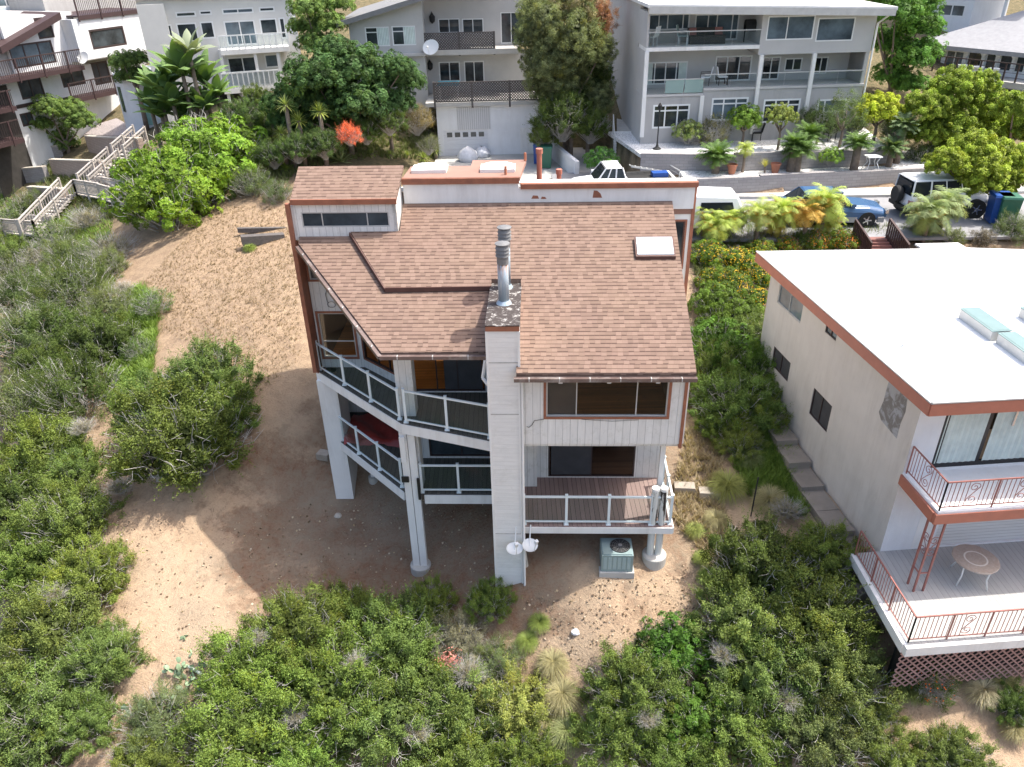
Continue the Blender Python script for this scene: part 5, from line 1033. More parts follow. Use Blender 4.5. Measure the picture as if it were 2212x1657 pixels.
def boxthing(name,fr,dims,z0,mat,label,cat,lid=None,legs=False):
    t=thing(name,label,cat,fr.p(0,0,z0)); a,b,c=dims; mb=MB(); n=0
    if legs:
        for x in (-1,1):
            for y in (-1,1): mb=MB(); mb.bar(fr.p(x*a*.42,y*b*.4,z0),fr.p(x*a*.42,y*b*.4,z0+c*.8),.06); mb.build('leg',M['white_frame'],t)
        mb=MB(); mb.box(fr,-a/2,a/2,-b/2,b/2,z0+c*.8,z0+c); mb.build('top',M[mat],t)
    else:
        mb.hexa([fr.p(x*a*.43,y*b*.43,z0+.05) for x,y in ((-1,-1),(1,-1),(1,1),(-1,1))]+[fr.p(x*a*.5,y*b*.5,z0+c) for x,y in ((-1,-1),(1,-1),(1,1),(-1,1))]); mb.build('body',M[mat],t)
        mb=MB(); mb.hexa([fr.p(x*a*.54,y*b*.54,z0+c) for x,y in ((-1,-1),(1,-1),(1,1),(-1,1))]+[fr.p(x*a*.48,y*b*.5,z0+c+.09) for x,y in ((-1,-1),(1,-1),(1,1),(-1,1))]); mb.build('lid',M[mat],t)
        mb=MB(); mb.tube([fr.p(-a*.42,b*.52,z0+.11),fr.p(a*.42,b*.52,z0+.11)],.11,10); mb.build('wheels',M['rubber'],t); mb=MB(); mb.tube([fr.p(-a*.4,b*.6,z0+c-.03),fr.p(a*.4,b*.6,z0+c-.03)],.02,6); mb.build('handle',M[mat],t)
    return t
M['turquoise']=plain('turquoise',(.03,.28,.38),.5,.05)
a_,_,z_=m(1095,465,1.2); boxthing('side_table',Fr(0,Mh.p(a_,1.2,0)),(1.3,.7,.95),zt+.24,'turquoise','turquoise topped table on the lattice terrace','table',legs=True)
P=hz(*k2(1640,985),-12.25); boxthing('wheelie_bin',Fr(.1,(P[0],P[1],0)),(.6,.65,1.1),-12.25,'bin_blue','blue wheelie bin in front of the white garage wall','bin')
P=hz(*k2(1685,1010),-12.25); boxthing('wheelie_bin',Fr(.1,(P[0],P[1],0)),(.7,.75,1.2),-12.25,'bin_green','green wheelie bin standing nearest on the driveway','bin')
def bag(P,r_,seed,label):
    rng=np.random.default_rng(seed); mb=MB(); n,mm=16,10; V=[]
    for j in range(mm+1):
        f=j/mm; rr_=r_*(math.sin(math.pi*min(1,f*.95+.05))**.55)*(1-.35*f); 
        for i in range(n): a=2*math.pi*i/n; V.append(P+np.array([math.cos(a)*rr_*1.25,math.sin(a)*rr_,f*r_*1.7])*1+rng.normal(size=3)*r_*.06)
    mb.add(V,[(j*n+i,j*n+(i+1)%n,(j+1)*n+(i+1)%n,(j+1)*n+i) for j in range(mm) for i in range(n)]); return tag(mb.build('rubbish_bag',M['white_bag'],None,smooth=True),label,'bag')
bag(hz(*k2(1215,985),-12.4),.6,1,'big bulging white sack heaped before the garage door'); bag(hz(*k2(1300,960),-12.4),.48,2,'smaller white sack right of the big one by the garage')
# driveway side wall
pw=[hz(*k2(1715,925),-12.2),hz(*k2(1885,1070),-12.2)]; rwall('garden_wall',[pw[1],pw[0]],-12.6,-11.3,'stucco_white','low whitewashed wall along the right edge of the driveway',.25,'wall')
# ---- white buildings on the left
Aw=fr_px(*k1(0,552),*k1(590,452),-8.2); a=zpts(Aw,k1); aRc=lambda x0,y0,x1,y1,b=0: Aw.rect(*k1(x0,y0),*k1(x1,y1),b)
wa=thing('white_balcony_house','white house with dark brown framed windows, a slanting brown roof edge and stacked brown balconies','house',Aw.p(5,3,-13))
zfl=-8.2; zg=a(200,1050)[2]-4; zup=a(450,90)[2]
win=[aRc(133,545,308,698),aRc(433,500,602,612),aRc(148,798,240,895),aRc(70,300,390,470),aRc(255,120,372,275),aRc(50,240,250,310),aRc(660,435,780,600)]
mb=MB(); mb.wall(Aw,a(-120,500)[0],a(900,500)[0],zg,zfl-.1,0,.25,[win[0],win[1],win[2],win[6]]); lw_=mb.build('lower_wall',M['stucco_white'],wa)
for i in (0,1,2): windowset(lw_,Aw,*win[i],0,'brown_frame','pane',(.5,),.12)
windowset(lw_,Aw,*win[6],0,'brown_frame','pane_screen',(.4,),.14,name='door')
mb=MB(); mb.wall(Aw,a(40,300)[0],a(560,300)[0],zfl-.1,a(300,110)[2],0.,.25,[win[3],win[4]]); uw_=mb.build('upper_wall',M['stucco_white'],wa)
windowset(uw_,Aw,*win[3],0,'brown_frame','pane_blue',(.33,.67),.12); windowset(uw_,Aw,*win[4],0,'brown_frame','pane',(),.12,rows=(.5,))
mb=MB(); q0,q1=a(-60,330),a(365,85); mb.prism([Aw.p(q0[0],-.9,q0[2]),Aw.p(q1[0],-.9,q1[2]),Aw.p(q1[0],3,q1[2]),Aw.p(q0[0],3,q0[2])],(0,0,-.45)); mb.build('roof_edge',M['iron_dark'],wa)
zbt=a(600,430,-1.2)[2]; b2w=aRc(640,195,892,338,-1.2); b2w2=aRc(1000,170,1045,258,-1.2)
mb=MB(); mb.wall(Aw,a(548,300,-1.2)[0],a(1090,300,-1.2)[0],zbt,a(700,118,-1.2)[2],-1.2,-1.0,[b2w]); mb.box(Aw,a(548,300,-1.2)[0],a(548,300,-1.2)[0]+.2,-1.0,3,zbt,a(700,118,-1.2)[2]); mb.box(Aw,a(548,300,-1.2)[0],a(1090,300,-1.2)[0],-1.0,3,zbt-.1,zbt); bw=mb.build('block_wall',M['stucco_white'],wa)
windowset(bw,Aw,*b2w,-1.2,'brown_frame','pane',(),.14)
def slatrail(parent,fr,a0,a1,b,z0,h,bd=.8,mat='brown_frame',fas='iron_dark',posts=2.,dep=1.4):
    mb=MB(); mb.box(fr,a0,a1,b,b+dep,z0-.12,z0); mb.box(fr,a0,a1,b-.06,b,z0-.30,z0); s=mb.build('balcony',M[fas],parent)
    mb=MB(); mb.box(fr,a0,a1,b-.05,b+.03,z0+h-.08,z0+h); n=int((a1-a0)/.16)
    for i in range(n): x=a0+(a1-a0)*(i+.5)/n; mb.box(fr,x-.012,x+.012,b-.02,b+.01,z0,z0+h-.08)
    mb.build('railing',M[mat],s)
    for i in range(int((a1-a0)/posts)+1): x=a0+i*posts; mb=MB(); mb.box(fr,x-.05,x+.05,b-.1,b-.02,z0-.4,z0+h); mb.build('post',M[fas],s)
slatrail(wa,Aw,a(-100,450,-1.5)[0],a(590,450,-1.5)[0],-1.5,zfl+.1,1.15)
slatrail(wa,Aw,a(548,100,-1.25)[0],a(1035,90,-1.25)[0],-1.25,a(700,118,-1.25)[2]+.2,1.6,dep=4)
slatrail(wa,Aw,a(490,640,-1.2)[0],a(860,620,-1.2)[0],-1.2,a(680,668,-1.2)[2],1.1)
slatrail(wa,Aw,a(-150,700,-1.5)[0],a(105,740,-1.5)[0],-1.5,a(50,765,-1.5)[2],1.1); slatrail(wa,Aw,a(-150,900,-1.5)[0],a(160,960,-1.5)[0],-1.5,a(80,1000,-1.5)[2],1.3)
mb=MB(); mb.box(Aw,a(-150,900)[0],a(105,800)[0],-.06,0,zg,zfl-.5); mb.build('recess_shade_panel',M['interior_dark'],wa)  # flat dark panel on the wall face, painting a shaded recess
mb=MB(); z=a(300,720)[2]; mb.box(Aw,a(110,740)[0],a(360,700)[0],-.05,0,z-.15,z+.1); mb.build('band',M['brown_frame'],wa)
mb=MB(); mb.box(Aw,a(560,200)[0]-.1,a(1300,200)[0],3,9,zg,a(560,60)[2]+1); mb.box(Aw,a(-200,200)[0],a(560,200)[0],.3,9,zg,zup); mb.build('rear_block',M['stucco_grey'],wa)
F=thing('glazed_house','pale blue grey house with a glazed upper floor in the top left corner','house',Aw.p(-4,9,-8)); mb=MB(); q0,q1=a(-150,120,7)[0],a(345,60,7)[0]; zz=a(100,110,7)[2]; mb.wall(Aw,q0,q1,zz-4,zz+5,7,7.2,[(q0+.5,q1-.4,zz+.6,zz+3.2)]); wl=mb.build('wall',plain('blue_grey',(.42,.48,.54),.8,.05),F); windowset(wl,Aw,q0+.5,q1-.4,zz+.6,zz+3.2,7,'white_frame','pane_blue',(.2,.4,.6,.8),.12)
dish(Aw.p(a(590,410,-1.7)[0],-1.7,a(590,410,-1.7)[2]),'small satellite dish on the brown balcony corner',0,(-.3,-.8,.5),.5,mount=Aw.p(a(590,450,-1.6)[0],-1.5,a(590,455,-1.5)[2]))
# ---- grey white house with bays
B=fr_px(*k1(1590,365),*k1(2060,335),-6.6); b=zpts(B,k1); bR=lambda x0,y0,x1,y1,bb=0: B.rect(*k1(x0,y0),*k1(x1,y1),bb)
wb=thing('pale_bay_house','pale grey white house with tall windows and two white railed balconies behind the banana plants','house',B.p(3,3,-11))
bL,bRt=b(1030,300)[0],b(2125,300)[0]; zb0=b(1500,660)[2]; zt0=b(1500,-25)[2]; BD=1.3
wl1=[bR(1246,82,1392,122),bR(1414,72,1503,108),bR(1575,57,1800,98),bR(1838,48,1950,85),bR(1260,162,1405,300),bR(1427,152,1522,275),bR(1600,145,1820,322),bR(1847,130,1970,250),bR(1987,124,2030,275),bR(2057,116,2105,235),bR(1150,173,1230,298),bR(1618,402,1832,515),bR(1880,382,2000,480)]
mb=MB(); mb.wall(B,bL,bRt,zb0,zt0,0,.25,wl1); wwl=mb.build('front_wall',M['pale_stucco'],wb)
for i,r4 in enumerate(wl1): windowset(wwl,B,*r4,0,'white_frame','pane_blue' if i in(2,6,12) else 'pane',(.5,) if r4[1]-r4[0]>1.6 else (),.09,inset=.03)
for bx_ in ((bRt-.2,bRt,.25,8,zb0-2,zt0),(bL,bL+.2,.25,8,zb0-3,zt0)): mb=MB(); mb.box(B,*bx_); mb.build('side_wall',M['pale_stucco'],wb)
mb=MB(); mb.box(B,bL,bL+1.6,-.5,0,zb0-3.5,b(1030,30)[2]); mb.build('buttress',M['pale_stucco'],wb)
mb=MB(); mb.box(B,bL-.3,bRt+.3,-.4,8,zt0,zt0+.25); mb.build('roof',M['white_wood'],wb)
for (x0,x1,yb,yt) in ((1565,2060,365,240),(1590,2000,640,505)):
    z=b(1800,yb-20,-BD)[2]; z2=b(1800,yt,-BD)[2]; x0_,x1_=b(x0,yb,-BD)[0],b(x1,yb,-BD)[0]; mb=MB(); mb.box(B,x0_,x1_,-BD,0,z-.3,z); s=mb.build('balcony',M['white_wood'],wb)
    mb=MB(); mb.box(B,x0_,x1_,-BD,-BD+.07,z2-.07,z2); n=11
    for i in range(n+1): x=x0_+(x1_-x0_)*i/n; mb.box(B,x-.035,x+.035,-BD,-BD+.06,z,z2-.07)
    mb.build('railing',M['white_frame'],s); mb=MB(); mb.box(B,x0_,x1_,-BD+.02,-BD+.035,z+.1,z2-.1); mb.build('glass_panel',M['rail_glass'],s)
for x in (1600,1840,2000): 
    xx=b(x,560,-BD+.2)[0]; mb=MB(); mb.box(B,xx-.1,xx+.1,-BD+.1,-BD+.3,zb0-3,b(x,350,-BD)[2]); mb.build('column',M['white_wood'],wb)
mb=MB(); mb.box(B,bL+2.5,bRt,.8,1,zb0-3,zb0+.1); mb.build('undercroft_shade',M['interior_dark'],wb)  # dark sheet standing in for the shaded void below the house
# curved garden room
P=hz(*k1(960,900),-11.6); cyl=thing('garden_room','small white curved garden building with a green glass door beside the banana plants','outbuilding',P); P=P+np.array([1.0,2.6,0])
mb=MB(); mb.lathe(P,[(2.6,-1.5),(2.6,3.4),(2.45,3.4),(2.45,3.2),(.0005,3.2)],40); mb.build('wall',M['stucco_white'],cyl,smooth=False)
for x0,x1,y0,y1,mt in ((918,945,725,840,'pane'),(990,1035,720,880,'frosted_solid')):
    if mt not in M: M[mt]=plain('green_glass',(.30,.50,.45),.15,.08)
    mb=MB(); d0=ray(*k1((x0+x1)/2,(y0+y1)/2)); ang=-math.pi/2+(-.75 if x0<950 else .05); fr=Fr(0); c=P+np.array([math.cos(ang),math.sin(ang),0])*2.62; tt=np.array([-math.sin(ang),math.cos(ang),0]); w_=.22 if x0<950 else .45; h0,h1=(.9,2.6) if x0<950 else (.1,2.4)
    mb.hexa([c-tt*w_+[0,0,h0],c+tt*w_+[0,0,h0],c+tt*w_+unit(P-c)*.1*[1,1,0]+[0,0,h0],c-tt*w_+unit(P-c)*.1*[1,1,0]+[0,0,h0],c-tt*w_+[0,0,h1],c+tt*w_+[0,0,h1],c+tt*w_+unit(P-c)*.1*[1,1,0]+[0,0,h1],c-tt*w_+unit(P-c)*.1*[1,1,0]+[0,0,h1]]); mb.build('window' if x0<950 else 'door',M[mt],cyl)
# ---- far right house
Q0,Q1=k4(1110,515),k4(1437,555); Rh=fr_px(*Q0,*Q1,-8.6); r=zpts(Rh,k4); rR=lambda x0,y0,x1,y1,bb=0: Rh.rect(*k4(x0,y0),*k4(x1,y1),bb)
rh=thing('arched_window_house','pale house with a row of arched windows under a broad grey hip roof, far right','house',Rh.p(2,3,-9))
rl,rr_=r(820,400,1.5)[0],r(1600,450,1.5)[0]; ze=r(1200,312,1.5)[2]; zf_=-8.5
aw=[rR(1085,305,1185,480,1.5),rR(1205,320,1275,480,1.5),rR(1295,330,1385,488,1.5),rR(1400,342,1470,495,1.5),rR(850,295,925,470,1.5)]; dw=rR(945,308,1070,470,1.5)
zs0=min(a_[2] for a_ in aw); aw=[(p,q_,zf_+.3,ze-.25) for p,q_,_,_ in aw]; dw=(dw[0],dw[1],zf_+.1,ze-.3)
mb=MB(); mb.wall(Rh,rl,rr_,zf_-4,ze,1.5,1.75,aw+[dw]); 
for (p,q_,z0_,z1_) in aw:   # round the heads
    rad=(q_-p)/2; cxx=(p+q_)/2; n=6
    for sg in (-1,1):
        pts=[Rh.p(cxx+sg*rad,1.5,z1_)]+[Rh.p(cxx+sg*rad*math.cos(t_),1.5,z1_-rad*.8+rad*.8*math.sin(t_)) for t_ in np.linspace(0,math.pi/2,n)]
        if sg>0: pts=pts[::-1]
        mb.prism(pts,Rh.B*.1)
rwl=mb.build('front_wall',M['stucco_white'],rh)
for r4 in aw: windowset(rwl,Rh,*r4,1.5,'white_frame','pane',(),.07,inset=.15)
windowset(rwl,Rh,*dw,1.5,'white_frame','pane_blue',(.5,),.09,name='door')
mb=MB(); mb.box(Rh,rl-1.5,rr_,-.2,1.5,zf_-.35,zf_); bal=mb.build('balcony',M['concrete'],rh)
mb=MB(); mb.box(Rh,rl-1.5,rr_,-.2,-.14,zf_+1,zf_+1.06); n=12
for i in range(n+1): x=rl-1.5+(rr_-rl+1.5)*i/n; mb.box(Rh,x-.04,x+.04,-.2,-.12,zf_,zf_+1)
for k in range(3): mb.box(Rh,rl-1.5,rr_,-.18,-.165,zf_+.25+.25*k,zf_+.27+.25*k)
mb.build('railing',M['brown_frame'],bal)
mb=MB(); ap=[Rh.p(rl-.7,.8,ze),Rh.p(rr_+3,.8,ze),Rh.p(rr_+3,14,ze),Rh.p(rl-.7,14,ze),Rh.p(rl+4.5,6.5,ze+2.3),Rh.p(rr_,6.5,ze+2.3)]; mb.add(ap,[(0,1,5,4),(3,0,4),(2,3,4,5),(1,2,5)]); mb.add([p-[0,0,.25] for p in ap[:4]]+ap[:4],[(0,1,5,4),(3,0,4,7),(3,2,1,0)]); mb.build('roof',plain('grey_shingle',(.30,.30,.31),.9,.1,4,.3),rh)
u0=r(850,60,7)[0];u1=r(1125,80,7)[0]; uz=r(1000,135,7)[2]; uwn=rR(900,25,1080,110,7); mb=MB(); mb.wall(Rh,u0-1,u1,uz-2,uz+4.5,7,7.2,[uwn]); mb.box(Rh,u1-.2,u1,7.2,12,uz-2,uz+4.5); us=mb.build('upper_storey_wall',M['stucco_white'],rh); windowset(us,Rh,*uwn,7,'white_frame','pane_blue',(.52,),.1)
mb=MB(); mb.prism([Rh.p(u0-2,5.8,uz+4.5),Rh.p(u1+5,5.8,uz+4.0),Rh.p(u1+5,13,uz+4.0),Rh.p(u0-2,13,uz+4.5)],(0,0,-.3)); mb.box(Rh,u1+2.2,u1+2.35,6.5,6.65,uz-1,uz+4.1); mb.box(Rh,u1+4.5,u1+4.65,6.5,6.65,uz-1.5,uz+4.0); mb.build('upper_roof',M['white_wood'],rh)
for kx in (1057,1160,1262):
    P=Rh.p(r(kx,480,.4)[0],.4,zf_); t=thing('planter',{1057:'white pot on the far right balcony, nearest the glass door',1160:'white pot in the middle of three on the far right balcony',1262:'white pot on the far right balcony, rightmost of three'}[kx],'planter',P); mb=MB(); mb.lathe(P,[(.2,0),(.32,.6),(.28,.6),(.26,.5),(.0005,.5)],14); mb.build('pot',M['white_frame'],t)
# ---------------- vehicles ----------------
def loft(mb,secs):
    """secs: (x, half width, z bottom, z top, inset at top)"""
    n=10; V=[]
    for x,w,z0,z1,ins in secs:
        h=z1-z0; V+= [(x,-w*.9,z0),(x,-w,z0+h*.2),(x,-w,z0+h*.62),(x,-(w-ins*.5),z0+h*.9),(x,-(w-ins)*.9,z1),(x,(w-ins)*.9,z1),(x,(w-ins*.5),z0+h*.9),(x,w,z0+h*.62),(x,w,z0+h*.2),(x,w*.9,z0)]
    F=[(i*n+k,i*n+(k+1)%n,(i+1)*n+(k+1)%n,(i+1)*n+k)[::-1] for i in range(len(secs)-1) for k in range(n)]
    F+=[tuple(range(n)),tuple(range((len(secs)-1)*n,len(secs)*n))[::-1]]; mb.add([np.array(v) for v in V],F)
def wheel(t,x,y,r_,w_,out,hub='chrome'):
    mb=MB(); n=22; V=[]; 
    for (rr_,yy) in ((r_*.62,-w_/2),(r_*.95,-w_/2),(r_,-w_*.3),(r_,w_*.3),(r_*.95,w_/2),(r_*.62,w_/2)): V+=[np.array([x+math.cos(a)*rr_,y+yy,r_+math.sin(a)*rr_]) for a in np.linspace(0,2*math.pi,n,endpoint=False)]
    F=[(i*n+k,i*n+(k+1)%n,(i+1)*n+(k+1)%n,(i+1)*n+k) for i in range(5) for k in range(n)]; mb.add(V,F); wo=mb.build('wheel',M['rubber'],t,smooth=False)
    mb=MB(); s=1 if out>0 else -1; yo=y+s*w_*.42
    V=[np.array([x,yo+s*.02,r_])]+[np.array([x+math.cos(a)*r_*.63,yo,r_+math.sin(a)*r_*.63]) for a in np.linspace(0,2*math.pi,n,endpoint=False)]; mb.add(V,[(0,1+k,1+(k+1)%n) for k in range(n)])
    for k in range(5): a=k*1.2566; mb.bar([x,yo+s*.03,r_],[x+math.cos(a)*r_*.6,yo+s*.01,r_+math.sin(a)*r_*.6],.05,.03,up=(0,1,0))
    mb.build('rim',M[hub],wo)
def car(P,rz,name,label,cat,body,secs,cabin,wheels,paint,clad=None,extra=None,w_=.88):
    t=thing(name,label,cat,(0,0,0)); mb=MB(); loft(mb,secs); bo=mb.build('body',M[paint],t,smooth=False)
    bv=bo.modifiers.new('bevel','BEVEL'); bv.width=.05; bv.segments=2; bv.limit_method='ANGLE'; bv.angle_limit=R(25)
    if cabin:
        # cabin: (x0 base, x0 top, x1 top, x1 base, z base, z top, half width base, half width top)
        x0,x0t,x1t,x1,zb,zt,wb_,wt=cabin; mb=MB(); mb.hexa([np.array(v) for v in ((x0,-wb_,zb),(x1,-wb_,zb),(x1,wb_,zb),(x0,wb_,zb),(x0t,-wt,zt),(x1t,-wt,zt),(x1t,wt,zt),(x0t,wt,zt))]); mb.build('windows',M['car_glass'],t)
        mb=MB(); o=.02
        mb.hexa([np.array(v) for v in ((x0t-o,-wt-o,zt-.02),(x1t+o,-wt-o,zt-.02),(x1t+o,wt+o,zt-.02),(x0t-o,wt+o,zt-.02),(x0t+.08,-wt+.06,zt+.04),(x1t-.08,-wt+.06,zt+.04),(x1t-.08,wt-.06,zt+.04),(x0t+.08,wt-.06,zt+.04))])
        for sg in (-1,1):
            for f in (0,.36,.68,1): xb=x0+(x1-x0)*f; xt=x0t+(x1t-x0t)*f; mb.bar((xb,sg*(wb_+.005),zb-.03),(xt,sg*(wt+.005),zt),.07,.04)
        r_=mb.build('roof',M[paint],t)
        for sg in (-1,1): mb=MB(); mb.box(I,x1-.25 if cabin[3]>0 else x1,x1-.05,sg*(wb_+.02),sg*(wb_+.2),zb+.02,zb+.16); mb.build('mirror',M[paint],t)
    for x in wheels[0]:
        for sg in (-1,1): wheel(t,x,sg*(w_-.1),wheels[1],.22,sg)
        mb=MB(); mb.tube([(x,-w_-.005,wheels[1]),(x,w_+.005,wheels[1])],wheels[1]*1.14,20); mb.build('wheel_arch',M['rubber'],t)
    if clad:
        mb=MB(); xs_=[secs[0][0]-.02,wheels[0][0]-.46,wheels[0][0]+.46,wheels[0][1]-.46,wheels[0][1]+.46,secs[-1][0]-.16]
        for i_ in (0,2,4):
            for sg in (-1,1): mb.box(I,xs_[i_],xs_[i_+1],sg*(w_-.12),sg*(w_+.015),.24,.48)
        mb.build('cladding',M[clad],t)
    for sg in (-1,1):
        mb=MB(); x=secs[-1][0]; mb.box(I,x-.12,x+.02,sg*.45,sg*.8,.62,.78); mb.build('headlight',M['chrome'],t); mb=MB(); x=secs[0][0]; mb.box(I,x-.02,x+.1,sg*.6,sg*.82,.68,.9); mb.build('tail_light',M['iron_red'],t)
    if extra: extra(t)
    t.location=tuple(P); t.rotation_euler=(0,0,rz); return t
P=hz(1872,491,STZ); Lb=[(-2.3,.78,.35,.88,.1),(-2.15,.85,.3,.98,.12),(-1.2,.88,.28,1.0,.12),(.6,.88,.28,.98,.12),(1.5,.87,.28,.93,.2),(2.15,.82,.32,.80,.25),(2.35,.7,.38,.68,.2)]
yw=R(-4)
car(P+np.array([-1.45,.95,0]),yw,'parked_car','blue car with grey lower sides parked at the kerb behind the palms','car','',Lb,(-1.95,-1.35,.15,.85,.95,1.45,.82,.62),((-1.4,1.45),.33),'car_blue','grey_plastic')
def jeepx(t):
    mb=MB(); 
    n=24; V=[];F=[]
    for (rr_,xx) in ((.16,-2.15),(.36,-2.17),(.39,-2.1),(.39,-1.98),(.36,-1.92)): V+=[np.array([xx,.1+math.cos(a)*rr_,1.0+math.sin(a)*rr_]) for a in np.linspace(0,2*math.pi,n,endpoint=False)]
    F=[(i*n+k,(i+1)*n+k,(i+1)*n+(k+1)%n,i*n+(k+1)%n) for i in range(4) for k in range(n)]+[tuple(range(n))]; mb.add(V,F); sp=mb.build('spare_wheel',M['rubber'],t)
    mb=MB(); mb.box(I,-1.86,-1.83,-.6,.6,1.12,1.68); mb.build('rear_window',M['car_glass'],t); mb=MB(); mb.box(I,-2.0,-1.8,-.8,.8,.42,.58); mb.build('bumper',M['rubber'],t)
P=hz(1950,478,STZ)
car(P+np.array([2.0,1.0,0]),R(3),'off_road_car','boxy white off-road car with a spare wheel on its back door','car','',[(-1.83,.8,.5,1.1,.02),(-1.7,.82,.48,1.12,.02),(.5,.82,.48,1.12,.02),(.6,.75,.48,1.10,.04),(1.9,.62,.5,1.02,.06),(1.98,.6,.55,.98,.08)],(-1.82,-1.78,.35,.6,1.1,1.78,.79,.72),((-1.25,1.35),.4),'car_white',None,jeepx,.9)
def shell(t):
    mb=MB(); mb.hexa([np.array(v) for v in ((-2.6,-.88,1.1),(-.2,-.88,1.1),(-.2,.88,1.1),(-2.6,.88,1.1),(-2.25,-.74,1.82),(-.25,-.74,1.9),(-.25,.74,1.9),(-2.25,.74,1.82))]); o=mb.build('camper_shell',M['car_white'],t); bv=o.modifiers.new('bevel','BEVEL'); bv.width=.1; bv.segments=3
    for sg in (-1,1): mb=MB(); mb.hexa([np.array([x,sg*y,z]) for x,y,z in ((-2.1,.875,1.25),(-.6,.875,1.25),(-.6,.84,1.25),(-2.1,.84,1.25),(-2.0,.82,1.58),(-.65,.82,1.58),(-.65,.78,1.58),(-2.0,.78,1.58))]); mb.build('side_window',M['car_glass'],o)
TS=[(-2.7,.84,.5,1.1,.05),(-2.6,.88,.42,1.12,.06),(1.0,.88,.4,1.1,.08),(1.2,.87,.42,1.08,.12),(2.4,.84,.45,.98,.2),(2.62,.76,.5,.85,.2)]
P=hz(1565,452,-11); car(np.array([P[0]-1.9,P[1],STZ]),R(180-2),'pickup_truck','white pickup with a white camper shell over its bed, parked behind the red trimmed roof','pickup','',TS,(-.1,.1,.95,1.45,1.08,1.72,.84,.7),((-1.6,1.65),.38),'car_white',None,shell,.9)
def bedx(t):
    mb=MB(); mb.box(I,-2.5,-.25,-.72,.72,1.08,1.13); mb.build('bed_floor',M['rubber'],t)
    for i in range(2): mb=MB(); mb.bar((-2.3,-.5+.25*i,1.15),(-.5,-.3+.25*i,1.55),.05); mb.build('ladder_rail',M['alu'],t)
    mb=MB()
    for k in range(7): f=k/6; mb.bar((-2.3+1.8*f,-.5,1.15+.4*f),(-2.3+1.8*f,-.25,1.15+.4*f),.04)
    mb.build('ladder_rungs',M['alu'],t); mb=MB(); mb.box(I,-2.3,-1.5,.1,.6,1.13,1.35); mb.build('blue_tarp',M['bin_blue'],t)
P=hz(1322,390,-11.2); car(np.array([P[0]+.5,P[1]+.2,-12.15]),R(180+4),'pickup_truck','white pickup with an open bed holding a ladder, parked at the end of the driveway','pickup','',TS,(-.1,.1,.95,1.45,1.08,1.72,.84,.7),((-1.6,1.65),.38),'car_white',None,bedx,.9)
# street bins, wooden stair, lamp, garden furniture
for px,py,mt,lb in ((2148,480,'bin_blue','blue wheelie bin at the kerb under the round bright tree'),(2165,484,'bin_green','green wheelie bin behind the grey shrub at the right edge')):
    P=hz(px,py,STZ); boxthing('wheelie_bin',Fr(.2,(P[0],P[1],0)),(.8,.85,1.25),STZ,mt,lb,'bin')
Ps=[hz(*k4(x,y),z) for x,y,z in ((365,1435,-11.05),(590,1430,-11.05),(470,1590,-11.9),(715,1600,-11.9))]
ws_=thing('wooden_steps','reddish brown wooden steps with slatted handrails leading down from the pavement','steps',Ps[0]); A0,A1,B0,B1=Ps
A0,A1,B0,B1=[p-[0,0,.0] for p in Ps]
mb=MB(); n=8
for i in range(n): f=i/n; P=A0+(B0-A0)*f-[0,0,.9]; Q=A1+(B1-A1)*f-[0,0,.9]; mb.bar(P,Q,.34,.06); mb.bar(P+[0,-.17,-.1],Q+[0,-.17,-.1],.03,.18)
mb.build('treads',plain('red_wood',(.22,.10,.085),.8,.15),ws_)
for P,Q in ((A0,B0),(A1,B1)):
    mb=MB(); mb.bar(P,Q,.12,.05); mb.bar(P-[0,0,.8],Q-[0,0,.8],.06,.22); 
    for i in range(12): f=i/11; c=P+(Q-P)*f; mb.bar(c-[0,0,.8],c,.04,.09)
    mb.build('handrail',M['iron_dark'],ws_)
P=hz(*k3(488,990),-10.38); lp=thing('lamp_post','dark slender lamp post on a flared base standing in the white gravel','lamp post',P); mb=MB(); mb.lathe(P,[(.24,0),(.22,.05),(.10,.12),(.05,.25),(.035,.5),(.03,1.9),(.05,2.0)],12); mb.build('post',M['rubber'],lp); mb=MB(); mb.lathe(P+[0,0,2.0],[(.04,0),(.10,.07),(.11,.27),(.04,.37),(.0005,.42)],8); mb.build('lantern',M['rubber'],lp)
d=ray(*k3(1925,1035)); P=d*40.3/d[1]; P=np.array([P[0],P[1],-11.15]); t=thing('garden_table','small white cast metal table with curved legs on the lower gravel bed','table',P); mb=MB(); mb.box(Fr(0,P),-.38,.38,-.3,.3,.68,.72); mb.build('table_top',M['white_frame'],t)
for x,y in ((-1,-1),(1,-1),(1,1),(-1,1)): mb=MB(); mb.tube([P+[x*.3,y*.22,.7],P+[x*.18,y*.15,.4],P+[x*.36,y*.28,0]],.022,5); mb.build('leg',M['white_frame'],t)
for kx,ky,lb in ((985,1135,'terracotta pot at the left of the lower gravel bed'),(1275,1115,'terracotta pot beside the bromeliads on the lower gravel bed')):
    d=ray(*k3(kx,ky)); P=d*40.15/d[1]; P=np.array([P[0],P[1],-11.15]); t=thing('flower_pot',lb,'pot',P); mb=MB(); mb.lathe(P,[(.16,0),(.24,.42),(.27,.42),(.27,.5),(.22,.5),(.2,.42),(.0005,.42)],14); mb.build('pot',M['terracotta'],t)
for kx,ky,lb in ((1630,930,'dark metal garden chair among shrubs by the grey building'),(1140,930,'dark metal garden chair behind the topiary tree')):
    P=hz(*k3(kx,ky),-10.38); chair(P,random.random()*3,lb,'rubber')
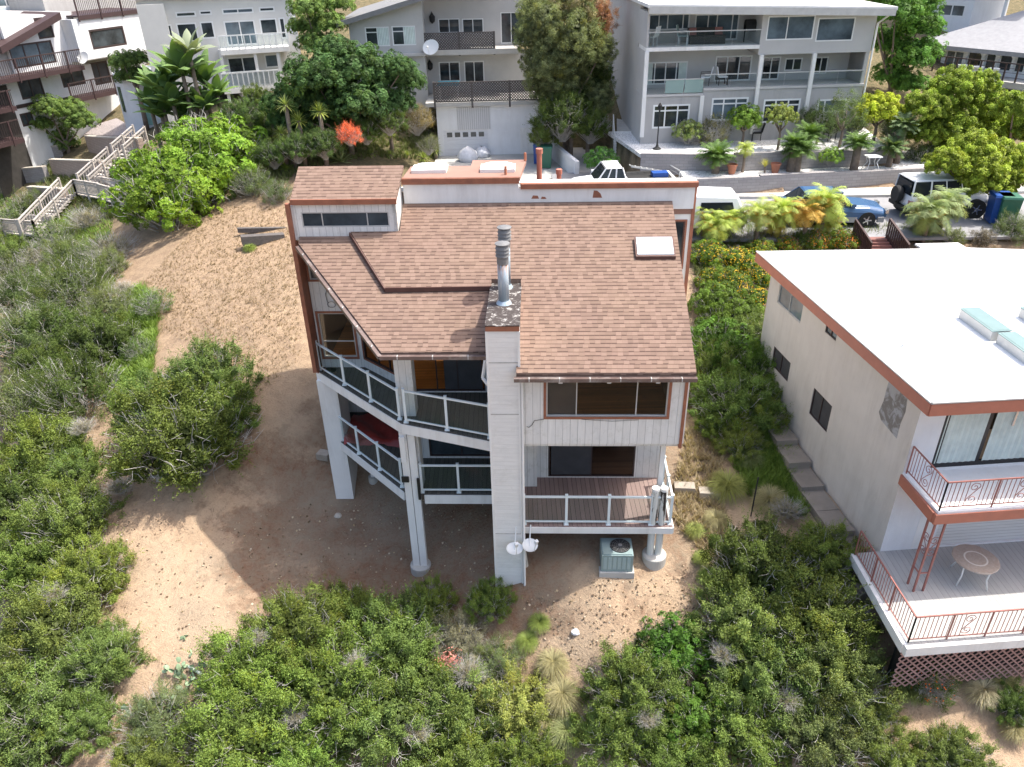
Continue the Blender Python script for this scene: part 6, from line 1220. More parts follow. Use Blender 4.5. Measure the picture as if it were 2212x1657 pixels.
# ---------------- left slope: retaining walls, wooden stairs ----------------
def gpts(pts,k=k1,h=0): return [hg(*k(x,y),h) for x,y in pts]
def slopewall(top,hgt,label,mat='tan_block'):
    T_=gpts(top,k1,hgt); t=thing('retaining_wall',label,'retaining wall',T_[0]); mb=MB(); cp=MB()
    zt=[p[2] for p in T_]
    for i in range(len(T_)-1):
        P,Q=T_[i]*[1,1,0],T_[i+1]*[1,1,0]; d=unit(Q-P); n=np.array([-d[1],d[0],0])*.35; za,zb=zt[i],zt[i+1]; zl_=min(za,zb)-hgt-1.2
        mb.hexa([P+[0,0,zl_],Q+[0,0,zl_],Q+n+[0,0,zl_],P+n+[0,0,zl_],P+[0,0,za],Q+[0,0,zb],Q+n+[0,0,zb],P+n+[0,0,za]])
        o=-n*.1; cp.hexa([P+o+[0,0,za],Q+o+[0,0,zb],Q+n+[0,0,zb],P+n+[0,0,za],P+o+[0,0,za+.08],Q+o+[0,0,zb+.08],Q+n+[0,0,zb+.08],P+n+[0,0,za+.08]])
    mb.build('wall_face',M[mat],t); cp.build('coping',M['stone'],t); return t
slopewall([(600,972),(760,982),(975,990)],1.1,'uppermost tan block retaining wall below the pebble bed on the left slope')
slopewall([(345,1138),(520,1145),(705,1150)],1.15,'middle tan block retaining wall on the left slope, left of the white stairs')
slopewall([(190,1332),(310,1340),(430,1348)],1.15,'lowest tan block retaining wall on the left slope, behind the bottom flight')
slopewall([(775,1180),(850,1205),(960,1215)],.7,'curved tan block retaining wall right of the white stairs'); slopewall([(735,1290),(800,1325),(860,1332)],.5,'small tan block retaining wall at the foot of the curved one')
slopewall([(70,1215),(170,1200),(300,1190)],1.0,'dark grey block retaining wall at the left edge of the slope','grey_block'); slopewall([(220,1050),(330,1045),(400,1040)],.9,'dark block retaining wall behind the leafy tree on the left','grey_block')
def stairrail(label,runs,wd=1.1):
    t=thing('wooden_stairs',label,'stairs',hg(*k1(*runs[0][0])))
    for pts in runs:
        P=gpts(pts,k1,1.3); tops=[p for p in P]
        for i in range(len(tops)-1):
            A_,B_=tops[i],tops[i+1]; d=unit((B_-A_)*[1,1,0]); sd=np.array([-d[1],d[0],0])*wd; mb=MB()
            for s in (0,1):
                a_,b_=A_+sd*s,B_+sd*s; mb.bar(a_,b_,.12,.05); mb.bar(a_-[0,0,.2],b_-[0,0,.2],.04,.09); mb.bar(a_-[0,0,.8],b_-[0,0,.8],.04,.09); n=int(np.linalg.norm(b_-a_)/.22)
                for k in range(n+1): c=a_+(b_-a_)*k/max(1,n); mb.bar(c-[0,0,.85],c,.05,.03)
                for k in range(3): c=a_+(b_-a_)*k/2; mb.bar(c-[0,0,1.6],c+[0,0,.06],.12)
            mb.build('handrail',M['pale_wood'],t); mb=MB(); n=max(1,int(np.linalg.norm(B_-A_)/.3))
            for k in range(n): c=A_+(B_-A_)*(k+.5)/n-[0,0,.95]; mb.bar(c,c+sd,.28,.06)
            mb.build('treads',M['pale_wood'],t)
M['pale_wood']=plain('pale_wood',(.46,.42,.38),.8,.12,4,0,0,(.3,.27,.24),.4)
stairrail('weathered white wooden stairs zigzagging down the left slope between block walls',[[(0,1555),(230,1572),(515,1275)],[(515,1275),(690,1302)],[(620,1252),(832,1062)],[(870,1035),(1022,902)],[(690,1305),(850,1350)]])
pb=[hg(*k1(x,y)) for x,y in ((600,965),(780,975),(960,980),(930,905),(830,850),(700,890))]
mb=MB(); mb.add([p+[0,0,.12] for p in pb],[tuple(range(len(pb)))]); t=NT('pebbles'); v=t.n('TexVoronoi',Scale=9.); t.set(v.inputs['Vector'],t.obj()); t.done(t.mix(v.outputs[0],(.5,.44,.42),(.25,.22,.22)),.9,v.outputs[0],.5,.03); mb.build('pebble_bed',t.m,None,'structure')
# ---------------- vegetation ----------------
OL=(.146,.202,.048); DK=(.090,.138,.036); GR=(.14,.185,.07); BR=(.17,.26,.05); LM=(.28,.34,.09); YL=(.30,.27,.03); GY=(.27,.28,.21); RD=(.45,.12,.06)
C='chaparral shrubs across the slope'
for i,(x,y,r_,kd,cl,lb,kw) in enumerate([
 (400,955,148,'chap',(.115,.165,.04),'big round shrub standing alone in the sunny dirt left of the house',{}),
 (350,880,88,'chap',(.115,.165,.04),'left upper lobe shrub of the lone round shrub group',{}),(470,900,84,'chap',(.12,.17,.042),'right hand shrub of the lone round shrub group',{}),
 (450,825,92,'chap',(.125,.18,.045),'upper shoot filled head of the round shrub left of the house',{}),
 (160,640,95,'fine',DK,'dark fine leaved shrub below the dry brush on the left',{}),(225,745,80,'chap',DK,'dark shrub bordering the green weeds at the dirt edge',{}),
 (70,740,100,'fine',GR,'grey green shrub at the left edge, level with the big window',{}),(165,850,100,'fine',DK,'dark shrub in the middle of the left thicket',{}),
 (45,880,90,'fine',GR,'silvery shrub at the left edge beside bare twigs',{}),(105,985,100,'chap',OL,'olive shrub under the silvery ones at left',{}),
 (160,1020,62,'chap',OL,'shrub left of the bare dirt gap',{}),(35,1090,95,'chap',DK,'dark shrub cut by the left edge, mid height',{}),(150,1130,100,'chap',OL,'wide shrub of the left thicket, beside the grey twig heap',{}),
 (60,1230,105,'chap',OL,'shrub at the left edge above the bottom group',{}),(190,1250,90,'chap',(.15,.21,.05),'lighter green shrub poking into the sunlit dirt at left',{}),
 (120,1370,115,'chap',OL,'large shrub left of the sunlit dirt patch',{}),(220,1430,85,'chap',OL,'shrub at the lower left corner of the sunlit dirt',{}),(30,1420,90,'chap',DK,'dark shrub cut by the left edge near the bottom',{}),
 (80,1530,110,'chap',OL,'shrub in the bottom left corner, upper of two',{}),(190,1560,70,'chap',OL,'shrub in front of the prickly pears',{}),(50,1640,90,'chap',DK,'lowest shrub in the bottom left corner',{}),
 (345,1560,85,'fine',GR,'greyish shrub rising over the prickly pears',{}),(330,1650,80,'chap',OL,'shrub at the bottom edge right of the prickly pears',{}),
 (540,1460,110,'chap',BR,'bright green shrub at the right foot of the sunlit dirt',{}),(640,1370,105,'chap',OL,'shrub whose shoots overlap the shaded dirt',{}),(745,1330,70,'chap',OL,'shrub with tall shoots below the left pier',{}),
 (520,1590,120,'chap',BR,'bright shrub at the bottom edge, left of centre',{}),(700,1500,125,'chap',OL,'broad shrub in the middle of the bottom thicket',{}),(850,1400,115,'chap',OL,'shrub just below the twin post footing',{}),
 (925,1310,60,'chap',OL,'small shrub touching the twin post footing',{}),(830,1570,125,'chap',OL,'shrub with pale bare branches at the bottom edge',{}),(660,1640,90,'chap',BR,'shrub on the bottom edge between brighter ones',{}),
 (1060,1300,52,'chap',OL,'narrow shrub growing against the foot of the chimney',{}),(990,1390,70,'fine',GY,'silver grey twiggy shrub left of the chimney foot',{'stm':'twig'}),(1075,1430,62,'fine',GR,'grey green shrub right of the silver twigs',{'stm':'twig'}),
 (985,1520,105,'chap',OL,'shrub under the pink flowering stalks',{}),(1110,1530,90,'chap',LM,'yellow green shrub beside the pale grass sweep',{}),(1000,1640,100,'chap',OL,'shrub on the bottom edge, centre',{}),(1140,1640,80,'chap',OL,'shrub on the bottom edge below the grass sweep',{}),
 (1370,1490,100,'chap',OL,'shrub on the left of the right hand thicket',{}),(1330,1590,85,'chap',OL,'shrub right of the pale grass sweep at the bottom',{}),(1450,1400,75,'ros',(.07,.15,.02),'deep green leafy bush at the edge of the bare dirt',{}),
 (1490,1540,85,'ros',(.07,.14,.02),'deep green leafy bush inside the right thicket',{}),(1450,1640,90,'chap',OL,'shrub on the bottom edge, right of centre',{}),
 (1640,1230,110,'chap',DK,'tall dark shrub nearest the neighbour path',{}),(1780,1200,72,'chap',OL,'shrub reaching the white neighbour wall',{}),(1600,1340,105,'chap',OL,'shrub left of the neighbour deck, middle height',{}),
 (1760,1340,115,'chap',OL,'big shrub leaning toward the red iron railing',{}),(1640,1460,115,'chap',OL,'wide shrub at the heart of the right thicket',{}),(1800,1460,110,'chap',(.12,.16,.05),'pale olive shrub left of the lattice skirt',{}),
 (1600,1590,105,'chap',OL,'shrub at the bottom edge of the right thicket, left one',{}),(1760,1590,110,'chap',(.11,.15,.05),'shrub at the bottom edge of the right thicket, right one',{}),(1880,1540,60,'chap',OL,'small shrub above the bare patch at lower right',{}),
 (2060,1640,75,'chap',OL,'shrub on the bottom edge at far right',{}),(1940,1660,70,'chap',OL,'low shrub on the bottom edge left of the far right one',{}),
 (2185,1520,50,'chap',DK,'dark shrub at the right edge near the bottom',{}),
 (1590,880,88,'chap',(.13,.20,.045),'dark shrub between the two houses, beside the big windows',{}),(1555,760,80,'ros',(.09,.17,.02),'green bush hugging the right roof edge',{}),(1610,730,60,'chap',OL,'green bush next to the neighbour corner',{}),
 (1540,800,60,'chap',OL,'tall dark hedge shrub against the right corner of the house',{'sz':1.3}),(1620,800,62,'chap',(.14,.22,.045),'dark hedge shrub halfway along the cream wall',{'sz':1.2}),(1545,660,52,'ros',(.11,.19,.03),'green hedge shrub below the return wall',{'sz':1.2}),(1600,690,55,'ros',(.12,.19,.03),'green hedge shrub under the yellow flowers',{'sz':1.2}),(1650,860,50,'chap',OL,'hedge shrub reaching over the upper path slabs',{}),(1600,960,50,'chap',OL,'low shrub between hedge and grass clumps',{}),
 (60,650,75,'fine',DK,'dark shrub at the upper left edge of the thicket',{}),(130,730,75,'chap',DK,'dark shrub in the upper left thicket',{}),(235,670,60,'fine',GR,'grey green shrub topping the left thicket',{}),(150,560,60,'fine',GR,'shrub below the wooden stairs',{}),(20,560,55,'chap',OL,'shrub at the left edge under the stairs',{}),(230,580,50,'fine',GR,'shrub beside the bare brush below the bright bush',{}),(110,800,70,'chap',DK,'dark shrub left of the weeds',{}),(70,450,45,'fine',GR,'small shrub under the lowest stair flight',{}),
 (1530,860,46,'chap',(.13,.19,.045),'leafy shrub right beside the corner of the big window wall',{'sz':1.2}),(1540,925,38,'chap',OL,'low shrub below the brown corner trim',{}),(1575,840,55,'ros',(.10,.17,.03),'bright shrub inside the hedge between the houses',{'sz':1.2}),
 (1630,900,60,'chap',OL,'shrub overhanging the garden path',{}),(1555,700,50,'ros',(.11,.19,.02),'bright bush under the return window',{})]):
    bush(x,y,r_,kd,cl,'shrub',lb,'shrub',C,**kw)
# pale dead brush
for i,(x,y,r_,lb) in enumerate([(245,545,70,'bare grey brush below the large bright bush'),(190,480,55,'bare brush below the wooden stairs'),(265,630,35,'pale twig heap beside the dirt slope'),(90,560,55,'dry brush in the upper left hollow'),(95,870,45,'white bare twigs sticking out at the left'),(260,1060,40,'grey dry heap under the left rim of the round shrub'),(1010,1460,50,'silver dead brush in the bottom thicket'),(1700,1110,45,'dry purple grey brush in front of the path'),(560,1385,34,'dead twigs topping the left of the bottom thicket'),(770,1440,36,'pale dead twigs in the middle of the bottom thicket'),(640,1550,36,'bare branches above the bottom edge, left'),(900,1590,40,'bare pale branches at the bottom edge, centre'),(120,1290,38,'dead twigs in the lower left thicket'),(60,1480,36,'bare twigs near the bottom left corner'),(180,930,36,'bare twigs in the middle of the left thicket'),(1560,1420,36,'dead twigs in the gap of the right thicket'),(1700,1520,36,'bare branches low in the right thicket'),(1400,1560,34,'bare twigs at the left of the right thicket'),(270,1640,46,'dry brown brush at the bottom below the prickly pears'),(390,1640,36,'dry brush patch at the bottom edge'),(430,1040,34,'grey twigs under the big round shrub')]):
    hh=1.35 if 'thicket' in lb or 'branches' in lb else .3; P=hg(x,y,hh); Rr=r_*depth(P)/FPX; t=thing('dry_brush',lb,'dry shrub',P,'bare dry brush'); obj_of('twigs',TWIG[i%2],t,(0,0,.15),(Rr,Rr,Rr*.8),i*1.1)
    obj_of('foliage',PRO['fine'][i%2],t,(0,0,.1),(Rr*.55,Rr*.55,Rr*.45),i,(.27,.25,.17))
for i,(x,y,r_,cl,lb) in enumerate([(120,520,50,(.14,.19,.06),'light green castor like bush beneath the stairs'),(30,480,55,(.12,.16,.06),'green bush at the left edge below the stairs'),(195,560,45,(.13,.19,.05),'soft green bush among dry brush'),(40,600,60,(.12,.15,.07),'grey green bush at the left edge above the thicket'),(330,660,45,(.12,.21,.05),'fresh green weeds mound on the edge of the dirt'),(300,760,38,(.11,.19,.05),'green weeds mound left of the big shrub'),(310,850,38,(.13,.18,.06),'pale weeds mound touching the big shrub')]):
    bush(x,y,r_,'loose',cl,'weedy_bush',lb,'bush','soft bushes along the left edge of the dirt',sz=.8)
# upper left
bush(365,430,118,'ros',(.175,.29,.03),'pittosporum_bush','bright yellow green bush, lower right lobe of the big pair above the dirt','bush'); bush(455,345,118,'ros',(.175,.29,.03),'pittosporum_bush','bright yellow green bush, upper lobe of the big pair above the dirt','bush',sx=1.1)
bush(415,400,100,'ros',(.16,.27,.03),'pittosporum_bush','bright yellow green bush between the two lobes of the big pair','bush'); bush(320,385,66,'ros',(.16,.27,.03),'pittosporum_bush','bright yellow green bush on the stair side of the big pair','bush'); bush(540,330,45,'fine',DK,'dark_bush','dark bush between the bright bushes and the yuccas','bush'); bush(545,400,48,'fine',GR,'grey_bush','grey green bush at the top of the dirt slope','bush'); bush(600,420,35,'fine',GR,'grey_bush','small grey bush beside the clerestory roof','bush')
def tree(x,y,r_,Y,kd,cl,name,label,cat='tree',**k):
    d=ray(x,y); P=d*Y/d[1]; return bush_at(P,r_*depth(P)/FPX,kd,cl,name,label,cat,**k)
tree(1215,258,62,47,'chap',DK,'hillside_bush','dark bush under the eucalyptus beside the driveway','bush'); tree(1275,275,46,47,'chap',DK,'hillside_bush','dark bush left of the white concrete stairs','bush'); tree(1175,298,32,47,'chap',OL,'hillside_bush','bush hanging over the driveway wall','bush')
tree(1300,350,36,43,'ros',(.11,.25,.06),'fern_bush','fresh green ferny bush at the foot of the concrete stairs','bush'); tree(900,262,40,47,'fine',(.24,.21,.12),'dry_bush','brownish loose bush left of the garage','bush'); tree(925,315,26,46.5,'fine',(.18,.19,.1),'dry_bush','small olive bush at the garage corner','bush'); bush(660,330,32,'loose',(.10,.13,.05),'leafy_bush','bush among yuccas above the shingle roof','bush')
tree(755,295,27,43,'fine',(.75,.20,.12),'red_bush','coral red feathery bush on the slope below the dark tree','bush',sz=1.25)
for i,(x,y,r_,kd,cl,tf,lb) in enumerate([(617,228,26,'yucca',(.34,.40,.14),.9,'yucca highest in the group left of the dark tree'),(690,242,27,'yucca',LM,1.1,'tall yucca touching the dark tree'),(645,262,25,'yucca',LM,.7,'yucca in the middle of the group'),(608,290,24,'yucca',LM,.4,'yucca at the left foot of the group'),(660,322,22,'yucca',LM,.3,'yucca above the shingle roof ridge'),(575,345,28,'flax',(.25,.25,.05),0,'tall orange based flax beside the bright bushes'),(735,350,36,'agave',(.22,.27,.13),0,'broad variegated agave above the shingle roof'),
   (843,290,17,'yucca',LM,.9,'upright young yucca on the bare slope, topmost'),(808,308,14,'yucca',LM,.5,'young yucca below the coral bush'),(802,333,14,'yucca',LM,.4,'young yucca nearest the clerestory roof'),(843,335,15,'yucca',LM,.4,'young yucca right of its neighbour near the roof'),(880,338,15,'flax',LM,0,'grassy tuft between the young yuccas'),(915,342,20,'yucca',LM,.4,'broad yucca at the driveway edge'),(940,325,19,'yucca',LM,.9,'taller yucca at the driveway corner'),
   (1235,215,22,'banana',(.16,.28,.06),.8,'small banana plant under the eucalyptus'),(1270,268,25,'yucca',DK,.5,'dark yucca left of the metal handrail'),(720,338,24,'flax',GR,0,'grey flax above the clerestory roof'),(620,370,22,'banana',(.22,.30,.05),0,'yellow green broad leaved plant at the corner of the roof'),(1035,325,12,'flax',GR,0,'grass tuft by the garage door')]):
    _a=({'yucca':'yucca','flax':'flax_plant','agave':'agave','banana':'banana_plant'}[kd],lb,{'yucca':'yucca','flax':'flax','agave':'agave','banana':'banana plant'}[kd],'spiky plants on the bare slope' if kd in('yucca','flax') else None)
    ros_px(x,y,r_,kd,cl,*_a,tf) if y>=300 else ros_y(x,y,r_,43.8 if x<800 else 47.6,kd,cl,*_a)
for i,(x,y,r_,tf,lb) in enumerate([(395,150,58,1.5,'tallest bird of paradise plant before the bay house'),(345,190,50,1.1,'bird of paradise plant left of the tallest'),(440,165,50,1.3,'bird of paradise plant right of the tallest'),(375,215,48,.8,'lower bird of paradise plant in the clump'),(425,220,42,.8,'lower right bird of paradise plant in the clump'),(325,215,36,.6,'bird of paradise plant beside the white garden room'),(410,110,44,2.2,'topmost grey green bird of paradise head'),(350,240,44,1,'low bird of paradise plant behind the bright bushes'),(400,245,44,1,'bird of paradise plant lowest in the middle of the clump'),(445,225,40,1,'bird of paradise plant lowest on the right of the clump'),(470,195,36,1,'rightmost bird of paradise plant near the balcony'),(370,165,44,1,'bird of paradise plant with upright leaves behind the others')]):
    ros_y(x,y+12,r_*1.45,47.2+(i%3)*.6,'banana',(.15,.24,.08) if i!=6 else (.26,.30,.2),'banana_plant',lb,'banana plant','bird of paradise clump',tr=.12)
DT=(.075,.145,.045)
bigtree([(680,170,72),(760,150,78),(835,170,66),(640,215,58),(710,230,72),(785,225,72),(855,225,46),(745,255,55),(620,260,40),(820,265,40),(600,225,36),(660,270,45),(700,285,40),(775,285,36),(890,180,34),(870,150,34),(720,110,40)],46,'ros',DT,'spreading_tree','wide dark green tree left of the terraced house')
bigtree([(660,20,40),(705,55,45),(725,10,42),(680,95,40),(650,60,30),(715,100,35)],51,'ros',(.17,.26,.07),'leafy_tree','light green tree left of the sloping grey roof')
bigtree([(1175,50,55),(1235,20,60),(1290,40,42),(1195,115,62),(1260,110,58),(1165,140,42),(1225,170,52),(1285,165,42),(1300,110,34),(1255,215,40),(1145,80,38),(1150,20,36),(1195,200,42),(1295,215,36),(1170,175,38),(1240,70,60),(1215,140,55)],48.5,'euc',(.22,.255,.12),'eucalyptus_tree','tall olive and rust coloured eucalyptus right of the terraced house',cols={2:(.30,.15,.09),1:(.25,.22,.12),7:DK,9:DK})
bigtree([(1935,30,55),(1985,60,55),(1915,95,45),(1970,125,55),(1925,165,42),(1965,185,40),(1900,20,40),(2000,110,38),(1880,-10,40),(1990,10,45)],49,'ros',(.12,.25,.045),'big_tree','big bright tree behind the right end of the grey building')
bigtree([(2000,235,52),(2060,195,58),(2115,225,58),(2050,275,62),(2120,180,38),(1990,290,40),(2100,290,52),(2150,270,45),(2040,325,40)],43,'dome',(.24,.32,.045),'domed_tree','large domed lime green tree below the far right house')
bigtree([(2190,235,48),(2215,275,50),(2180,290,38)],42,'dome',(.24,.32,.045),'domed_tree','domed lime green tree cut by the right edge')
bigtree([(2045,355,48),(2105,330,58),(2165,345,56),(2075,400,50),(2150,400,52),(2110,375,66),(2195,385,44)],36,'dome',(.27,.34,.045),'domed_tree','nearest domed lime green tree, over the bins')
bigtree([(105,235,36),(150,240,38),(115,285,38),(175,265,36),(140,310,30),(90,270,26)],None,'ros',(.15,.23,.06),'leafy_tree','leafy tree in front of the white balcony house')
bigtree([(265,135,30),(295,130,30),(280,165,34),(300,165,24)],57,'ros',(.12,.19,.05),'small_tree','small round tree between the two white houses')
for i,(x,y,r_,lb) in enumerate([(520,255,42,'dark bush under the lower white balcony'),(560,300,40,'dark bush left of the yuccas'),(590,250,40,'dark bush touching the wide dark tree'),(500,290,35,'dark bush above the bright bushes'),(550,215,32,'olive bush beside the balcony posts'),(700,300,36,'dark bush behind the tall yucca'),(640,308,36,'dark bush behind the yucca group'),(590,322,34,'bush at the left foot of the yucca group'),(790,285,36,'dark bush right of the coral bush'),(840,265,36,'dark bush below the terraced house corner')]):
    (tree(x,y+15,r_*1.1,43.1,'chap',DK,'hillside_bush',lb,'bush') if 4<i<8 else tree(x,y,r_,47+i*.4 if i<5 else 44.8,'chap',DK if i!=4 else OL,'hillside_bush',lb,'bush'))
for i,(x,y,r_,Y) in enumerate([(1745,255,24,43.5),(1800,275,22,43.5),(1850,270,30,44),(1930,280,34,43.5),(1985,335,34,42)]):
    tree(x,y,r_,Y,'fine',DK,'garden_shrub',['thin dark shrub by the grey wall','low shrub near the building corner','shrub at the foot of the yellow green tree','shaded shrub beside the fan palms','shaded shrub below the domed tree'][i],'bush')
# garden before the grey building
GZ1,GZ2=-11.15,-10.38
def gtree(kx,ky,r_,z,kd,cl,name,label,cat='tree',hh=1.,**k):
    """crown centre at the pixel, standing on terrace z, base pixel row derived from height hh (in radii)"""
    P=hz(*k3(kx,ky),z+1.0); Rr=1
    for _ in range(6): Rr=r_*depth(P)/FPX; P=hz(*k3(kx,ky),z+Rr*hh)
    return bush_at(P,Rr,kd,cl,name,label,cat,**k)
gtree(1318,775,37,GZ2,'ball',(.26,.31,.09),'topiary_tree','umbrella shaped clipped tree on a forked trunk in the white gravel','tree',hh=1.9,trunk_h=1)
gtree(1070,800,38,GZ2,'ros',(.20,.34,.05),'citrus_tree','bright green tree left of the clipped umbrella tree','tree',hh=1.3,trunk_h=1); gtree(695,880,34,GZ2,'ros',(.22,.28,.08),'garden_bush','olive bush behind the lamp post','bush',hh=.8); gtree(865,880,34,GZ2,'loose',(.17,.16,.07),'garden_bush','russet tinged bush between the olive bush and the bright tree','bush',hh=.8)
gtree(1570,800,34,GZ2,'loose',(.10,.14,.04),'airy_tree','thin airy tree before the right part of the grey building','tree',hh=1.5,trunk_h=1); gtree(1735,760,44,GZ2,'loose',(.14,.18,.07),'airy_tree','feathery olive tree with several stems near the building corner','tree',hh=1.6,trunk_h=1)
gtree(1960,740,52,GZ2,'ros',(.36,.42,.04),'citrus_tree','yellow green tree right of the grey building','tree',hh=1.3,trunk_h=1); tree(*k3(1645,1045),25,40.4,'ros',(.22,.36,.05),'garden_bush','small lime green bush on the lower gravel bed','bush'); gtree(2090,860,38,GZ2,'loose',DK,'garden_bush','dark bush in the shade right of the gravel','bush',hh=.7)
for (kx,ky,r_,tf,lb) in ((885,1070,46,.35,'cycad at the left of the lower gravel bed'),(1430,1030,42,.5,'cycad with a short trunk in the lower bed, front of its pair'),(1400,985,36,.8,'cycad behind the front one of the pair'),(1500,925,40,1.0,'tallest cycad, on the upper gravel edge'),(1825,985,38,.7,'cycad with a thick trunk near the white table')):
    ros_y(*k3(kx,ky-25),r_,40.35 if 'upper' not in lb else 41.6,'cycad',(.10,.17,.045),'cycad',lb,'cycad',None,tr=.2)
ros_y(*k3(1075,985),26,40.4,'palm',(.34,.4,.1),'small_palm','small palm on a thin stem between the cycads','palm',None,tr=.07); ros_y(*k3(1205,1110),20,40.2,'flax',(.42,.4,.12),'bromeliad','yellow striped bromeliads on the lower gravel bed','plant',None,tr=.05)
ros_y(*k3(2130,830),34,41.5,'fan',(.12,.17,.08),'fan_palm','dusky fan palm in the shade beside the table','palm',None,tr=.18); ros_y(*k3(2050,980),34,40.8,'fan',(.10,.15,.06),'fan_palm','low fan palm behind the white table','palm',None,tr=.15)
tree(1310,60,30,60,'loose',DK,'dark_tree','dark tree seen in the gap left of the grey building','tree',trunk_h=1)
# palms by the kerb
PZ=-12.3
PC=(.34,.42,.09)
for i,(x,y,r_,tf,cl,lb) in enumerate([(1545,480,45,.9,PC,'palm nearest the red trimmed roof corner'),(1575,468,50,1.,PC,'leftmost large palm behind the house'),(1522,455,36,1.,PC,'palm half hidden by the roof corner'),(1640,455,46,1.1,(.32,.38,.1),'shaggy palm in the middle of the row'),(1690,448,48,1.1,PC,'palm with long arching fronds, middle of the row'),(1668,470,42,.9,(.42,.38,.08),'yellowing palm low in the row'),(1745,452,42,1.1,(.48,.32,.07),'orange tinged palm in the row'),(1785,428,50,1.6,PC,'tallest palm before the blue car'),(1790,470,40,1.,PC,'lower palm beside the tallest'),
      (2010,452,58,1.,(.24,.30,.13),'grey green palm right of the white off-road car'),(2045,432,50,1.2,(.24,.30,.13),'arching palm under the domed tree'),(2000,480,45,.7,(.32,.36,.14),'lower pale palm beside the wooden steps')]):
    ros_y(x,y+6,r_*1.12,32.6+(i%3)*.35,'palm',cl,'pygmy_palm',lb,'palm','palms along the kerb',tr=.09,skirt=(.50,.30,.10) if i<9 else (.36,.3,.18))
# lantana and hedges between the houses
for i,(x,y,r_,cl,lb) in enumerate([(1530,555,42,'l','yellow flowering bush at the roof corner'),(1590,570,45,'l','yellow flowering bush in the middle of the bank'),(1570,620,48,'l','yellow flowering bush lower on the bank'),(1640,600,40,'l','yellow flowering bush near the white roof corner'),(1545,610,40,'l','flowering bush against the return wall'),(1625,650,40,'l','flowering bush beside the cream wall'),(1640,548,36,'l','flowering bush behind the white roof corner'),(1760,525,34,'o','orange flowering bush behind the white roof'),(1820,525,36,'o','orange flowering bush left of the wooden steps'),(1700,535,30,'o','low flowering bush behind the white roof')]):
    t=bush(x,y,r_,'ros',(.12,.19,.02),'lantana_bush',lb,'bush','flowering bushes on the bank between the houses')
    h=t.children[0].location.z; s=t.children[0].scale; rng=np.random.default_rng(i+70); n=420; d=unit(rng.normal(size=(n,3))); d[:,2]=np.abs(d[:,2]); P=d*rng.uniform(.85,1.06,(n,1))*np.array([1,1,.8])
    V,Q,T=leaves(rng,P,unit(d+rng.normal(size=(n,3))*.3),.06*rng.uniform(.6,1.2,n),np.tile([[.7,.3]],(n,1)),.9); me=np_mesh('flowers',V,Q,T); me.materials.append(M['leaf_flat']); obj_of('flowers',me,t,(0,0,h),tuple(s),0,(.80,.50,.03) if cl=='l' else (.80,.28,.04))['kind']='stuff'
bush(1735,520,26,'chap',DK,'clipped_bush','round dark bush at the edge behind the white roof','bush'); bush(2190,500,45,'fine',GR,'grey_shrub','grey shrub at the right edge above the white roof','bush'); bush(2120,520,30,'fine',(.12,.10,.07),'grey_shrub','purplish low shrub behind the white roof','bush'); bush(2060,515,28,'fine',GR,'grey_shrub','grey green low shrub behind the white roof','bush')
t=bush(2010,1480,52,'loose',(.10,.16,.04),'flowering_shrub','shrub with small orange flowers below the lattice','shrub'); h=t.children[0].location.z; s=t.children[0].scale; rng=np.random.default_rng(5); d=unit(rng.normal(size=(60,3))); d[:,2]=np.abs(d[:,2]); V,Q,T=leaves(rng,d*.95,d,.07*np.ones(60),np.tile([[.7,.3]],(60,1)),.9); me=np_mesh('flowers',V,Q,T); me.materials.append(M['leaf_flat']); obj_of('flowers',me,t,(0,0,h),tuple(s),0,(.8,.16,.03))['kind']='stuff'
t=thing('flowering_stalks','pinkish red seed heads poking out of the bottom thicket','flower',hg(975,1450,1.2)); d=unit(rng.normal(size=(200,3))); V,Q,T=leaves(rng,d*rng.uniform(.1,.45,(200,1))*[1,.7,1],d,.06*np.ones(200),np.tile([[.6,.3]],(200,1)),.8); me=np_mesh('flowers',V,Q,T); me.materials.append(M['leaf_flat']); obj_of('flowers',me,t,(0,0,.5),(1,1,1),0,(.6,.25,.2))['kind']='stuff'
# grass clumps
PG=(.34,.31,.17); GG=(.22,.28,.07)
for i,(x,y,r_,cl,lb) in enumerate([(1570,1060,58,(.26,.28,.09),'tall green and straw grass clump right of the deck'),(1545,1130,40,PG,'straw grass clump below the deck corner'),(1500,1150,30,(.28,.32,.1),'yellow green grass tuft below the twin post footing'),(1515,1210,28,(.25,.3,.08),'green grass tuft at the edge of the bare dirt'),(1530,1250,34,(.18,.26,.06),'fresh grass tuft against the dark shrub'),(1620,1000,40,(.2,.24,.1),'grass clump beside the path planting'),(1660,1090,55,PG,'dry grass clump in front of the path'),(1600,1180,45,(.24,.25,.1),'grass clump behind the dark shrub'),
  (1165,1350,34,GG,'small green grass tuft below the chimney foot'),(1140,1390,36,GG,'small green tuft left of the bare slope'),(1195,1440,50,PG,'pale drooping grass at the top of the sweep'),(1215,1510,62,PG,'pale drooping grass in the middle of the sweep'),(1225,1590,62,(.26,.29,.13),'pale green grass at the bottom of the sweep'),(1180,1570,55,PG,'straw grass left in the sweep'),
  (2120,1500,55,(.42,.38,.26),'pale pampas like grass under the lattice'),(2160,1480,45,(.34,.34,.16),'straw grass right of the pampas clump'),(2190,1580,45,PG,'straw grass at the right edge near the bottom'),(1960,1500,38,(.2,.24,.08),'green grass between thicket and flowering shrub'),(385,1510,30,(.22,.24,.15),'grey grass at the foot of the sunny dirt'),(540,540,20,GG,'weed tuft beside the weathered timber'),(455,775,18,PG,'dry tuft above the big shrub'),(1085,335,20,(.15,.18,.08),'grass tuft by the garage wall')]):
    ros_px(x,y,r_,'grass',cl,'grass_clump',lb,'grass clump','grass clumps on the slope')
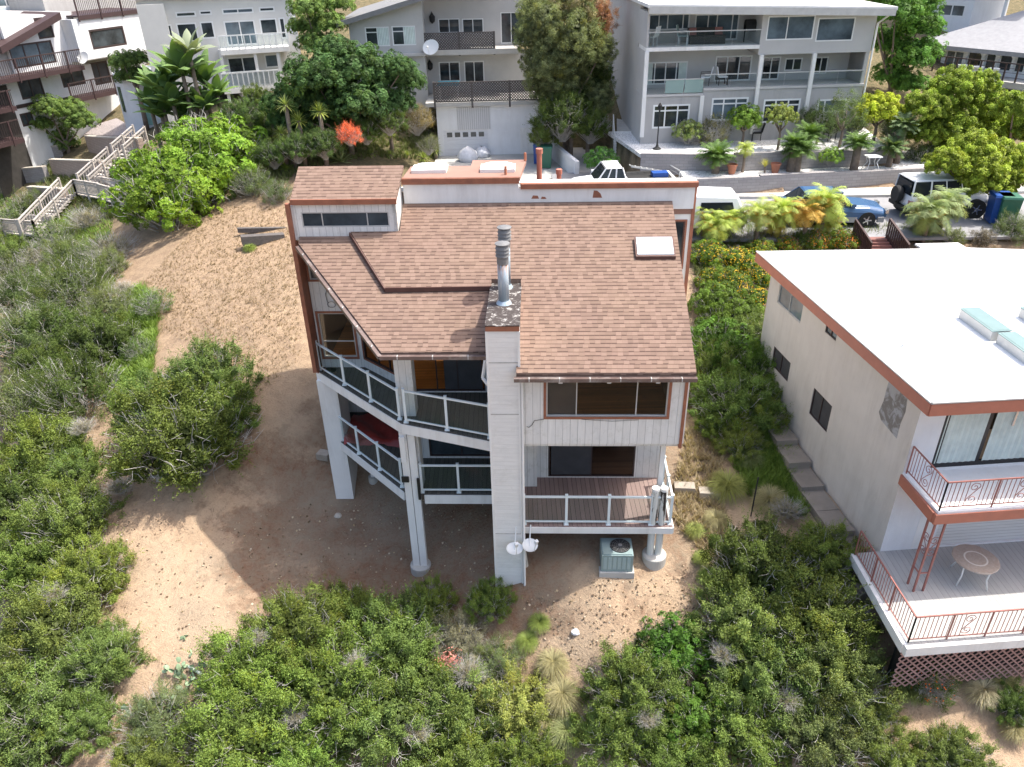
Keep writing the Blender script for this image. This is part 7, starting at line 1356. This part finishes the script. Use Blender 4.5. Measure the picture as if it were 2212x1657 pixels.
# prickly pears
def cactus(x,y,sc,label,seed):
    P=hg(x,y); t=thing('prickly_pear',label,'cactus',P,'prickly pears at the foot of the dirt'); rng=np.random.default_rng(seed); mb=MB(); todo=[(P+[rng.normal()*.3,rng.normal()*.3,0],unit(np.array([rng.normal()*.3,rng.normal()*.3,1])),0) for _ in range(6)]; k=0
    while todo and k<34:
        c,d,l=todo.pop(0); k+=1; s=unit(np.cross(d,rng.normal(size=3))); n=np.cross(d,s); L=.34*sc; o=c+d*L*.5; V=[];m_=10
        for sg in (-1,1):
            V.append(o+n*.035*sc*sg); V+=[o+d*math.sin(a)*L*.5+s*math.cos(a)*L*.36 for a in np.linspace(0,2*math.pi,m_,endpoint=False)]
        mb.add(V,[(0,1+i,1+(i+1)%m_) for i in range(m_)]+[(m_+1,m_+2+(i+1)%m_,m_+2+i) for i in range(m_)])
        if l<3: todo+=[(o+d*L*.42+s*rng.normal()*.08,unit(d+rng.normal(size=3)*.55),l+1) for _ in range(2)]
    mb.build('pads',M['cactus'],t,'stuff',smooth=True)
M['cactus']=plain('cactus',(.24,.33,.20),.6,.2,2)
for i,(x,y,lb) in enumerate([(400,1450,'prickly pear topmost, touching the sunny dirt'),(430,1470,'prickly pear beside the pale pipe'),(355,1560,'prickly pear clump lowest, left of the greyish shrub'),(375,1520,'prickly pear between its neighbours'),(325,1535,'prickly pear leftmost by the thicket')]): cactus(x,y,.5,lb,i+3)
# ground litter: dry tufts, weeds, small stones
def scatter(name,seed,regions,n,size,cols,label,cat,kind='tuft'):
    rng=np.random.default_rng(seed); V=[];Q=[];T=[];o=0; per=n//len(regions)
    for reg in regions:
        xs,ys=np.array(reg).T; c=0
        P=[]
        while len(P)<per:
            X=rng.uniform(xs.min(),xs.max(),per*2);Y=rng.uniform(ys.min(),ys.max(),per*2); k=inside(X,Y,reg); P+=list(zip(X[k],Y[k]))
        P=np.array(P[:per]); Zg=ter(P[:,0],P[:,1]); P=np.column_stack([P,Zg]); 
        if kind=='tuft':
            m=9; pp=np.repeat(P,m,0); az=rng.uniform(0,6.28,len(pp)); h=size*rng.uniform(.4,1.3,len(pp)); ln=rng.uniform(.3,1.3,len(pp))*h; d=np.stack([np.cos(az)*ln,np.sin(az)*ln,h],1); w=np.stack([-np.sin(az),np.cos(az),0*az],1)*size*.07
            v=np.stack([pp-w-[0,0,.03],pp+w-[0,0,.03],pp+d+w*.2,pp+d-w*.2],1).reshape(-1,3); q=np.arange(len(v)).reshape(-1,4); t_=np.repeat(np.stack([rng.uniform(0,1,len(pp)),rng.uniform(0,1,len(pp))],1),4,0)
        else:
            nn=unit(rng.normal(size=P.shape)+[0,0,1.2]); v,q,t_=leaves(rng,P+[0,0,.02],nn,size*rng.uniform(.4,1.5,len(P)),rng.uniform(0,1,(len(P),2)),.8)
        V.append(v);Q.append(q+o);T.append(t_);o+=len(v)
    me=np_mesh(name,np.concatenate(V),np.concatenate(Q),np.concatenate(T)); ob=add_mesh(name,me,M['leaf_flat'],None,'stuff'); ob.color=(*cols,1); return tag(ob,label,cat)
GP=lambda pts:[xy(hg(x,y)) for x,y in pts]
dirt=GP([(300,620),(460,450),(640,450),(655,780),(560,860),(500,760),(330,720)]); dirt2=GP([(240,1130),(420,1130),(700,1080),(860,1270),(640,1290),(560,1330),(450,1470),(330,1480),(260,1300)]); dirt3=GP([(1130,1300),(1420,1250),(1510,1200),(1500,1330),(1260,1440),(1150,1420)])
scatter('dry_grass',1,[dirt],4200,.085,(.26,.195,.12),'short dry grass tufts over the sunny dirt slope','grass'); scatter('dry_grass',2,[GP([(1480,930),(1560,930),(1570,1240),(1450,1120)])],650,.22,(.40,.33,.215),'straw coloured grass beside the house walls','grass')
scatter('dry_twigs',3,[dirt,dirt2,dirt3],800,.07,(.16,.115,.08),'dark dry twigs and litter on the bare dirt','litter','flat')
scatter('pale_stones',4,[dirt2,dirt3,GP([(700,1080),(1050,1060),(1060,1290),(880,1290)])],700,.07,(.5,.42,.33),'small pale stones on the bare dirt','stones','flat')
scatter('weeds',5,[GP([(300,620),(345,650),(330,800),(240,900),(230,700)]),GP([(1640,760),(1560,900),(1600,1060),(1740,1120),(1690,940)]),GP([(0,420),(240,480),(250,620),(0,620)])],5200,.28,(.17,.26,.05),'green ground cover along the path and thicket edges','ground cover')
scatter('ground_cover',6,[GP([(560,250),(960,260),(950,350),(560,420)]),GP([(1500,480),(1990,500),(1700,560),(1500,620)]),GP([(60,330),(330,330),(300,480),(100,470)])],5000,.3,(.14,.17,.06),'mixed low plants on the planted banks','ground cover')
